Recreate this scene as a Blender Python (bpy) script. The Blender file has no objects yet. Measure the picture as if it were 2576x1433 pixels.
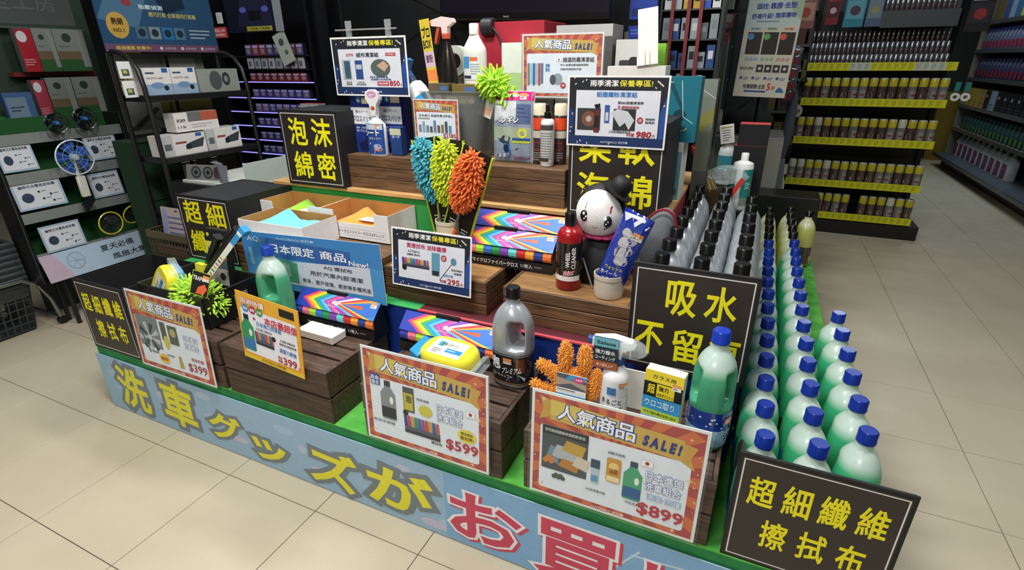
import bpy, bmesh, math, random
from mathutils import Vector, Matrix
random.seed(7)
D = bpy.data; SC = bpy.context.scene; COL = SC.collection
pi = math.pi

# ---------------------------------------------------------------- camera, world, lights, exposure
def camera():
    yw, pt, rl, f = 0.433419, 0.4056, -0.010029, 1315.707
    loc = Vector((2.72966, -0.89130, 1.34809))
    cy, sy, cp, sp = math.cos(yw), math.sin(yw), math.cos(pt), math.sin(pt)
    fw = Vector((-sy*cp, cy*cp, -sp)); rt = Vector((cy, sy, 0)); up = rt.cross(fw)
    r2 = math.cos(rl)*rt + math.sin(rl)*up; u2 = -math.sin(rl)*rt + math.cos(rl)*up
    cd = D.cameras.new('camera'); cd.sensor_width = 36; cd.lens = f/2576*36; cd.clip_start = .05
    c = D.objects.new('camera', cd); COL.objects.link(c)
    c.matrix_world = Matrix(((r2.x, u2.x, -fw.x, loc.x), (r2.y, u2.y, -fw.y, loc.y), (r2.z, u2.z, -fw.z, loc.z), (0, 0, 0, 1)))
    SC.camera = c
camera()
w = D.worlds.new('world'); SC.world = w; w.use_nodes = True
w.node_tree.nodes['Background'].inputs[0].default_value = (.75, .85, 1, 1)
w.node_tree.nodes['Background'].inputs[1].default_value = .25
def lamp(name, loc, size, power, col=(1, 1, 1), rot=(0, 0, 0), sy=None):
    l = D.lights.new(name, 'AREA'); l.energy = power; l.color = col; l.size = size
    if sy: l.shape = 'RECTANGLE'; l.size_y = sy
    o = D.objects.new(name, l); COL.objects.link(o); o.location = loc; o.rotation_euler = rot
    return o
lamp('ceiling_or_fill_light', (1.9, -.25, 2.95), .9, 42, (1, .985, .965), sy=.35)
lamp('ceiling_or_fill_light', (1.5, 1.0, 2.95), 1.2, 20, (1, .99, .98), sy=.25)
lamp('ceiling_or_fill_light', (2.0, -2.4, 2.95), 1.2, 46, (1, .99, .98), sy=.3)  # added frontal fill to brighten the upright sign and carton faces
lamp('ceiling_or_fill_light', (3.7, .6, 2.95), .9, 15, (1, .98, .95), sy=.3)
lamp('ceiling_or_fill_light', (-.6, -1.3, 2.95), .9, 9, (1, .985, .965), sy=.3)
lamp('ceiling_or_fill_light', (3.8, 2.9, 2.95), 1.2, 9, (.85, .93, 1), sy=.25)
lamp('ceiling_or_fill_light', (4.2, 6.2, 2.95), 1.2, 26, (.75, .88, 1), sy=.25)
lamp('ceiling_or_fill_light', (-.83, 1.36, 2.95), .35, 9, (.85, .93, 1), sy=.2)
lamp('ceiling_or_fill_light', (4.1, 14.5, 2.95), 1.2, 30, (.8, .9, 1), sy=.4)  # added far light, only to give the distant floor a glimmer
SC.view_settings.view_transform = 'Standard'; SC.view_settings.look = 'None'
SC.view_settings.gamma = 1; SC.view_settings.use_curve_mapping = False
SC.view_settings.exposure = .55
SC.cycles.max_bounces = 8; SC.cycles.transparent_max_bounces = 16

# ---------------------------------------------------------------- colours and materials
def lin(h):
    if isinstance(h, (tuple, list)): return tuple(h[:3])
    h = h.lstrip('#')
    if len(h) == 3: h = ''.join(c*2 for c in h)
    o = []
    for i in (0, 2, 4):
        c = int(h[i:i+2], 16)/255
        o.append(c/12.92 if c <= .04045 else ((c+.055)/1.055)**2.4)
    return tuple(o)
def newmat(name):
    m = D.materials.new(name); m.use_nodes = True
    return m, m.node_tree.nodes, m.node_tree.links, m.node_tree.nodes['Principled BSDF']
MATS = {}
def style(name):
    """one material per surface finish; the colour comes from the mesh's printed colour attribute"""
    if name in MATS: return MATS[name]
    m, N, L, P = newmat(name)
    a = N.new('ShaderNodeAttribute'); a.attribute_name = 'Col'
    ro = {'matte': .85, 'paper': .55, 'card': .5, 'satin': .42, 'gloss': .22, 'film': .16, 'chenille': .95, 'metal': .3, 'black_card': .62}[name]
    P.inputs['Roughness'].default_value = ro
    if name == 'metal': P.inputs['Metallic'].default_value = .9
    if name == 'film': P.inputs['Coat Weight'].default_value = .7; P.inputs['Coat Roughness'].default_value = .08
    if name == 'chenille': P.inputs['Sheen Weight'].default_value = .3
    if name in ('paper', 'card'): P.inputs['Specular IOR Level'].default_value = .35
    # faint unevenness of the surface
    t = N.new('ShaderNodeTexCoord'); n = N.new('ShaderNodeTexNoise'); n.inputs['Scale'].default_value = 35 if name != 'chenille' else 400
    n.inputs['Detail'].default_value = 4
    mr = N.new('ShaderNodeMapRange'); mr.inputs['To Min'].default_value = .9; mr.inputs['To Max'].default_value = 1.06
    mx = N.new('ShaderNodeMix'); mx.data_type = 'RGBA'; mx.blend_type = 'MULTIPLY'; mx.inputs['Factor'].default_value = 1
    L.new(t.outputs['Object'], n.inputs['Vector']); L.new(n.outputs['Fac'], mr.inputs['Value'])
    L.new(a.outputs['Color'], mx.inputs[6]); L.new(mr.outputs['Result'], mx.inputs[7])
    L.new(mx.outputs[2], P.inputs['Base Color'])
    if name in ('matte', 'film', 'chenille'):
        b = N.new('ShaderNodeBump'); b.inputs['Strength'].default_value = .25 if name != 'film' else .35; b.inputs['Distance'].default_value = .003
        n2 = N.new('ShaderNodeTexNoise'); n2.inputs['Scale'].default_value = 22 if name == 'film' else 160
        L.new(t.outputs['Object'], n2.inputs['Vector']); L.new(n2.outputs['Fac'], b.inputs['Height']); L.new(b.outputs['Normal'], P.inputs['Normal'])
    MATS[name] = m; return m
def wood(name, c1, c2, rough=.6):
    m, N, L, P = newmat(name)
    t = N.new('ShaderNodeTexCoord'); mp = N.new('ShaderNodeMapping'); oi = N.new('ShaderNodeObjectInfo')
    add = N.new('ShaderNodeVectorMath'); add.operation = 'ADD'
    L.new(t.outputs['Object'], add.inputs[0])
    sc = N.new('ShaderNodeVectorMath'); sc.operation = 'SCALE'; sc.inputs[0].default_value = (7.3, 3.1, 5.7); L.new(oi.outputs['Random'], sc.inputs['Scale'])
    L.new(sc.outputs[0], add.inputs[1]); L.new(add.outputs[0], mp.inputs['Vector']); mp.inputs['Scale'].default_value = (2.2, 26, 26)
    n = N.new('ShaderNodeTexNoise'); n.inputs['Scale'].default_value = 4; n.inputs['Detail'].default_value = 8; n.inputs['Distortion'].default_value = .8
    L.new(mp.outputs[0], n.inputs['Vector'])
    cr = N.new('ShaderNodeValToRGB'); cr.color_ramp.elements[0].position = .32; cr.color_ramp.elements[1].position = .68
    cr.color_ramp.elements[0].color = (*lin(c1), 1); cr.color_ramp.elements[1].color = (*lin(c2), 1)
    L.new(n.outputs['Fac'], cr.inputs[0])
    hv = N.new('ShaderNodeHueSaturation'); mr = N.new('ShaderNodeMapRange'); mr.inputs['To Min'].default_value = .8; mr.inputs['To Max'].default_value = 1.18
    L.new(oi.outputs['Random'], mr.inputs['Value']); L.new(mr.outputs[0], hv.inputs['Value']); L.new(cr.outputs[0], hv.inputs['Color'])
    L.new(hv.outputs[0], P.inputs['Base Color']); P.inputs['Roughness'].default_value = rough
    b = N.new('ShaderNodeBump'); b.inputs['Strength'].default_value = .3; b.inputs['Distance'].default_value = .002
    L.new(n.outputs['Fac'], b.inputs['Height']); L.new(b.outputs[0], P.inputs['Normal'])
    MATS[name] = m; return m
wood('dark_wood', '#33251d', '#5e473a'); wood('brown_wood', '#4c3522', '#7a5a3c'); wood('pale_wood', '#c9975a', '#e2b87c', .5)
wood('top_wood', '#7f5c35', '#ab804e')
def liquid(name, body, air, level, soft=.012, rough=.28, trans=.35):
    """frosted plastic filled to a level: liquid colour below, empty plastic above"""
    m, N, L, P = newmat(name)
    t = N.new('ShaderNodeTexCoord'); sx = N.new('ShaderNodeSeparateXYZ'); L.new(t.outputs['Object'], sx.inputs[0])
    mr = N.new('ShaderNodeMapRange'); mr.inputs['From Min'].default_value = level-soft; mr.inputs['From Max'].default_value = level+soft
    L.new(sx.outputs['Z'], mr.inputs['Value'])
    mx = N.new('ShaderNodeMix'); mx.data_type = 'RGBA'; mx.inputs[6].default_value = (*lin(body), 1); mx.inputs[7].default_value = (*lin(air), 1)
    L.new(mr.outputs[0], mx.inputs['Factor']); L.new(mx.outputs[2], P.inputs['Base Color'])
    P.inputs['Roughness'].default_value = rough; P.inputs['Coat Weight'].default_value = .3; P.inputs['Coat Roughness'].default_value = .15
    tr = N.new('ShaderNodeBsdfTranslucent'); L.new(mx.outputs[2], tr.inputs['Color'])
    ms = N.new('ShaderNodeMixShader'); ms.inputs[0].default_value = trans
    L.new(P.outputs[0], ms.inputs[1]); L.new(tr.outputs[0], ms.inputs[2])
    L.new(ms.outputs[0], N['Material Output'].inputs['Surface'])
    MATS[name] = m; return m
liquid('green_liquid', '#46c489', '#d9ece0', .212); liquid('yellow_liquid', '#cfd67c', '#e2e6c0', .215)
liquid('green_liquid_clear', '#58bd90', '#d2e6dc', .206); liquid('red_liquid', '#a8161c', '#b5333a', 9, trans=.2)
def simple(name, col, rough=.5, metal=0, **k):
    m, N, L, P = newmat(name); P.inputs['Base Color'].default_value = (*lin(col), 1)
    P.inputs['Roughness'].default_value = rough; P.inputs['Metallic'].default_value = metal
    for a, b in k.items(): P.inputs[a.replace('_', ' ')].default_value = b
    MATS[name] = m; return m
simple('silver_plastic', '#a4aaaf', .3, .3)
simple('chrome', '#d8dde2', .15, 1)
def thinglass(name, col, op, rough=.05):
    m, N, L, P = newmat(name); P.inputs['Base Color'].default_value = (*lin(col), 1); P.inputs['Roughness'].default_value = rough
    tp = N.new('ShaderNodeBsdfTransparent'); tp.inputs[0].default_value = (.96, .98, .98, 1)
    ms = N.new('ShaderNodeMixShader'); ms.inputs[0].default_value = op
    L.new(tp.outputs[0], ms.inputs[1]); L.new(P.outputs[0], ms.inputs[2]); L.new(ms.outputs[0], N['Material Output'].inputs['Surface'])
    MATS[name] = m; return m
thinglass('clear_plastic', '#e8f0f0', .2); thinglass('smoky_plastic', '#8a8d8c', .55, .12); thinglass('clear_film', '#f2f6f6', .035, .1)
simple('led_violet', '#8f86ff', .5, Emission_Color=(*lin('#9a90ff'), 1), Emission_Strength=.8)
def tilemat():
    m, N, L, P = newmat('floor_tile')
    t = N.new('ShaderNodeTexCoord'); oi = N.new('ShaderNodeObjectInfo')
    g = N.new('ShaderNodeNewGeometry')
    n = N.new('ShaderNodeTexNoise'); n.inputs['Scale'].default_value = 3; n.inputs['Detail'].default_value = 6; L.new(g.outputs['Position'], n.inputs['Vector'])
    cr = N.new('ShaderNodeValToRGB'); cr.color_ramp.elements[0].color = (*lin('#b4aa92'), 1); cr.color_ramp.elements[1].color = (*lin('#cbc1a8'), 1)
    L.new(n.outputs['Fac'], cr.inputs[0])
    s = N.new('ShaderNodeTexNoise'); s.inputs['Scale'].default_value = 420; s.inputs['Detail'].default_value = 2; L.new(g.outputs['Position'], s.inputs['Vector'])
    mr = N.new('ShaderNodeMapRange'); mr.inputs['To Min'].default_value = .86; mr.inputs['To Max'].default_value = 1.1; L.new(s.outputs['Fac'], mr.inputs['Value'])
    mx = N.new('ShaderNodeMix'); mx.data_type = 'RGBA'; mx.blend_type = 'MULTIPLY'; mx.inputs['Factor'].default_value = 1
    L.new(cr.outputs[0], mx.inputs[6]); L.new(mr.outputs[0], mx.inputs[7]); L.new(mx.outputs[2], P.inputs['Base Color'])
    n3 = N.new('ShaderNodeTexNoise'); n3.inputs['Scale'].default_value = 9; L.new(g.outputs['Position'], n3.inputs['Vector'])
    m3 = N.new('ShaderNodeMapRange'); m3.inputs['To Min'].default_value = .2; m3.inputs['To Max'].default_value = .42; L.new(n3.outputs['Fac'], m3.inputs['Value'])
    L.new(m3.outputs[0], P.inputs['Roughness']); P.inputs['Specular IOR Level'].default_value = .4
    b = N.new('ShaderNodeBump'); b.inputs['Strength'].default_value = .12; b.inputs['Distance'].default_value = .002
    L.new(s.outputs['Fac'], b.inputs['Height']); L.new(b.outputs[0], P.inputs['Normal'])
    MATS['floor_tile'] = m
tilemat()
def feltmat(name, c1, c2):
    m, N, L, P = newmat(name)
    t = N.new('ShaderNodeTexCoord'); n = N.new('ShaderNodeTexNoise'); n.inputs['Scale'].default_value = 18; n.inputs['Detail'].default_value = 8
    L.new(t.outputs['Object'], n.inputs['Vector']); cr = N.new('ShaderNodeValToRGB')
    cr.color_ramp.elements[0].position = .35; cr.color_ramp.elements[0].color = (*lin(c1), 1); cr.color_ramp.elements[1].position = .7; cr.color_ramp.elements[1].color = (*lin(c2), 1)
    L.new(n.outputs['Fac'], cr.inputs[0]); L.new(cr.outputs[0], P.inputs['Base Color']); P.inputs['Roughness'].default_value = .8
    MATS[name] = m
feltmat('green_felt', '#3f9a34', '#62b848'); feltmat('green_shaded', '#1f7a42', '#2c8f50')  # second green is deeper: the platform front's shade is put into its colour
def mat(n): return MATS.get(n) or style(n)

# ---------------------------------------------------------------- mesh builder
TXT = {}
def glyphs(s, bold):
    """flat letter shapes; bold ones grow a low chamfer around every stroke"""
    k = (s, bold)
    if k not in TXT:
        c = D.curves.new('t', 'FONT'); c.body = s; c.resolution_u = 2; c.bevel_depth = bold; c.bevel_resolution = 1 if bold > .03 else 0
        o = D.objects.new('t', c); me = D.meshes.new_from_object(o)
        q = 1/bold if bold > 0 else 0
        v = [(p.co.x, p.co.y, p.co.z*q) for p in me.vertices]; f = [tuple(p.vertices) for p in me.polygons]
        f = [p for p in f if min(v[i][2] for i in p) > -.01]
        if bold > 0:
            up = []
            for p in f:
                (x0, y0, _), (x1, y1, _), (x2, y2, _) = v[p[0]], v[p[1]], v[p[2]]
                up.append(p if (x1-x0)*(y2-y0)-(y1-y0)*(x2-x0) >= 0 else p[::-1])
            f = up
        used = sorted({i for p in f for i in p}); ix = {a: b for b, a in enumerate(used)}
        v = [v[i] for i in used]; f = [tuple(ix[i] for i in p) for p in f]
        D.objects.remove(o); D.curves.remove(c); D.meshes.remove(me)
        TXT[k] = (v, f)
    return TXT[k]
class B:
    def __init__(s): s.v = []; s.f = []; s.c = []; s.s = []; s.M = Matrix(); s.map = None; s.k = 0
    def at(s, x=0, y=0, z=0, rx=0, ry=0, rz=0, sc=1):
        s.M = Matrix.Translation((x, y, z)) @ Matrix.Rotation(rz, 4, 'Z') @ Matrix.Rotation(ry, 4, 'Y') @ Matrix.Rotation(rx, 4, 'X') @ Matrix.Scale(sc, 4); return s
    def add(s, vs, fs, col, smooth=False):
        o = len(s.v); M = s.M; mp = s.map
        for p in vs:
            if mp: p = mp(*p)
            s.v.append((M @ Vector(p))[:])
        one = not isinstance(col, list); c = lin(col) if one else None
        for i, f in enumerate(fs):
            s.f.append(tuple(o+j for j in f)); s.c.append(c if one else lin(col[i])); s.s.append(smooth)
        return s
    def box(s, x0, y0, z0, x1, y1, z1, col, c=0):
        if x1 < x0: x0, x1 = x1, x0
        if y1 < y0: y0, y1 = y1, y0
        if z1 < z0: z0, z1 = z1, z0
        if not c:
            vs = [(x, y, z) for z in (z0, z1) for y in (y0, y1) for x in (x0, x1)]
            return s.add(vs, [(0, 2, 3, 1), (4, 5, 7, 6), (0, 1, 5, 4), (1, 3, 7, 5), (3, 2, 6, 7), (2, 0, 4, 6)], col)
        X = (x0, x1); Y = (y0, y1); Z = (z0, z1); vs = []; ix = {}
        for k in range(2):
            for j in range(2):
                for i in range(2):
                    p = [X[i], Y[j], Z[k]]; q = [X[i]+(c, -c)[i], Y[j]+(c, -c)[j], Z[k]+(c, -c)[k]]
                    for a in range(3):
                        r = q[:]; r[a] = p[a]; ix[i, j, k, a] = len(vs); vs.append(tuple(r))
        I = lambda i, j, k, a: ix[i, j, k, a]; fs = []
        for k in range(2): fs.append([I(0, 0, k, 2), I(1, 0, k, 2), I(1, 1, k, 2), I(0, 1, k, 2)])
        for j in range(2): fs.append([I(0, j, 0, 1), I(1, j, 0, 1), I(1, j, 1, 1), I(0, j, 1, 1)])
        for i in range(2): fs.append([I(i, 0, 0, 0), I(i, 1, 0, 0), I(i, 1, 1, 0), I(i, 0, 1, 0)])
        for a, b in ((0, 0), (0, 1), (1, 0), (1, 1)):
            fs.append([I(0, a, b, 1), I(1, a, b, 1), I(1, a, b, 2), I(0, a, b, 2)])
            fs.append([I(a, 0, b, 0), I(a, 1, b, 0), I(a, 1, b, 2), I(a, 0, b, 2)])
            fs.append([I(a, b, 0, 0), I(a, b, 1, 0), I(a, b, 1, 1), I(a, b, 0, 1)])
        for i in range(2):
            for j in range(2):
                for k in range(2): fs.append([I(i, j, k, 0), I(i, j, k, 1), I(i, j, k, 2)])
        cx, cy, cz = (x0+x1)/2, (y0+y1)/2, (z0+z1)/2
        for n, f in enumerate(fs):
            a, b_, c_ = (Vector(vs[f[t]]) for t in range(3)); nn = (b_-a).cross(c_-a); m = sum((Vector(vs[t]) for t in f), Vector())/len(f)
            if nn.dot(m-Vector((cx, cy, cz))) < 0: f.reverse()
        return s.add(vs, fs, col)
    def loft(s, rings, col, cap=True, smooth=True, closed=True):
        n = len(rings[0]); vs = [p for r in rings for p in r]; fs = []; cl = []
        for i in range(len(rings)-1):
            for j in range(n if closed else n-1):
                k = (j+1) % n; fs.append((i*n+j, i*n+k, (i+1)*n+k, (i+1)*n+j)); cl.append(col[i] if isinstance(col, list) else col)
        sm = len(s.v)
        s.add(vs, fs, cl, smooth)
        if cap and closed:
            s.add(rings[0], [tuple(range(n-1, -1, -1))], col[0] if isinstance(col, list) else col)
            s.add(rings[-1], [tuple(range(n))], col[-1] if isinstance(col, list) else col)
        return s
    def lathe(s, prof, col, n=20, sx=1, sy=1, e=2, cap=True):
        rings = []
        for r, z in prof:
            rg = []
            for j in range(n):
                a = 2*pi*j/n; ca, sa = math.cos(a), math.sin(a)
                rg.append((r*sx*math.copysign(abs(ca)**(2/e), ca), r*sy*math.copysign(abs(sa)**(2/e), sa), z))
            rings.append(rg)
        return s.loft(rings, col, cap)
    def tube(s, pts, r, col, n=8, closed=False, smooth=True):
        P = [Vector(p) for p in pts]; rings = []; up = None; m = len(P)
        for i, p in enumerate(P):
            if closed: t = P[(i+1) % m]-P[i-1]
            else: t = P[min(i+1, m-1)]-P[max(i-1, 0)]
            t.normalize()
            if up is None: up = t.orthogonal().normalized()
            up = (up-t*up.dot(t)).normalized(); w_ = t.cross(up); rr = r[i] if isinstance(r, list) else r
            rings.append([tuple(p+(up*math.cos(2*pi*j/n)+w_*math.sin(2*pi*j/n))*rr) for j in range(n)])
        if closed: rings.append(rings[0])
        return s.loft(rings, col, not closed, smooth)
    def ball(s, c, r, col, n=16, m=10):
        rx, ry, rz = r if isinstance(r, (tuple, list)) else (r, r, r); rings = []
        for i in range(m+1):
            a = pi*i/m; q = max(math.sin(a), .001)
            rings.append([(c[0]+rx*q*math.cos(2*pi*j/n), c[1]+ry*q*math.sin(2*pi*j/n), c[2]-rz*math.cos(a)) for j in range(n)])
        return s.loft(rings, col, False)
    def prism(s, pts, d0, d1, col, axis='y', side=None):
        """outline pts=(a,b) swept along an axis from d0 to d1"""
        f = {'y': lambda a, b, d: (a, d, b), 'x': lambda a, b, d: (d, a, b), 'z': lambda a, b, d: (a, b, d)}[axis]; n = len(pts)
        vs = [f(a, b, d0) for a, b in pts]+[f(a, b, d1) for a, b in pts]
        fs = [tuple(range(n)), tuple(range(2*n-1, n-1, -1))]+[(i, n+i, n+(i+1) % n, (i+1) % n) for i in range(n)]
        return s.add(vs, fs, [col, col]+[side or col]*n)
    # flat printing in (u right, v up, w out) ; w counts layers of 0.25 mm
    def rect(s, u0, v0, u1, v1, col, w=1):
        n = max(1, int((u1-u0)/.008)) if s.map else 1; m = max(1, int(abs(v1-v0)/.02)) if s.map else 1; s.k += 1; W = w*.00025+s.k*1.5e-6
        vs = [(u0+(u1-u0)*i/n, v0+(v1-v0)*j/m, W) for j in range(m+1) for i in range(n+1)]
        return s.add(vs, [(j*(n+1)+i, j*(n+1)+i+1, (j+1)*(n+1)+i+1, (j+1)*(n+1)+i) for j in range(m) for i in range(n)], col)
    def poly(s, pts, col, w=1):
        s.k += 1; return s.add([(a, b, w*.00025+s.k*1.5e-6) for a, b in pts], [tuple(range(len(pts)))], col)
    def disc(s, u, v, r, col, w=1, ry=None, n=20): return s.poly([(u+r*math.cos(2*pi*i/n), v+(ry or r)*math.sin(2*pi*i/n)) for i in range(n)], col, w)
    def rrect(s, u0, v0, u1, v1, r, col, w=1):
        p = []
        for cx, cy, a0 in ((u1-r, v1-r, 0), (u0+r, v1-r, 90), (u0+r, v0+r, 180), (u1-r, v0+r, 270)):
            for k in range(4): a = math.radians(a0+30*k); p.append((cx+r*math.cos(a), cy+r*math.sin(a)))
        return s.poly(p, col, w)
    def frame(s, u0, v0, u1, v1, t, col, w=1):
        s.rect(u0, v0, u1, v0+t, col, w); s.rect(u0, v1-t, u1, v1, col, w); s.rect(u0, v0+t, u0+t, v1-t, col, w); return s.rect(u1-t, v0+t, u1, v1-t, col, w)
    def line(s, u0, v0, u1, v1, t, col, w=1):
        d = math.hypot(u1-u0, v1-v0); a, b = -(v1-v0)/d*t/2, (u1-u0)/d*t/2
        return s.poly([(u0+a, v0+b), (u0-a, v0-b), (u1-a, v1-b), (u1+a, v1+b)], col, w)
    def text(s, t, u, v, W, H, col, w=2, bold=.02, rot=0, out=None, ow=.05, skew=0, sh=None):
        """fit text t into a W x H field centred on u,v"""
        bold = max(bold, 0)*.62; ow *= .8; gv, gf = glyphs(t, bold)
        if not gv: return s
        xs = [p[0] for p in gv]; ys = [p[1] for p in gv]; x0, x1, y0, y1 = min(xs), max(xs), min(ys), max(ys)
        kx = W/max(x1-x0, 1e-4); ky = H/max(y1-y0, 1e-4); cr, sr = math.cos(rot), math.sin(rot); mx, my = (x0+x1)/2, (y0+y1)/2
        def put(gv, gf, col, w, dx=0, dy=0):
            vs = []; s.k += 1; e = s.k*1.5e-6
            for a, b, h in gv:
                b_ = (b-my)*ky; a_ = (a-mx)*kx+b_*skew; vs.append((u+dx+a_*cr-b_*sr, v+dy+a_*sr+b_*cr, (w+h*.55)*.00025+e))
            s.add(vs, gf, col)
        if sh: g = glyphs(t, ow); put(*g, sh[0], w, sh[1], sh[2]); w += 1
        if out: g = glyphs(t, ow); put(*g, out, w); w += 1
        put(gv, gf, col, w); return s
    def lines(s, u, v, W, n, col, h=.003, gap=.006, w=2, seed=0):
        """rows of tiny illegible print"""
        R = random.Random(seed+int(u*1e4)+int(v*1e4))
        for i in range(n):
            a = u
            while a < u+W*(1 if i < n-1 else .7)-h:
                b = min(a+h*R.uniform(.7, 1.3), u+W); s.rect(a, v-i*gap-h, b, v-i*gap, col, w); a = b+h*.28
        return s
    def build(s, name, parent=None, m='matte', label=None, kind=None):
        me = D.meshes.new(name); me.from_pydata(s.v, [], s.f)
        a = me.color_attributes.new('Col', 'FLOAT_COLOR', 'CORNER'); buf = []
        for f, c in zip(s.f, s.c): buf.extend((c[0], c[1], c[2], 1.0)*len(f))
        a.data.foreach_set('color', buf)
        me.polygons.foreach_set('use_smooth', s.s); me.materials.append(mat(m))
        if any(s.s): 
            try: me.set_sharp_from_angle(angle=math.radians(42))
            except Exception: pass
        o = D.objects.new(name, me); COL.objects.link(o)
        if parent: o.parent = parent
        if label: o['label'] = label
        if kind: o['kind'] = kind
        return o
def U(b, x, y, z): b.M = Matrix(((1, 0, 0, x), (0, 0, -1, y), (0, 1, 0, z), (0, 0, 0, 1))); return b     # print plane facing -Y
def UX(b, x, y, z): b.M = Matrix(((0, 0, 1, x), (1, 0, 0, y), (0, 1, 0, z), (0, 0, 0, 1))); return b    # print plane facing +X
def UZ(b, x, y, z): b.M = Matrix.Translation((x, y, z)); return b                                       # print plane facing up
def tag(o, label, cat, group=None, kind=None):
    o['label'] = label; o['category'] = cat
    if group: o['group'] = group
    if kind: o['kind'] = kind
    return o
def thing(name, label, cat, loc=(0, 0, 0), rot=(0, 0, 0), group=None):
    o = D.objects.new(name, None); o.empty_display_size = .02; COL.objects.link(o); o.location = loc; o.rotation_euler = rot
    return tag(o, label, cat, group)
def copy_tree(o, parent=None):
    c = o.copy(); COL.objects.link(c); c.parent = parent
    for ch in o.children: copy_tree(ch, c)
    return c
def dup(o, label, loc, rot=None, group=None):
    c = copy_tree(o); c.location = loc; c['label'] = label
    if rot is not None: c.rotation_euler = rot
    if group: c['group'] = group
    return c
PL = {}
def plank(parent, x0, y0, z0, x1, y1, z1, m, name='plank', c=.0015):
    k = (round(x1-x0, 4), round(y1-y0, 4), round(z1-z0, 4), m)
    if k not in PL:
        b = B(); hx, hy, hz = (x1-x0)/2, (y1-y0)/2, (z1-z0)/2; b.box(-hx, -hy, -hz, hx, hy, hz, '#ffffff', c)
        o = b.build(name, parent, m); PL[k] = o.data
    else: o = D.objects.new(name, PL[k]); COL.objects.link(o); o.parent = parent
    o.location = ((x0+x1)/2, (y0+y1)/2, (z0+z1)/2); return o
def struct(o): o['kind'] = 'structure'; return o

# ---------------------------------------------------------------- the room
floor = struct(D.objects.new('floor', None)); COL.objects.link(floor)
g = B(); g.box(-5, -4, -.05, 9, 16, -.004, '#55504a'); g.build('grout', floor, 'matte')
TILE = .4; tiles = []
for i in range(-12, 23):
    for j in range(-10, 40): tiles.append((i*TILE, j*TILE))
cam = Vector((2.73, -.89)); fwd = Vector((-.42, .9075))
def seen(x, y):
    d = Vector((x+.2, y+.2))-cam; a = d.dot(fwd); l = d.dot(Vector((.9075, .42)))
    hid = -.1 < x < 2.9 and .1 < y < 2.4
    return a > .1 and abs(l) < a*1.15+.5 and not hid
near = sorted([t for t in tiles if seen(*t)], key=lambda t: (Vector((t[0]+.2, t[1]+.2))-cam).length)[:240]
ns = set(near); tm = None
for x, y in near:
    if tm is None:
        b = B(); b.box(-.1988, -.1988, -.006, .1988, .1988, 0, '#ffffff', .0008); o = b.build('tile', floor, 'floor_tile'); tm = o.data
    else: o = D.objects.new('tile', tm); COL.objects.link(o); o.parent = floor
    o.location = (x+.2, y+.2, random.uniform(-.0003, 0))
b = B()
for x, y in tiles:
    if (x, y) not in ns: b.box(x+.0012, y+.0012, -.006, x+.3988, y+.3988, 0, '#ffffff')
b.build('tile_field', floor, 'floor_tile', kind='stuff')
def wall(name, x0, y0, z0, x1, y1, z1, col, m='matte'):
    b = B(); b.box(x0, y0, z0, x1, y1, z1, col); return struct(b.build(name, None, m))
wall('wall_left', -5.1, -4, 0, -5, 16, 3.2, '#2c2f31'); wall('wall_right', 9, -4, 0, 9.1, 16, 3.2, '#6a675e')
wall('wall_back', -5, 16, 0, 9, 16.1, 3.2, '#3a3c3c'); wall('wall_front', -5, -4.1, 0, 9, -4, 3.2, '#8a867e')
wall('ceiling', -5, -4, 3.2, 9, 16, 3.3, '#3a3a3a')

# ---------------------------------------------------------------- the stepped display platform
Z1, Z2, Z3 = .298, .585, .870
Y2, Y3 = .41, .78
XR = 3.10
t = thing('display_platform', 'green topped low platform carrying the whole car wash display', 'platform', (0, 0, 0))
b = B(); b.box(.40, .094, 0, XR, .79, Z1-.004, '#fff'); b.box(.60, .79, 0, XR, 2.44, Z1-.004, '#fff'); b.build('body', t, 'green_shaded')
b = B(); b.box(.398, .092, Z1-.004, XR+.002, .79, Z1, '#fff'); b.box(.598, .79, Z1-.004, XR+.002, 2.442, Z1, '#fff'); b.build('top_sheet', t, 'green_felt')
t = thing('display_step', 'middle step of the display with a deep blue front board', 'step', (0, 0, Z1))
b = B(); b.box(.60, Y2, 0, 2.785, 1.66, Z2-Z1-.003, '#14307e', .002); b.build('blue_front_box', t, 'satin')
b = B(); b.box(.60, Y2-.002, Z2-Z1-.003, 1.78, Y3, Z2-Z1, '#35a555'); b.box(1.78, Y2+.006, Z2-Z1-.003, 2.785, 1.66, Z2-Z1, '#5a1a24'); b.build('top_sheet', t, 'matte')
b = B(); b.box(1.78, Y2-.004, Z2-Z1-.005, 2.785, Y2+.0055, Z2-Z1+.0004, '#d0505c'); b.build('red_edge', t, 'matte')
t = thing('display_step', 'upper step of the display with green and red riser and pale wooden top', 'step', (0, 0, Z2))
b = B(); b.box(.80, Y3, 0, 1.80, 1.64, .27, '#2f9a48'); b.box(1.80, Y3, 0, 2.49, 1.64, .27, '#a83242'); b.build('riser', t, 'matte')
plank(t, .80, Y3-.012, .27, 2.495, 1.645, Z3-Z2, 'pale_wood', 'top_board')

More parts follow.
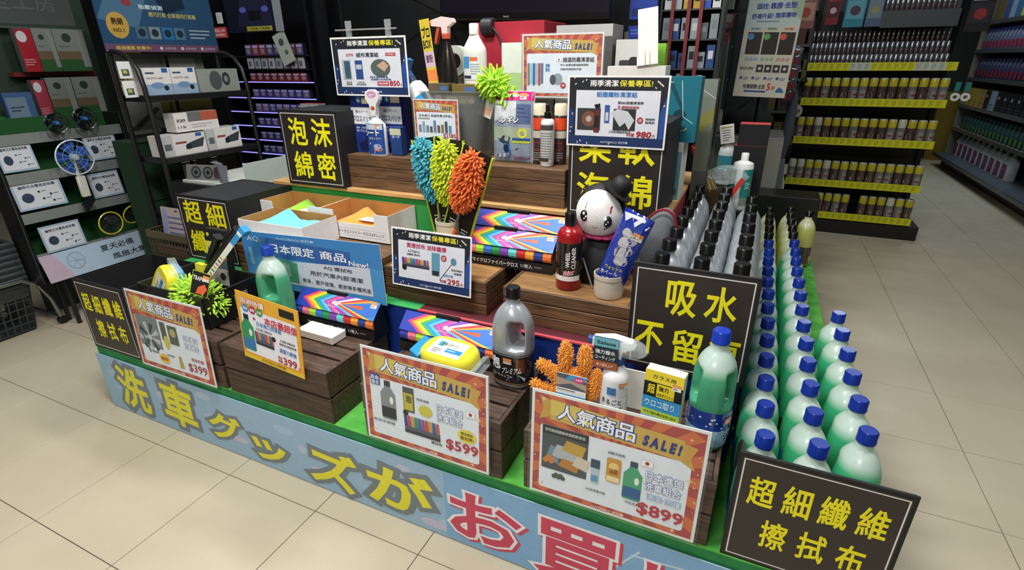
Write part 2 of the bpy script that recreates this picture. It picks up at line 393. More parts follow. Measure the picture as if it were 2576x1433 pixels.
# ---------------------------------------------------------------- long banner along the platform front
t = thing('floor_banner', 'long light blue banner with big yellow and red lettering along the platform foot', 'banner', (0, .088, 0))
b = B(); b.box(.385, -.001, .004, 3.12, .002, .262, '#9dbfd9'); b.build('sheet', t, 'card')
b = U(B(), 0, -.001, 0)
R = random.Random(3)
for k in range(26):
    x = R.uniform(.42, 3.0); z = R.uniform(.03, .23); b.disc(x, z, R.uniform(.02, .06), R.choice(['#a9c8e2', '#b9cfe4', '#c6c6dc', '#93b6d4', '#b3cbe0']), 1, R.uniform(.01, .024))
b.rect(2.05, .008, 3.1, .258, '#86b4de', 2)
for x0, z0, x1, z1 in ((2.6, .20, 3.0, .24), (2.55, .12, 2.62, .22)): b.line(x0, z0, x1, z1, .006, '#c3dcf0', 3)
for ch, x0, x1, z0, z1, r in (('洗', .485, .67, .03, .235, -.06), ('車', .76, .95, .035, .235, -.05), ('グ', 1.02, 1.19, .05, .18, -.1), ('ッ', 1.235, 1.40, .03, .125, -.15), ('ズ', 1.51, 1.72, .025, .19, -.05), ('が', 1.76, 2.01, .04, .21, -.04)):
    b.text(ch, (x0+x1)/2, (z0+z1)/2, x1-x0, z1-z0, '#ece63c', 4, .045, r, out='#7b868c', ow=.15)
for ch, x0, x1, z0, z1, r in (('お', 2.065, 2.30, .04, .215, 0), ('買', 2.335, 2.585, .015, .225, 0), ('い', 2.64, 2.80, .04, .2, 0), ('得', 2.86, 3.08, .03, .22, 0)):
    b.text(ch, (x0+x1)/2, (z0+z1)/2, x1-x0, z1-z0, '#cf4a64', 4, .035, r, out='#eef0f4', ow=.075, sh=('#cf4a64', .009, -.006))
b.build('lettering', t, 'card')

# ---------------------------------------------------------------- wooden crates
def crate(label, x0, x1, y0, y1, z, h, m, rows=2, tops=4, gap=.007, group=None, topm=None, seamx=False):
    t = thing('wooden_crate', label, 'crate', (x0, y0, z), group=group); W, Dp = x1-x0, y1-y0; th = .011; topm = topm or m
    hh = (h-gap*(rows-1))/rows
    for r in range(rows):
        a = r*(hh+gap)
        plank(t, 0, 0, a, W, th, a+hh, m); plank(t, 0, Dp-th, a, W, Dp, a+hh, m)
        plank(t, 0, th+.0005, a, th, Dp-th-.0005, a+hh, m); plank(t, W-th, th+.0005, a, W, Dp-th-.0005, a+hh, m)
    for px in (th+.001, W-th-.021):
        for py in (th+.001, Dp-th-.021): plank(t, px, py, .002, px+.02, py+.02, h-.014, m, 'corner_post')
    n = tops; g2 = .011 if n > 2 else .002; ww = (Dp-2*th-.002-g2*(n-1))/n
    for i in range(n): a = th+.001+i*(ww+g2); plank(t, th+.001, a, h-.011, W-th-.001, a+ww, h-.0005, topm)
    return t
crate('dark brown slatted crate at the left end of the front row under the black tub', .715, 1.172, .092, .392, Z1, .187, 'dark_wood')
crate('dark brown slatted crate behind the yellow 399 price sign', 1.192, 1.652, .092, .392, Z1, .187, 'dark_wood')
crate('dark brown slatted crate under the silver jug and the yellow sponge', 1.78, 2.238, .094, .394, Z1, .187, 'dark_wood')
crate('dark brown slatted crate at the right end of the front row behind the 899 sign', 2.30, 2.765, .098, .398, Z1, .187, 'dark_wood')
crate('brown stained crate under the light blue cloth tray', .93, 1.27, .425, .755, Z2, .115, 'brown_wood', 3, 2, .003, topm='brown_wood')
crate('brown stained crate under the orange cloth tray', 1.275, 1.605, .425, .755, Z2, .135, 'brown_wood', 3, 2, .003)
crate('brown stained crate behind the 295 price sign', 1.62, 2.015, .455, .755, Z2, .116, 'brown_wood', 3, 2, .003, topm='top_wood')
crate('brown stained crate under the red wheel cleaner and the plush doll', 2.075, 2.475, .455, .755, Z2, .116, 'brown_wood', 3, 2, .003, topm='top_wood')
crate('brown stained crate on the top step under the blue boxes', 1.205, 1.675, .80, 1.09, Z3, .133, 'brown_wood', 3, 2, .002)
crate('brown stained crate on the top step under the sponge pouch', 1.68, 2.15, .80, 1.09, Z3, .133, 'brown_wood', 3, 2, .002)

# ---------------------------------------------------------------- black cartons with big yellow lettering
def carton(label, x0, x1, y0, y1, z, h, rows, name='display_carton', lid=False, slope=False, sil=.0):
    t = thing(name, label, 'carton', (x0, y0, z)); W, Dp = x1-x0, y1-y0; th = .005; k = '#17181a'
    b = B(); b.box(0, 0, 0, W, th, h, k)
    if slope: s = [(th, 0), (Dp, 0), (Dp, h*.45), (Dp*.55, h*.45), (Dp*.24, h*.86), (.03, h), (th, h)]
    else: s = [(th, 0), (Dp, 0), (Dp, h), (th, h)]
    b.prism(s, 0, th, k, 'x'); b.prism(s if not slope else [(th, 0), (Dp, 0), (Dp, h*.35), (.10, h*.35), (th, h*.8)], W-th, W, k, 'x')
    b.box(th, th, 0, W-th, Dp, .004, k); b.box(th, Dp-th, .004, W-th, Dp, h*(.45 if slope else 1), k)
    if lid: b.box(th, th, h-.006, W-th, Dp-th, h-.002, k)
    b.build('carton_body', t, 'black_card')
    b = B(); b.box(-.004, -.006, -.002, W+.004, -.0005, h+.004, '#131314', .001); b.build('front_panel', t, 'black_card')
    b = U(B(), 0, -.006, 0); b.rect(.004, .005, W-.004, h-.005, '#2e2724', 1)
    b.frame(.007, .01, W-.007, h-.009, .0028, '#e8e6e4', 2); b.build('panel_print', t, 'satin')
    b = U(B(), 0, -.006, 0)
    for ch, u, v, s_ in rows: b.text(ch, u*W, v*h, s_[0]*W, s_[1]*h, '#f6ec1e', 3, .030)
    b.build('lettering', t, 'card'); return t
r24 = [('超', .17, .70, (.17, .27)), ('細', .39, .70, (.17, .27)), ('纖', .61, .70, (.17, .27)), ('維', .83, .70, (.17, .27)), ('擦', .30, .33, (.17, .27)), ('拭', .54, .33, (.17, .27)), ('布', .77, .33, (.16, .27))]
carton('black carton at the left front corner reading 超細纖維擦拭布', .41, .702, .096, .40, Z1+.001, .293, r24)
carton('black carton at the right front corner reading 超細纖維擦拭布', 2.800, 3.105, .100, .50, Z1+.001, .290, r24, slope=True)
r22 = [('泡', .30, .73, (.33, .37)), ('沫', .72, .73, (.34, .37)), ('綿', .31, .28, (.33, .37)), ('密', .73, .28, (.33, .37))]
carton('black carton on the upper step reading 泡沫綿密', .915, 1.215, .765, 1.06, Z3+.001, .298, r22, lid=True)
carton('black carton on the upper step reading 柔軟海綿 behind the plush doll', 2.178, 2.478, .765, 1.05, Z3+.001, .298, [('柔', .28, .76, (.36, .36)), ('軟', .72, .76, (.38, .36)), ('海', .27, .30, (.36, .36)), ('綿', .73, .30, (.36, .36))], lid=True)
carton('black carton in front of the silver bottles reading 吸水不留痕', 2.495, 2.785, .365, .56, Z2+.001, .290, [('吸', .42, .73, (.26, .33)), ('水', .74, .73, (.26, .33)), ('不', .18, .30, (.25, .33)), ('留', .51, .28, (.25, .33)), ('痕', .82, .28, (.26, .34))], slope=True)
carton('black carton on the middle step reading 超細纖維 left of the cloth trays', .60, .895, .455, .775, Z2+.001, .272, [('超', .28, .76, (.36, .36)), ('細', .73, .76, (.36, .36)), ('纖', .28, .30, (.36, .36)), ('維', .73, .30, (.36, .36))], lid=True)

# ---------------------------------------------------------------- two litre bottles
def bsec(z, rx, ry, e, n=32):
    r = []
    for j in range(n):
        a = 2*pi*(j+.5)/n; c, s_ = math.cos(a), math.sin(a)
        r.append((rx*math.copysign(abs(c)**(2/e), c), ry*math.copysign(abs(s_)**(2/e), s_), z))
    return r
def jug_mesh(name, m, handle):
    n = 32
    zs = [(0, .050, .040, 2.6), (.004, .056, .046, 2.6), (.012, .0585, .0485, 2.6), (.06, .0585, .0485, 2.6), (.112, .0585, .0485, 2.6), (.118, .060, .050, 2.6), (.13, .060, .050, 2.5), (.145, .060, .050, 2.5), (.160, .060, .050, 2.4), (.175, .0595, .0495, 2.4), (.19, .058, .0485, 2.3), (.203, .055, .046, 2.2), (.218, .049, .042, 2.1), (.233, .039, .035, 2), (.244, .029, .027, 2), (.250, .0215, .021, 2), (.255, .0185, .0185, 2), (.272, .0185, .0185, 2)]
    bm = bmesh.new(); R_ = []
    for z, rx, ry, e in zs: R_.append([bm.verts.new(p) for p in bsec(z, rx, ry, e)])
    lo, hi, a0, a1 = 6, 11, 3, 7; win = set(range(a0, a1))
    for i in range(len(R_)-1):
        for j in range(n):
            k = (j+1) % n
            if handle and lo <= i < hi and (j in win or (n-2-j) in win): continue
            bm.faces.new((R_[i][j], R_[i][k], R_[i+1][k], R_[i+1][j]))
    bm.faces.new(list(reversed(R_[0]))); bm.faces.new(R_[-1])
    if handle:
        mir = lambda i, j: R_[i][(n-1-j) % n]
        loop = [(lo, j) for j in range(a0, a1)]+[(i, a1) for i in range(lo, hi)]+[(hi, j) for j in range(a1, a0, -1)]+[(i, a0) for i in range(hi, lo, -1)]
        for a in range(len(loop)):
            p, q = loop[a], loop[(a+1) % len(loop)]
            A, Bv = R_[p[0]][p[1]], R_[q[0]][q[1]]; C_, Dv = mir(*q), mir(*p)
            # pull in a middle ring so the opening is rounded
            bm.faces.new((Bv, A, Dv, C_))
    bmesh.ops.recalc_face_normals(bm, faces=bm.faces)
    me = D.meshes.new(name); bm.to_mesh(me); bm.free()
    me.polygons.foreach_set('use_smooth', [True]*len(me.polygons)); me.materials.append(mat(m))
    o = D.objects.new(name, me)
    sub = o.modifiers.new('s', 'SUBSURF'); sub.levels = sub.render_levels = 1
    return o
def cap_part(parent, col, z=.268, r=.0205, h=.030):
    b = B(); n = 40; pr = [(r*1.02, z), (r*1.02, z+.005), (r, z+.006), (r, z+h-.003), (r-.003, z+h)]
    rings = []
    for k, (rr, zz) in enumerate(pr):
        rings.append([((rr*(1-.035*(j % 2)*(2 <= k <= 3)))*math.cos(2*pi*j/n), (rr*(1-.035*(j % 2)*(2 <= k <= 3)))*math.sin(2*pi*j/n), zz) for j in range(n)])
    b.loft(rings, col); return b.build('cap', parent, 'gloss')
def wrapmap(rx, ry, e, off=0, ang0=-pi/2):
    """u along the perimeter (0 = facing ang0), v = height, w = out"""
    n = 720; pts = []
    for i in range(n+1):
        a = ang0+2*pi*i/n; c, s_ = math.cos(a), math.sin(a)
        pts.append((rx*math.copysign(abs(c)**(2/e), c), ry*math.copysign(abs(s_)**(2/e), s_)))
    L_ = [0]
    for i in range(n): L_.append(L_[-1]+math.hypot(pts[i+1][0]-pts[i][0], pts[i+1][1]-pts[i][1]))
    T = L_[-1]
    import bisect
    def f(u, v, w):
        q = u % T; i = min(max(bisect.bisect_left(L_, q), 1), n); k = (q-L_[i-1])/max(L_[i]-L_[i-1], 1e-9)
        x = pts[i-1][0]*(1-k)+pts[i][0]*k; y = pts[i-1][1]*(1-k)+pts[i][1]*k; d = math.hypot(x, y); s_ = 1+(w*2+.0006)/d
        return (x*s_, y*s_, v)
    f.T = T; return f
def jug(label, loc, rz, m, capc, handle=True, art=None, group=None, name='coolant_bottle', cat='bottle'):
    t = thing(name, label, cat, loc, (0, 0, rz), group)
    o = jug_mesh('body', m, handle); COL.objects.link(o); o.parent = t; cap_part(t, capc)
    if art: art(t)
    return t
def plain_label(c1, c2):
    def f(t):
        b = B(); b.map = wrapmap(.0585, .0485, 2.6); T = b.map.T; b.rect(0, .015, T, .11, c1, 0); b.rect(-.05, .03, .05, .06, c2, 1); b.text('洗車', 0, .08, .07, .03, '#f2f2ee', 2, .03)
        b.map = b.map; b.build('label', t, 'film')
    return f
def green_art(t):
    b = B(); b.map = wrapmap(.0585, .0485, 2.6); T = b.map.T; b.rect(0, .016, T, .111, '#9fd0e8', 0); b.rect(0, .062, T, .111, '#1f48a8', 1); b.rect(0, .075, T, .111, '#173a94', 2)
    R = random.Random(5)
    for k in range(60): b.disc(R.uniform(0, T), R.uniform(.02, .1), R.uniform(.0012, .0035), '#d8eef8', 3)
    for u0 in (0, T/2):
        b.text('シャンプー', u0-.006, .052, .085, .026, '#14307e', 4, .05, .12, out='#f4f8fb', ow=.09); b.text('カーシャンプー', u0, .083, .06, .011, '#f4f8fb', 4, .02, .1)
        b.text('2000mL', u0+.03, .024, .02, .007, '#12306a', 4, .01); b.rrect(u0-.05, .08, u0-.025, .098, .006, '#e8733a', 5)
    b.build('label', t, 'film')
def silver_art(t):
    b = B(); b.map = wrapmap(.0585, .0485, 2.6); T = b.map.T; b.rect(0, .016, T, .111, '#15161a', 0); b.rect(0, .018, T, .021, '#9a6a3a', 1); b.rect(0, .106, T, .109, '#8a8f94', 1)
    for u0 in (0, T/2):
        b.text('泡', u0-.034, .078, .036, .04, '#f2f2f0', 3, .06, .1); b.text('プレミアム', u0+.018, .062, .058, .02, '#e8e8e6', 3, .03, .12, skew=.3)
        b.text('カーシャンプー', u0-.01, .042, .06, .012, '#d8b8a8', 3, .02); b.poly([(u0+.0, .026), (u0+.055, .026), (u0+.058, .038), (u0+.04, .05), (u0+.015, .044)], '#a9b4c4', 2); b.disc(u0+.012, .028, .006, '#22262c', 3); b.disc(u0+.048, .028, .006, '#22262c', 3)
        b.rect(u0-.006, .082, u0+.018, .1, '#d9d2c4', 4); b.rect(u0-.006, .09, u0+.018, .1, '#dd8a4a', 5); b.rect(u0+.03, .055, u0+.055, .1, '#6a3a20', 1)
    b.build('label', t, 'film')
GB = 'two litre bottles standing in rows on the right of the display'
proto_g = jug('green shampoo bottle, blue cap, front one of the middle row beside the black carton', (2.947, .178, Z1+.006), pi/2, 'green_liquid', '#16308c', True, plain_label('#2a66b8', '#bfe0f0'))
def row(proto, x, y0, n, dy, z, fmt, group, jit=.002):
    for i in range(n):
        dup(proto, fmt % ORD[i], (x+random.uniform(-jit, jit), y0+i*dy, z), (0, 0, pi/2+random.uniform(-.02, .02)), group)
ORD = ['frontmost', 'second', 'third', 'fourth', 'fifth', 'sixth', 'seventh', 'eighth', 'ninth', 'tenth', 'eleventh', 'twelfth', 'thirteenth', 'fourteenth', 'fifteenth']
for p_ in (proto_g,): p_.scale = (.975, .955, 1)
proto_g['group'] = 'green shampoo bottles in rows'
row(proto_g, 2.946, .298, 12, .1225, Z1+.006, 'blue-capped green bottle in the long middle row, %s behind the front one', 'green shampoo bottles in rows')
row(proto_g, 3.047, .268, 6, .126, Z1+.006, 'blue-capped green bottle in the right row by the aisle, %s from the front', 'green shampoo bottles in rows')
row(proto_g, 2.843, .164, 13, .1195, Z1+.006, 'blue-capped green bottle in the left row beside the silver bottles, %s from front', 'green shampoo bottles in rows')
proto_y = jug('pale yellow cleaner bottle with black cap standing alone behind the right-hand green row', (3.035, 2.22, Z1+.006), pi/2, 'yellow_liquid', '#141414', True, plain_label('#3a2a22', '#c8a040'), 'pale yellow cleaner bottles')
proto_y.scale = (.975, .955, 1)
row(proto_y, 2.944, 1.775, 5, .1225, Z1+.006, 'black-capped pale yellow bottle in the middle row behind the green ones, %s of them', 'pale yellow cleaner bottles')
row(proto_y, 2.843, 1.725, 5, .1225, Z1+.006, 'black-capped pale yellow bottle in the left row behind the green ones, %s of them', 'pale yellow cleaner bottles')
proto_s = jug('silver shampoo bottle with black cap, frontmost of the left of the three silver columns', (2.550, .425, Z2+.006), pi/2, 'silver_plastic', '#121212', True, plain_label('#15161a', '#8a8f94'), 'silver shampoo bottles in three columns')
proto_s.scale = (.975, .955, 1)
row(proto_s, 2.550, .547, 7, .1225, Z2+.006, 'silver shampoo bottle in the left silver column, %s behind the front bottle', 'silver shampoo bottles in three columns', .001)
row(proto_s, 2.648, .425, 8, .1225, Z2+.006, 'silver shampoo bottle in the middle silver column, %s from the front', 'silver shampoo bottles in three columns', .001)
row(proto_s, 2.742, .425, 7, .1225, Z2+.006, 'silver shampoo bottle in the right silver column, %s from the front', 'silver shampoo bottles in three columns', .001)
jug('large green shampoo bottle with blue cap beside the 899 sign', (2.722, .255, .4865), -pi/2, 'green_liquid_clear', '#1a3aa8', True, green_art, name='shampoo_bottle')
jug('large silver shampoo jug with round handle hole on the front crate', (2.185, .292, .4865), -.06, 'silver_plastic', '#151515', True, silver_art, name='shampoo_bottle')
jug('green shampoo bottle with handle in front of the blue 日本限定商品 sign', (1.285, .275, .4865), -.1, 'green_liquid_clear', '#1c3f9c', True, None, name='shampoo_bottle')

# ---------------------------------------------------------------- printed signs
def panel_thing(name, label, x, y, z, W, H, back='#f4f2ee', rx=0, rz=0, ry=0, th=.002, cat='sign', sleeve=True):
    """card sign; origin at lower left corner, leaning back by rx"""
    t = thing(name, label, cat, (x, y, z), (0, 0, 0)); t.rotation_euler = (-rx, ry, rz)
    b = B(); b.box(0, -th, 0, W, 0, H, back); b.build('card', t, 'card')
    return t, U(B(), 0, -th, 0)
def mini_bottle(b, u, v, h, c1, c2, cap, w=6):
    b.rrect(u-h*.2, v, u+h*.2, v+h*.72, h*.06, c1, w); b.poly([(u-h*.2, v+h*.66), (u+h*.2, v+h*.66), (u+h*.07, v+h*.86), (u-h*.07, v+h*.86)], c1, w)
    b.rect(u-h*.08, v+h*.86, u+h*.08, v+h, cap, w); b.rect(u-h*.19, v+h*.05, u+h*.19, v+h*.33, c2, w+1); b.disc(u+h*.09, v+h*.52, h*.05, '#f4f2ee', w+1, h*.1)
def rainbow_mini(b, u, v, W, H, w=6):
    cs = ['#3a3a8a', '#c0406a', '#c8a040', '#3a8a6a', '#3a6ab0', '#a04a8a', '#c05a3a', '#d0a050', '#3060a0', '#c06050']
    for i, c in enumerate(cs): b.poly([(u+W*i/10, v+H*.35), (u+W*(i+1)/10, v+H*.3), (u+W*(i+.7)/10, v+H), (u+W*(i-.2)/10+.001, v+H)], c, w)
    b.rect(u, v, u+W, v+H*.34, '#33343c', w); b.rect(u, v+H*.2, u+W, v+H*.4, '#5a5a70', w+1)
def sale_sign(label, x, y, z, W, H, items, rx=.03, rz=0, ry=0, title='人氣商品', name='sale_sign', small=False):
    t, b = panel_thing(name, label, x, y, z, W, H, rx=rx, rz=rz, ry=ry)
    m = W*.018; b.rect(m, m, W-m, H-m, '#b83832', 1)
    cx, cy = W/2, H*.5; R = random.Random(2)
    def edge(a):   # point on the inner border in direction a
        c, s_ = math.cos(a), math.sin(a); k = min((W/2-m)/max(abs(c), 1e-6), (H/2-m)/max(abs(s_), 1e-6)); return (cx+c*k, cy+s_*k)
    n = 22
    for i in range(0, n):
        a0, a1 = 2*pi*i/n, 2*pi*(i+.5)/n; b.poly([(cx, cy), edge(a0), edge(a1)], '#dc6a2e', 2)
    # inner white panel with a ragged ribbon over it
    b.rrect(W*.06, H*.075, W*.93, H*.70, W*.02, '#f3f5ff', 3)
    b.poly([(W*.05, H*.74), (W*.13, H*.79), (W*.13, H*.93), (W*.05, H*.96), (W*.075, H*.85)], '#d9a23c', 4)
    b.poly([(W*.95, H*.64), (W*.87, H*.70), (W*.87, H*.86), (W*.95, H*.84), (W*.92, H*.74)], '#d9a23c', 4)
    b.poly([(W*.12, H*.76), (W*.88, H*.70), (W*.88, H*.88), (W*.12, H*.945)], '#d8ae44', 5)
    b.poly([(W*.12, H*.80), (W*.60, H*.765), (W*.60, H*.90), (W*.12, H*.94)], '#e6c658', 6)
    ti = title
    for k, ch in enumerate(ti): b.text(ch, W*(.22+.115*k), H*(.85-.008*k), W*.11, H*.145, '#fbfbfb', 7, .03, -.04, out='#2b3f95', ow=.085)
    b.disc(W*.345, H*.81, W*.012, '#f0d83a', 10); b.rect(W*.575, H*.775, W*.6, H*.80, '#f0d83a', 10)
    b.text('S A L E !', W*.765, H*.795, W*.205, H*.10, '#22357f', 7, .10, -.04, skew=.1)
    for k in range(16): b.disc(R.choice([R.uniform(.02, .055), R.uniform(.935, .98)])*W, R.uniform(.05, .95)*H, W*R.uniform(.002, .006), '#f6d6a0', 4, n=6)
    for u, v, s_ in ((.075, .93, .02), (.93, .55, .025), (.08, .12, .015), (.88, .06, .02), (.91, .9, .014)):
        b.poly([(W*u+W*s_*(1 if k % 2 == 0 else .3)*math.cos(pi*k/4), H*v+W*s_*(1 if k % 2 == 0 else .3)*math.sin(pi*k/4)) for k in range(8)], '#f7d9b0', 5)
    b.text('AUTOBACS 安托華', W*.5, H*.042, W*.2, H*.026, '#f7e6dc', 4, .02)
    items(b, W, H); b.build('print', t, 'card')
    if sleeve_on:
        c = B(); c.box(-.006, -.0045, -.006, W+.006, -.0038, H+.004, '#fff'); c.build('clear_sleeve', t, 'clear_film')
    return t
sleeve_on = True
def flag(b, u, v, s, w=7): b.rect(u-s, v-s*.65, u+s, v+s*.65, '#ffffff', w); b.frame(u-s, v-s*.65, u+s, v+s*.65, s*.06, '#c8c8cc', w+1); b.disc(u, v, s*.36, '#b03038', w+1)
def it599(b, W, H):
    b.rrect(W*.07, H*.62, W*.15, H*.74, W*.008, '#2b4f9c', 7); b.text('自由', W*.11, H*.70, W*.065, H*.045, '#fff', 9, .02); b.text('組合', W*.11, H*.65, W*.065, H*.045, '#fff', 9, .02)
    mini_bottle(b, W*.21, H*.27, H*.42, '#8b8f92', '#23252a', '#1a1a1a'); b.rect(W*.34, H*.42, W*.43, H*.68, '#44463e', 6); b.rect(W*.345, H*.44, W*.42, H*.62, '#c9b93a', 7); b.text('泡', W*.385, H*.56, W*.05, H*.08, '#33352f', 8, .04)
    b.disc(W*.52, H*.48, W*.055, '#d6cb45', 7, H*.06); b.text('洗車海綿', W*.50, H*.585, W*.1, H*.028, '#4a4a4a', 7, .01)
    rainbow_mini(b, W*.34, H*.19, W*.29, H*.19, 7); b.disc(W*.355, H*.405, W*.022, '#1c1c22', 9)
    b.text('泡沫洗車精', W*.16, H*.235, W*.19, H*.03, '#4a4a4a', 7, .01); b.text('擦拭布', W*.6, H*.165, W*.09, H*.032, '#3f5a2a', 9, .03)
    b.text('日本進口', W*.71, H*.555, W*.2, H*.075, '#fbfbfd', 7, .03, -.0, out='#3a5fae', ow=.08); b.text('洗車組合', W*.71, H*.455, W*.2, H*.075, '#fbfbfd', 7, .03, -.0, out='#3a5fae', ow=.08); flag(b, W*.87, H*.58, W*.035)
    b.poly([(W*.84+W*.075*(1 if k % 2 else .86)*math.cos(pi*k/12), H*.34+H*.075*(1 if k % 2 else .86)*math.sin(pi*k/12)) for k in range(24)], '#ead93a', 7)
    b.text('贈送禮品', W*.84, H*.365, W*.09, H*.03, '#3f4a2a', 8, .02); b.text('最划算!', W*.84, H*.32, W*.1, H*.04, '#8a5a20', 8, .04)
    b.text('$599', W*.80, H*.20, W*.25, H*.125, '#b8323c', 8, .04)
def it899(b, W, H):
    b.rect(W*.075, H*.28, W*.36, H*.70, '#3f4548', 6); b.rect(W*.075, H*.62, W*.36, H*.70, '#27292b', 7); b.text('使用超細纖維表面輕輕清潔', W*.215, H*.66, W*.25, H*.03, '#d9d9d6', 8, .01)
    for q in ((.10, .38, .18, .5, '#6f93a8'), (.14, .42, .3, .52, '#b8bcc0'), (.2, .5, .33, .58, '#c9a040'), (.18, .34, .3, .4, '#c08038'), (.27, .38, .36, .46, '#d9cdb8')): b.poly([(W*q[0], H*q[1]), (W*q[2], H*(q[1]-.03)), (W*(q[2]+.02), H*q[3]), (W*(q[0]+.03), H*(q[3]+.02))], q[4], 7)
    for k in range(5): b.disc(W*(.10+.012*k), H*(.36+.02*(k % 3)), W*.018, '#d2833c', 8, n=10); b.disc(W*(.16+.014*k), H*(.22+.018*(k % 2)), W*.016, '#4a5a4c', 8, n=10)
    b.rect(W*.385, H*.27, W*.435, H*.45, '#b9cdd8', 7); b.rect(W*.383, H*.42, W*.437, H*.50, '#2f4862', 8); b.rect(W*.39, H*.29, W*.43, H*.35, '#5f9cc0', 8)
    b.rrect(W*.475, H*.33, W*.56, H*.56, .006, '#d09a3c', 7); b.disc(W*.518, H*.48, W*.03, '#f0d080', 8); b.text('油膜', W*.518, H*.44, W*.05, H*.05, '#9a5a20', 9, .04); b.rect(W*.48, H*.34, W*.555, H*.39, '#f2e2b0', 8)
    mini_bottle(b, W*.63, H*.22, H*.36, '#3aa873', '#2a5f98', '#1d2f50')
    for tx, u, v, ww in (('油膜去除劑', .525, .605, .1), ('AQ洗車撥水劑', .42, .2, .12), ('中性洗車精', .65, .19, .1)): b.text(tx, W*u, H*v, W*ww, H*.026, '#3c3c3e', 7, .015)
    b.text('日本進口', W*.80, H*.50, W*.2, H*.075, '#fbfbfd', 7, .03, out='#3a5fae', ow=.08); b.text('洗車組合', W*.80, H*.40, W*.2, H*.075, '#fbfbfd', 7, .03, out='#3a5fae', ow=.08); flag(b, W*.70, H*.60, W*.033)
    b.text('清潔‧防護', W*.81, H*.305, W*.19, H*.055, '#dfe8f6', 7, .02, out='#5a80bf', ow=.06); b.text('$899', W*.80, H*.17, W*.26, H*.13, '#c0323c', 8, .04)
def it399(b, W, H):
    b.rect(W*.07, H*.30, W*.37, H*.70, '#7c8285', 6); cx, cy = W*.22, H*.43
    for k in range(9): a = .3+2*pi*k/9; b.poly([(cx, cy), (cx+W*.14*math.cos(a), cy+H*.2*math.sin(a)), (cx+W*.14*math.cos(a+.35), cy+H*.2*math.sin(a+.35))], '#2f3336' if k % 2 else '#c6cbce', 7)
    b.disc(cx, cy, W*.03, '#d0d4d6', 8); b.line(W*.11, H*.5, W*.18, H*.22, W*.02, '#4a6f92', 8)
    b.rect(W*.40, H*.44, W*.47, H*.68, '#5a5c50', 7); b.disc(W*.45, H*.42, W*.035, '#d8c63c', 8, H*.09); b.rect(W*.50, H*.42, W*.62, H*.66, '#56604a', 7); b.disc(W*.56, H*.57, W*.04, '#b8b070', 8)
    b.poly([(W*.56, H*.12), (W*.62, H*.12), (W*.60, H*.28), (W*.57, H*.28)], '#b9a83c', 7); b.text('輪圈刷', W*.25, H*.24, W*.09, H*.028, '#444', 7, .01); b.text('洗車海綿', W*.46, H*.25, W*.1, H*.028, '#444', 7, .01)
    b.disc(W*.36, H*.18, W*.07, '#efc93a', 7, H*.065); b.text('最實惠!', W*.36, H*.18, W*.1, H*.05, '#a85a20', 8, .03)
    b.text('日本進口', W*.78, H*.55, W*.18, H*.07, '#fbfbfd', 7, .03, out='#4a6aae', ow=.08); b.text('洗車組合', W*.78, H*.45, W*.18, H*.07, '#fbfbfd', 7, .03, out='#4a6aae', ow=.08)
    b.text('現金特價', W*.82, H*.29, W*.16, H*.045, '#b04a50', 7, .02); b.text('$399', W*.80, H*.17, W*.24, H*.12, '#b0323c', 8, .02)
def it2380(b, W, H):
    b.text('日本進口 旅遊特惠 8件組', W*.48, H*.62, W*.72, H*.06, '#3a3f4a', 7, .02); flag(b, W*.86, H*.63, W*.03); R = random.Random(4)
    for k in range(9): u = .10+.085*k; h = R.uniform(.14, .3); b.rect(W*u, H*.22, W*(u+.06), H*(.22+h), R.choice(['#5f88b0', '#8a7a50', '#4a5058', '#9aa8b0', '#6a5040', '#3a6a8a']), 7)
    b.lines(W*.1, H*.56, W*.4, 1, '#8a6a50', W*.02, W*.03, 7); b.text('$2380', W*.79, H*.15, W*.28, H*.12, '#b04038', 8, .02)
def it5xx(b, W, H):
    flag(b, W*.47, H*.60, W*.03); b.text('超值防霧清潔組', W*.71, H*.60, W*.38, H*.075, '#4a4038', 7, .03)
    b.rect(W*.30, H*.42, W*.36, H*.54, '#b8d4ec', 7); b.text('推薦', W*.33, H*.51, W*.05, H*.05, '#2f6aa8', 8, .04); b.text('理由', W*.33, H*.45, W*.05, H*.05, '#2f6aa8', 8, .04)
    b.text('PRO 玻璃防霧油膜清潔劑', W*.66, H*.52, W*.34, H*.035, '#444', 7, .02); b.text('洗臉玻璃擦拭手套', W*.62, H*.455, W*.26, H*.035, '#444', 7, .02)
    for k, c in enumerate(['#8a8278', '#9ad0e8', '#2f6aa0', '#a8c0d0', '#c04040', '#507a98']): b.rect(W*(.07+.035*k), H*(.2+.03*(k % 2)), W*(.10+.035*k), H*.55, c, 7)
    b.disc(W*.46, H*.3, W*.06, '#9aa4ac', 7, H*.09); b.disc(W*.40, H*.29, W*.04, '#4a4f54', 8, H*.08)
    b.disc(W*.53, H*.20, W*.035, '#c03a3c', 7); b.text('特', W*.53, H*.20, W*.03, H*.035, '#f4f4f4', 8, .03); b.text('$560', W*.72, H*.20, W*.24, H*.12, '#c03a3c', 8, .04)
sale_sign('red bordered sale sign reading $599 on the centre front crate', 1.800, .082, .314, .405, .306, it599, rx=.05)
sale_sign('red bordered sale sign reading $899 on the right front crate', 2.325, .082, .314, .412, .306, it899, rx=.05, rz=0)
sale_sign('red bordered sale sign reading $399 at the left end of the front row', .735, .078, .303, .405, .306, it399, rx=.05)

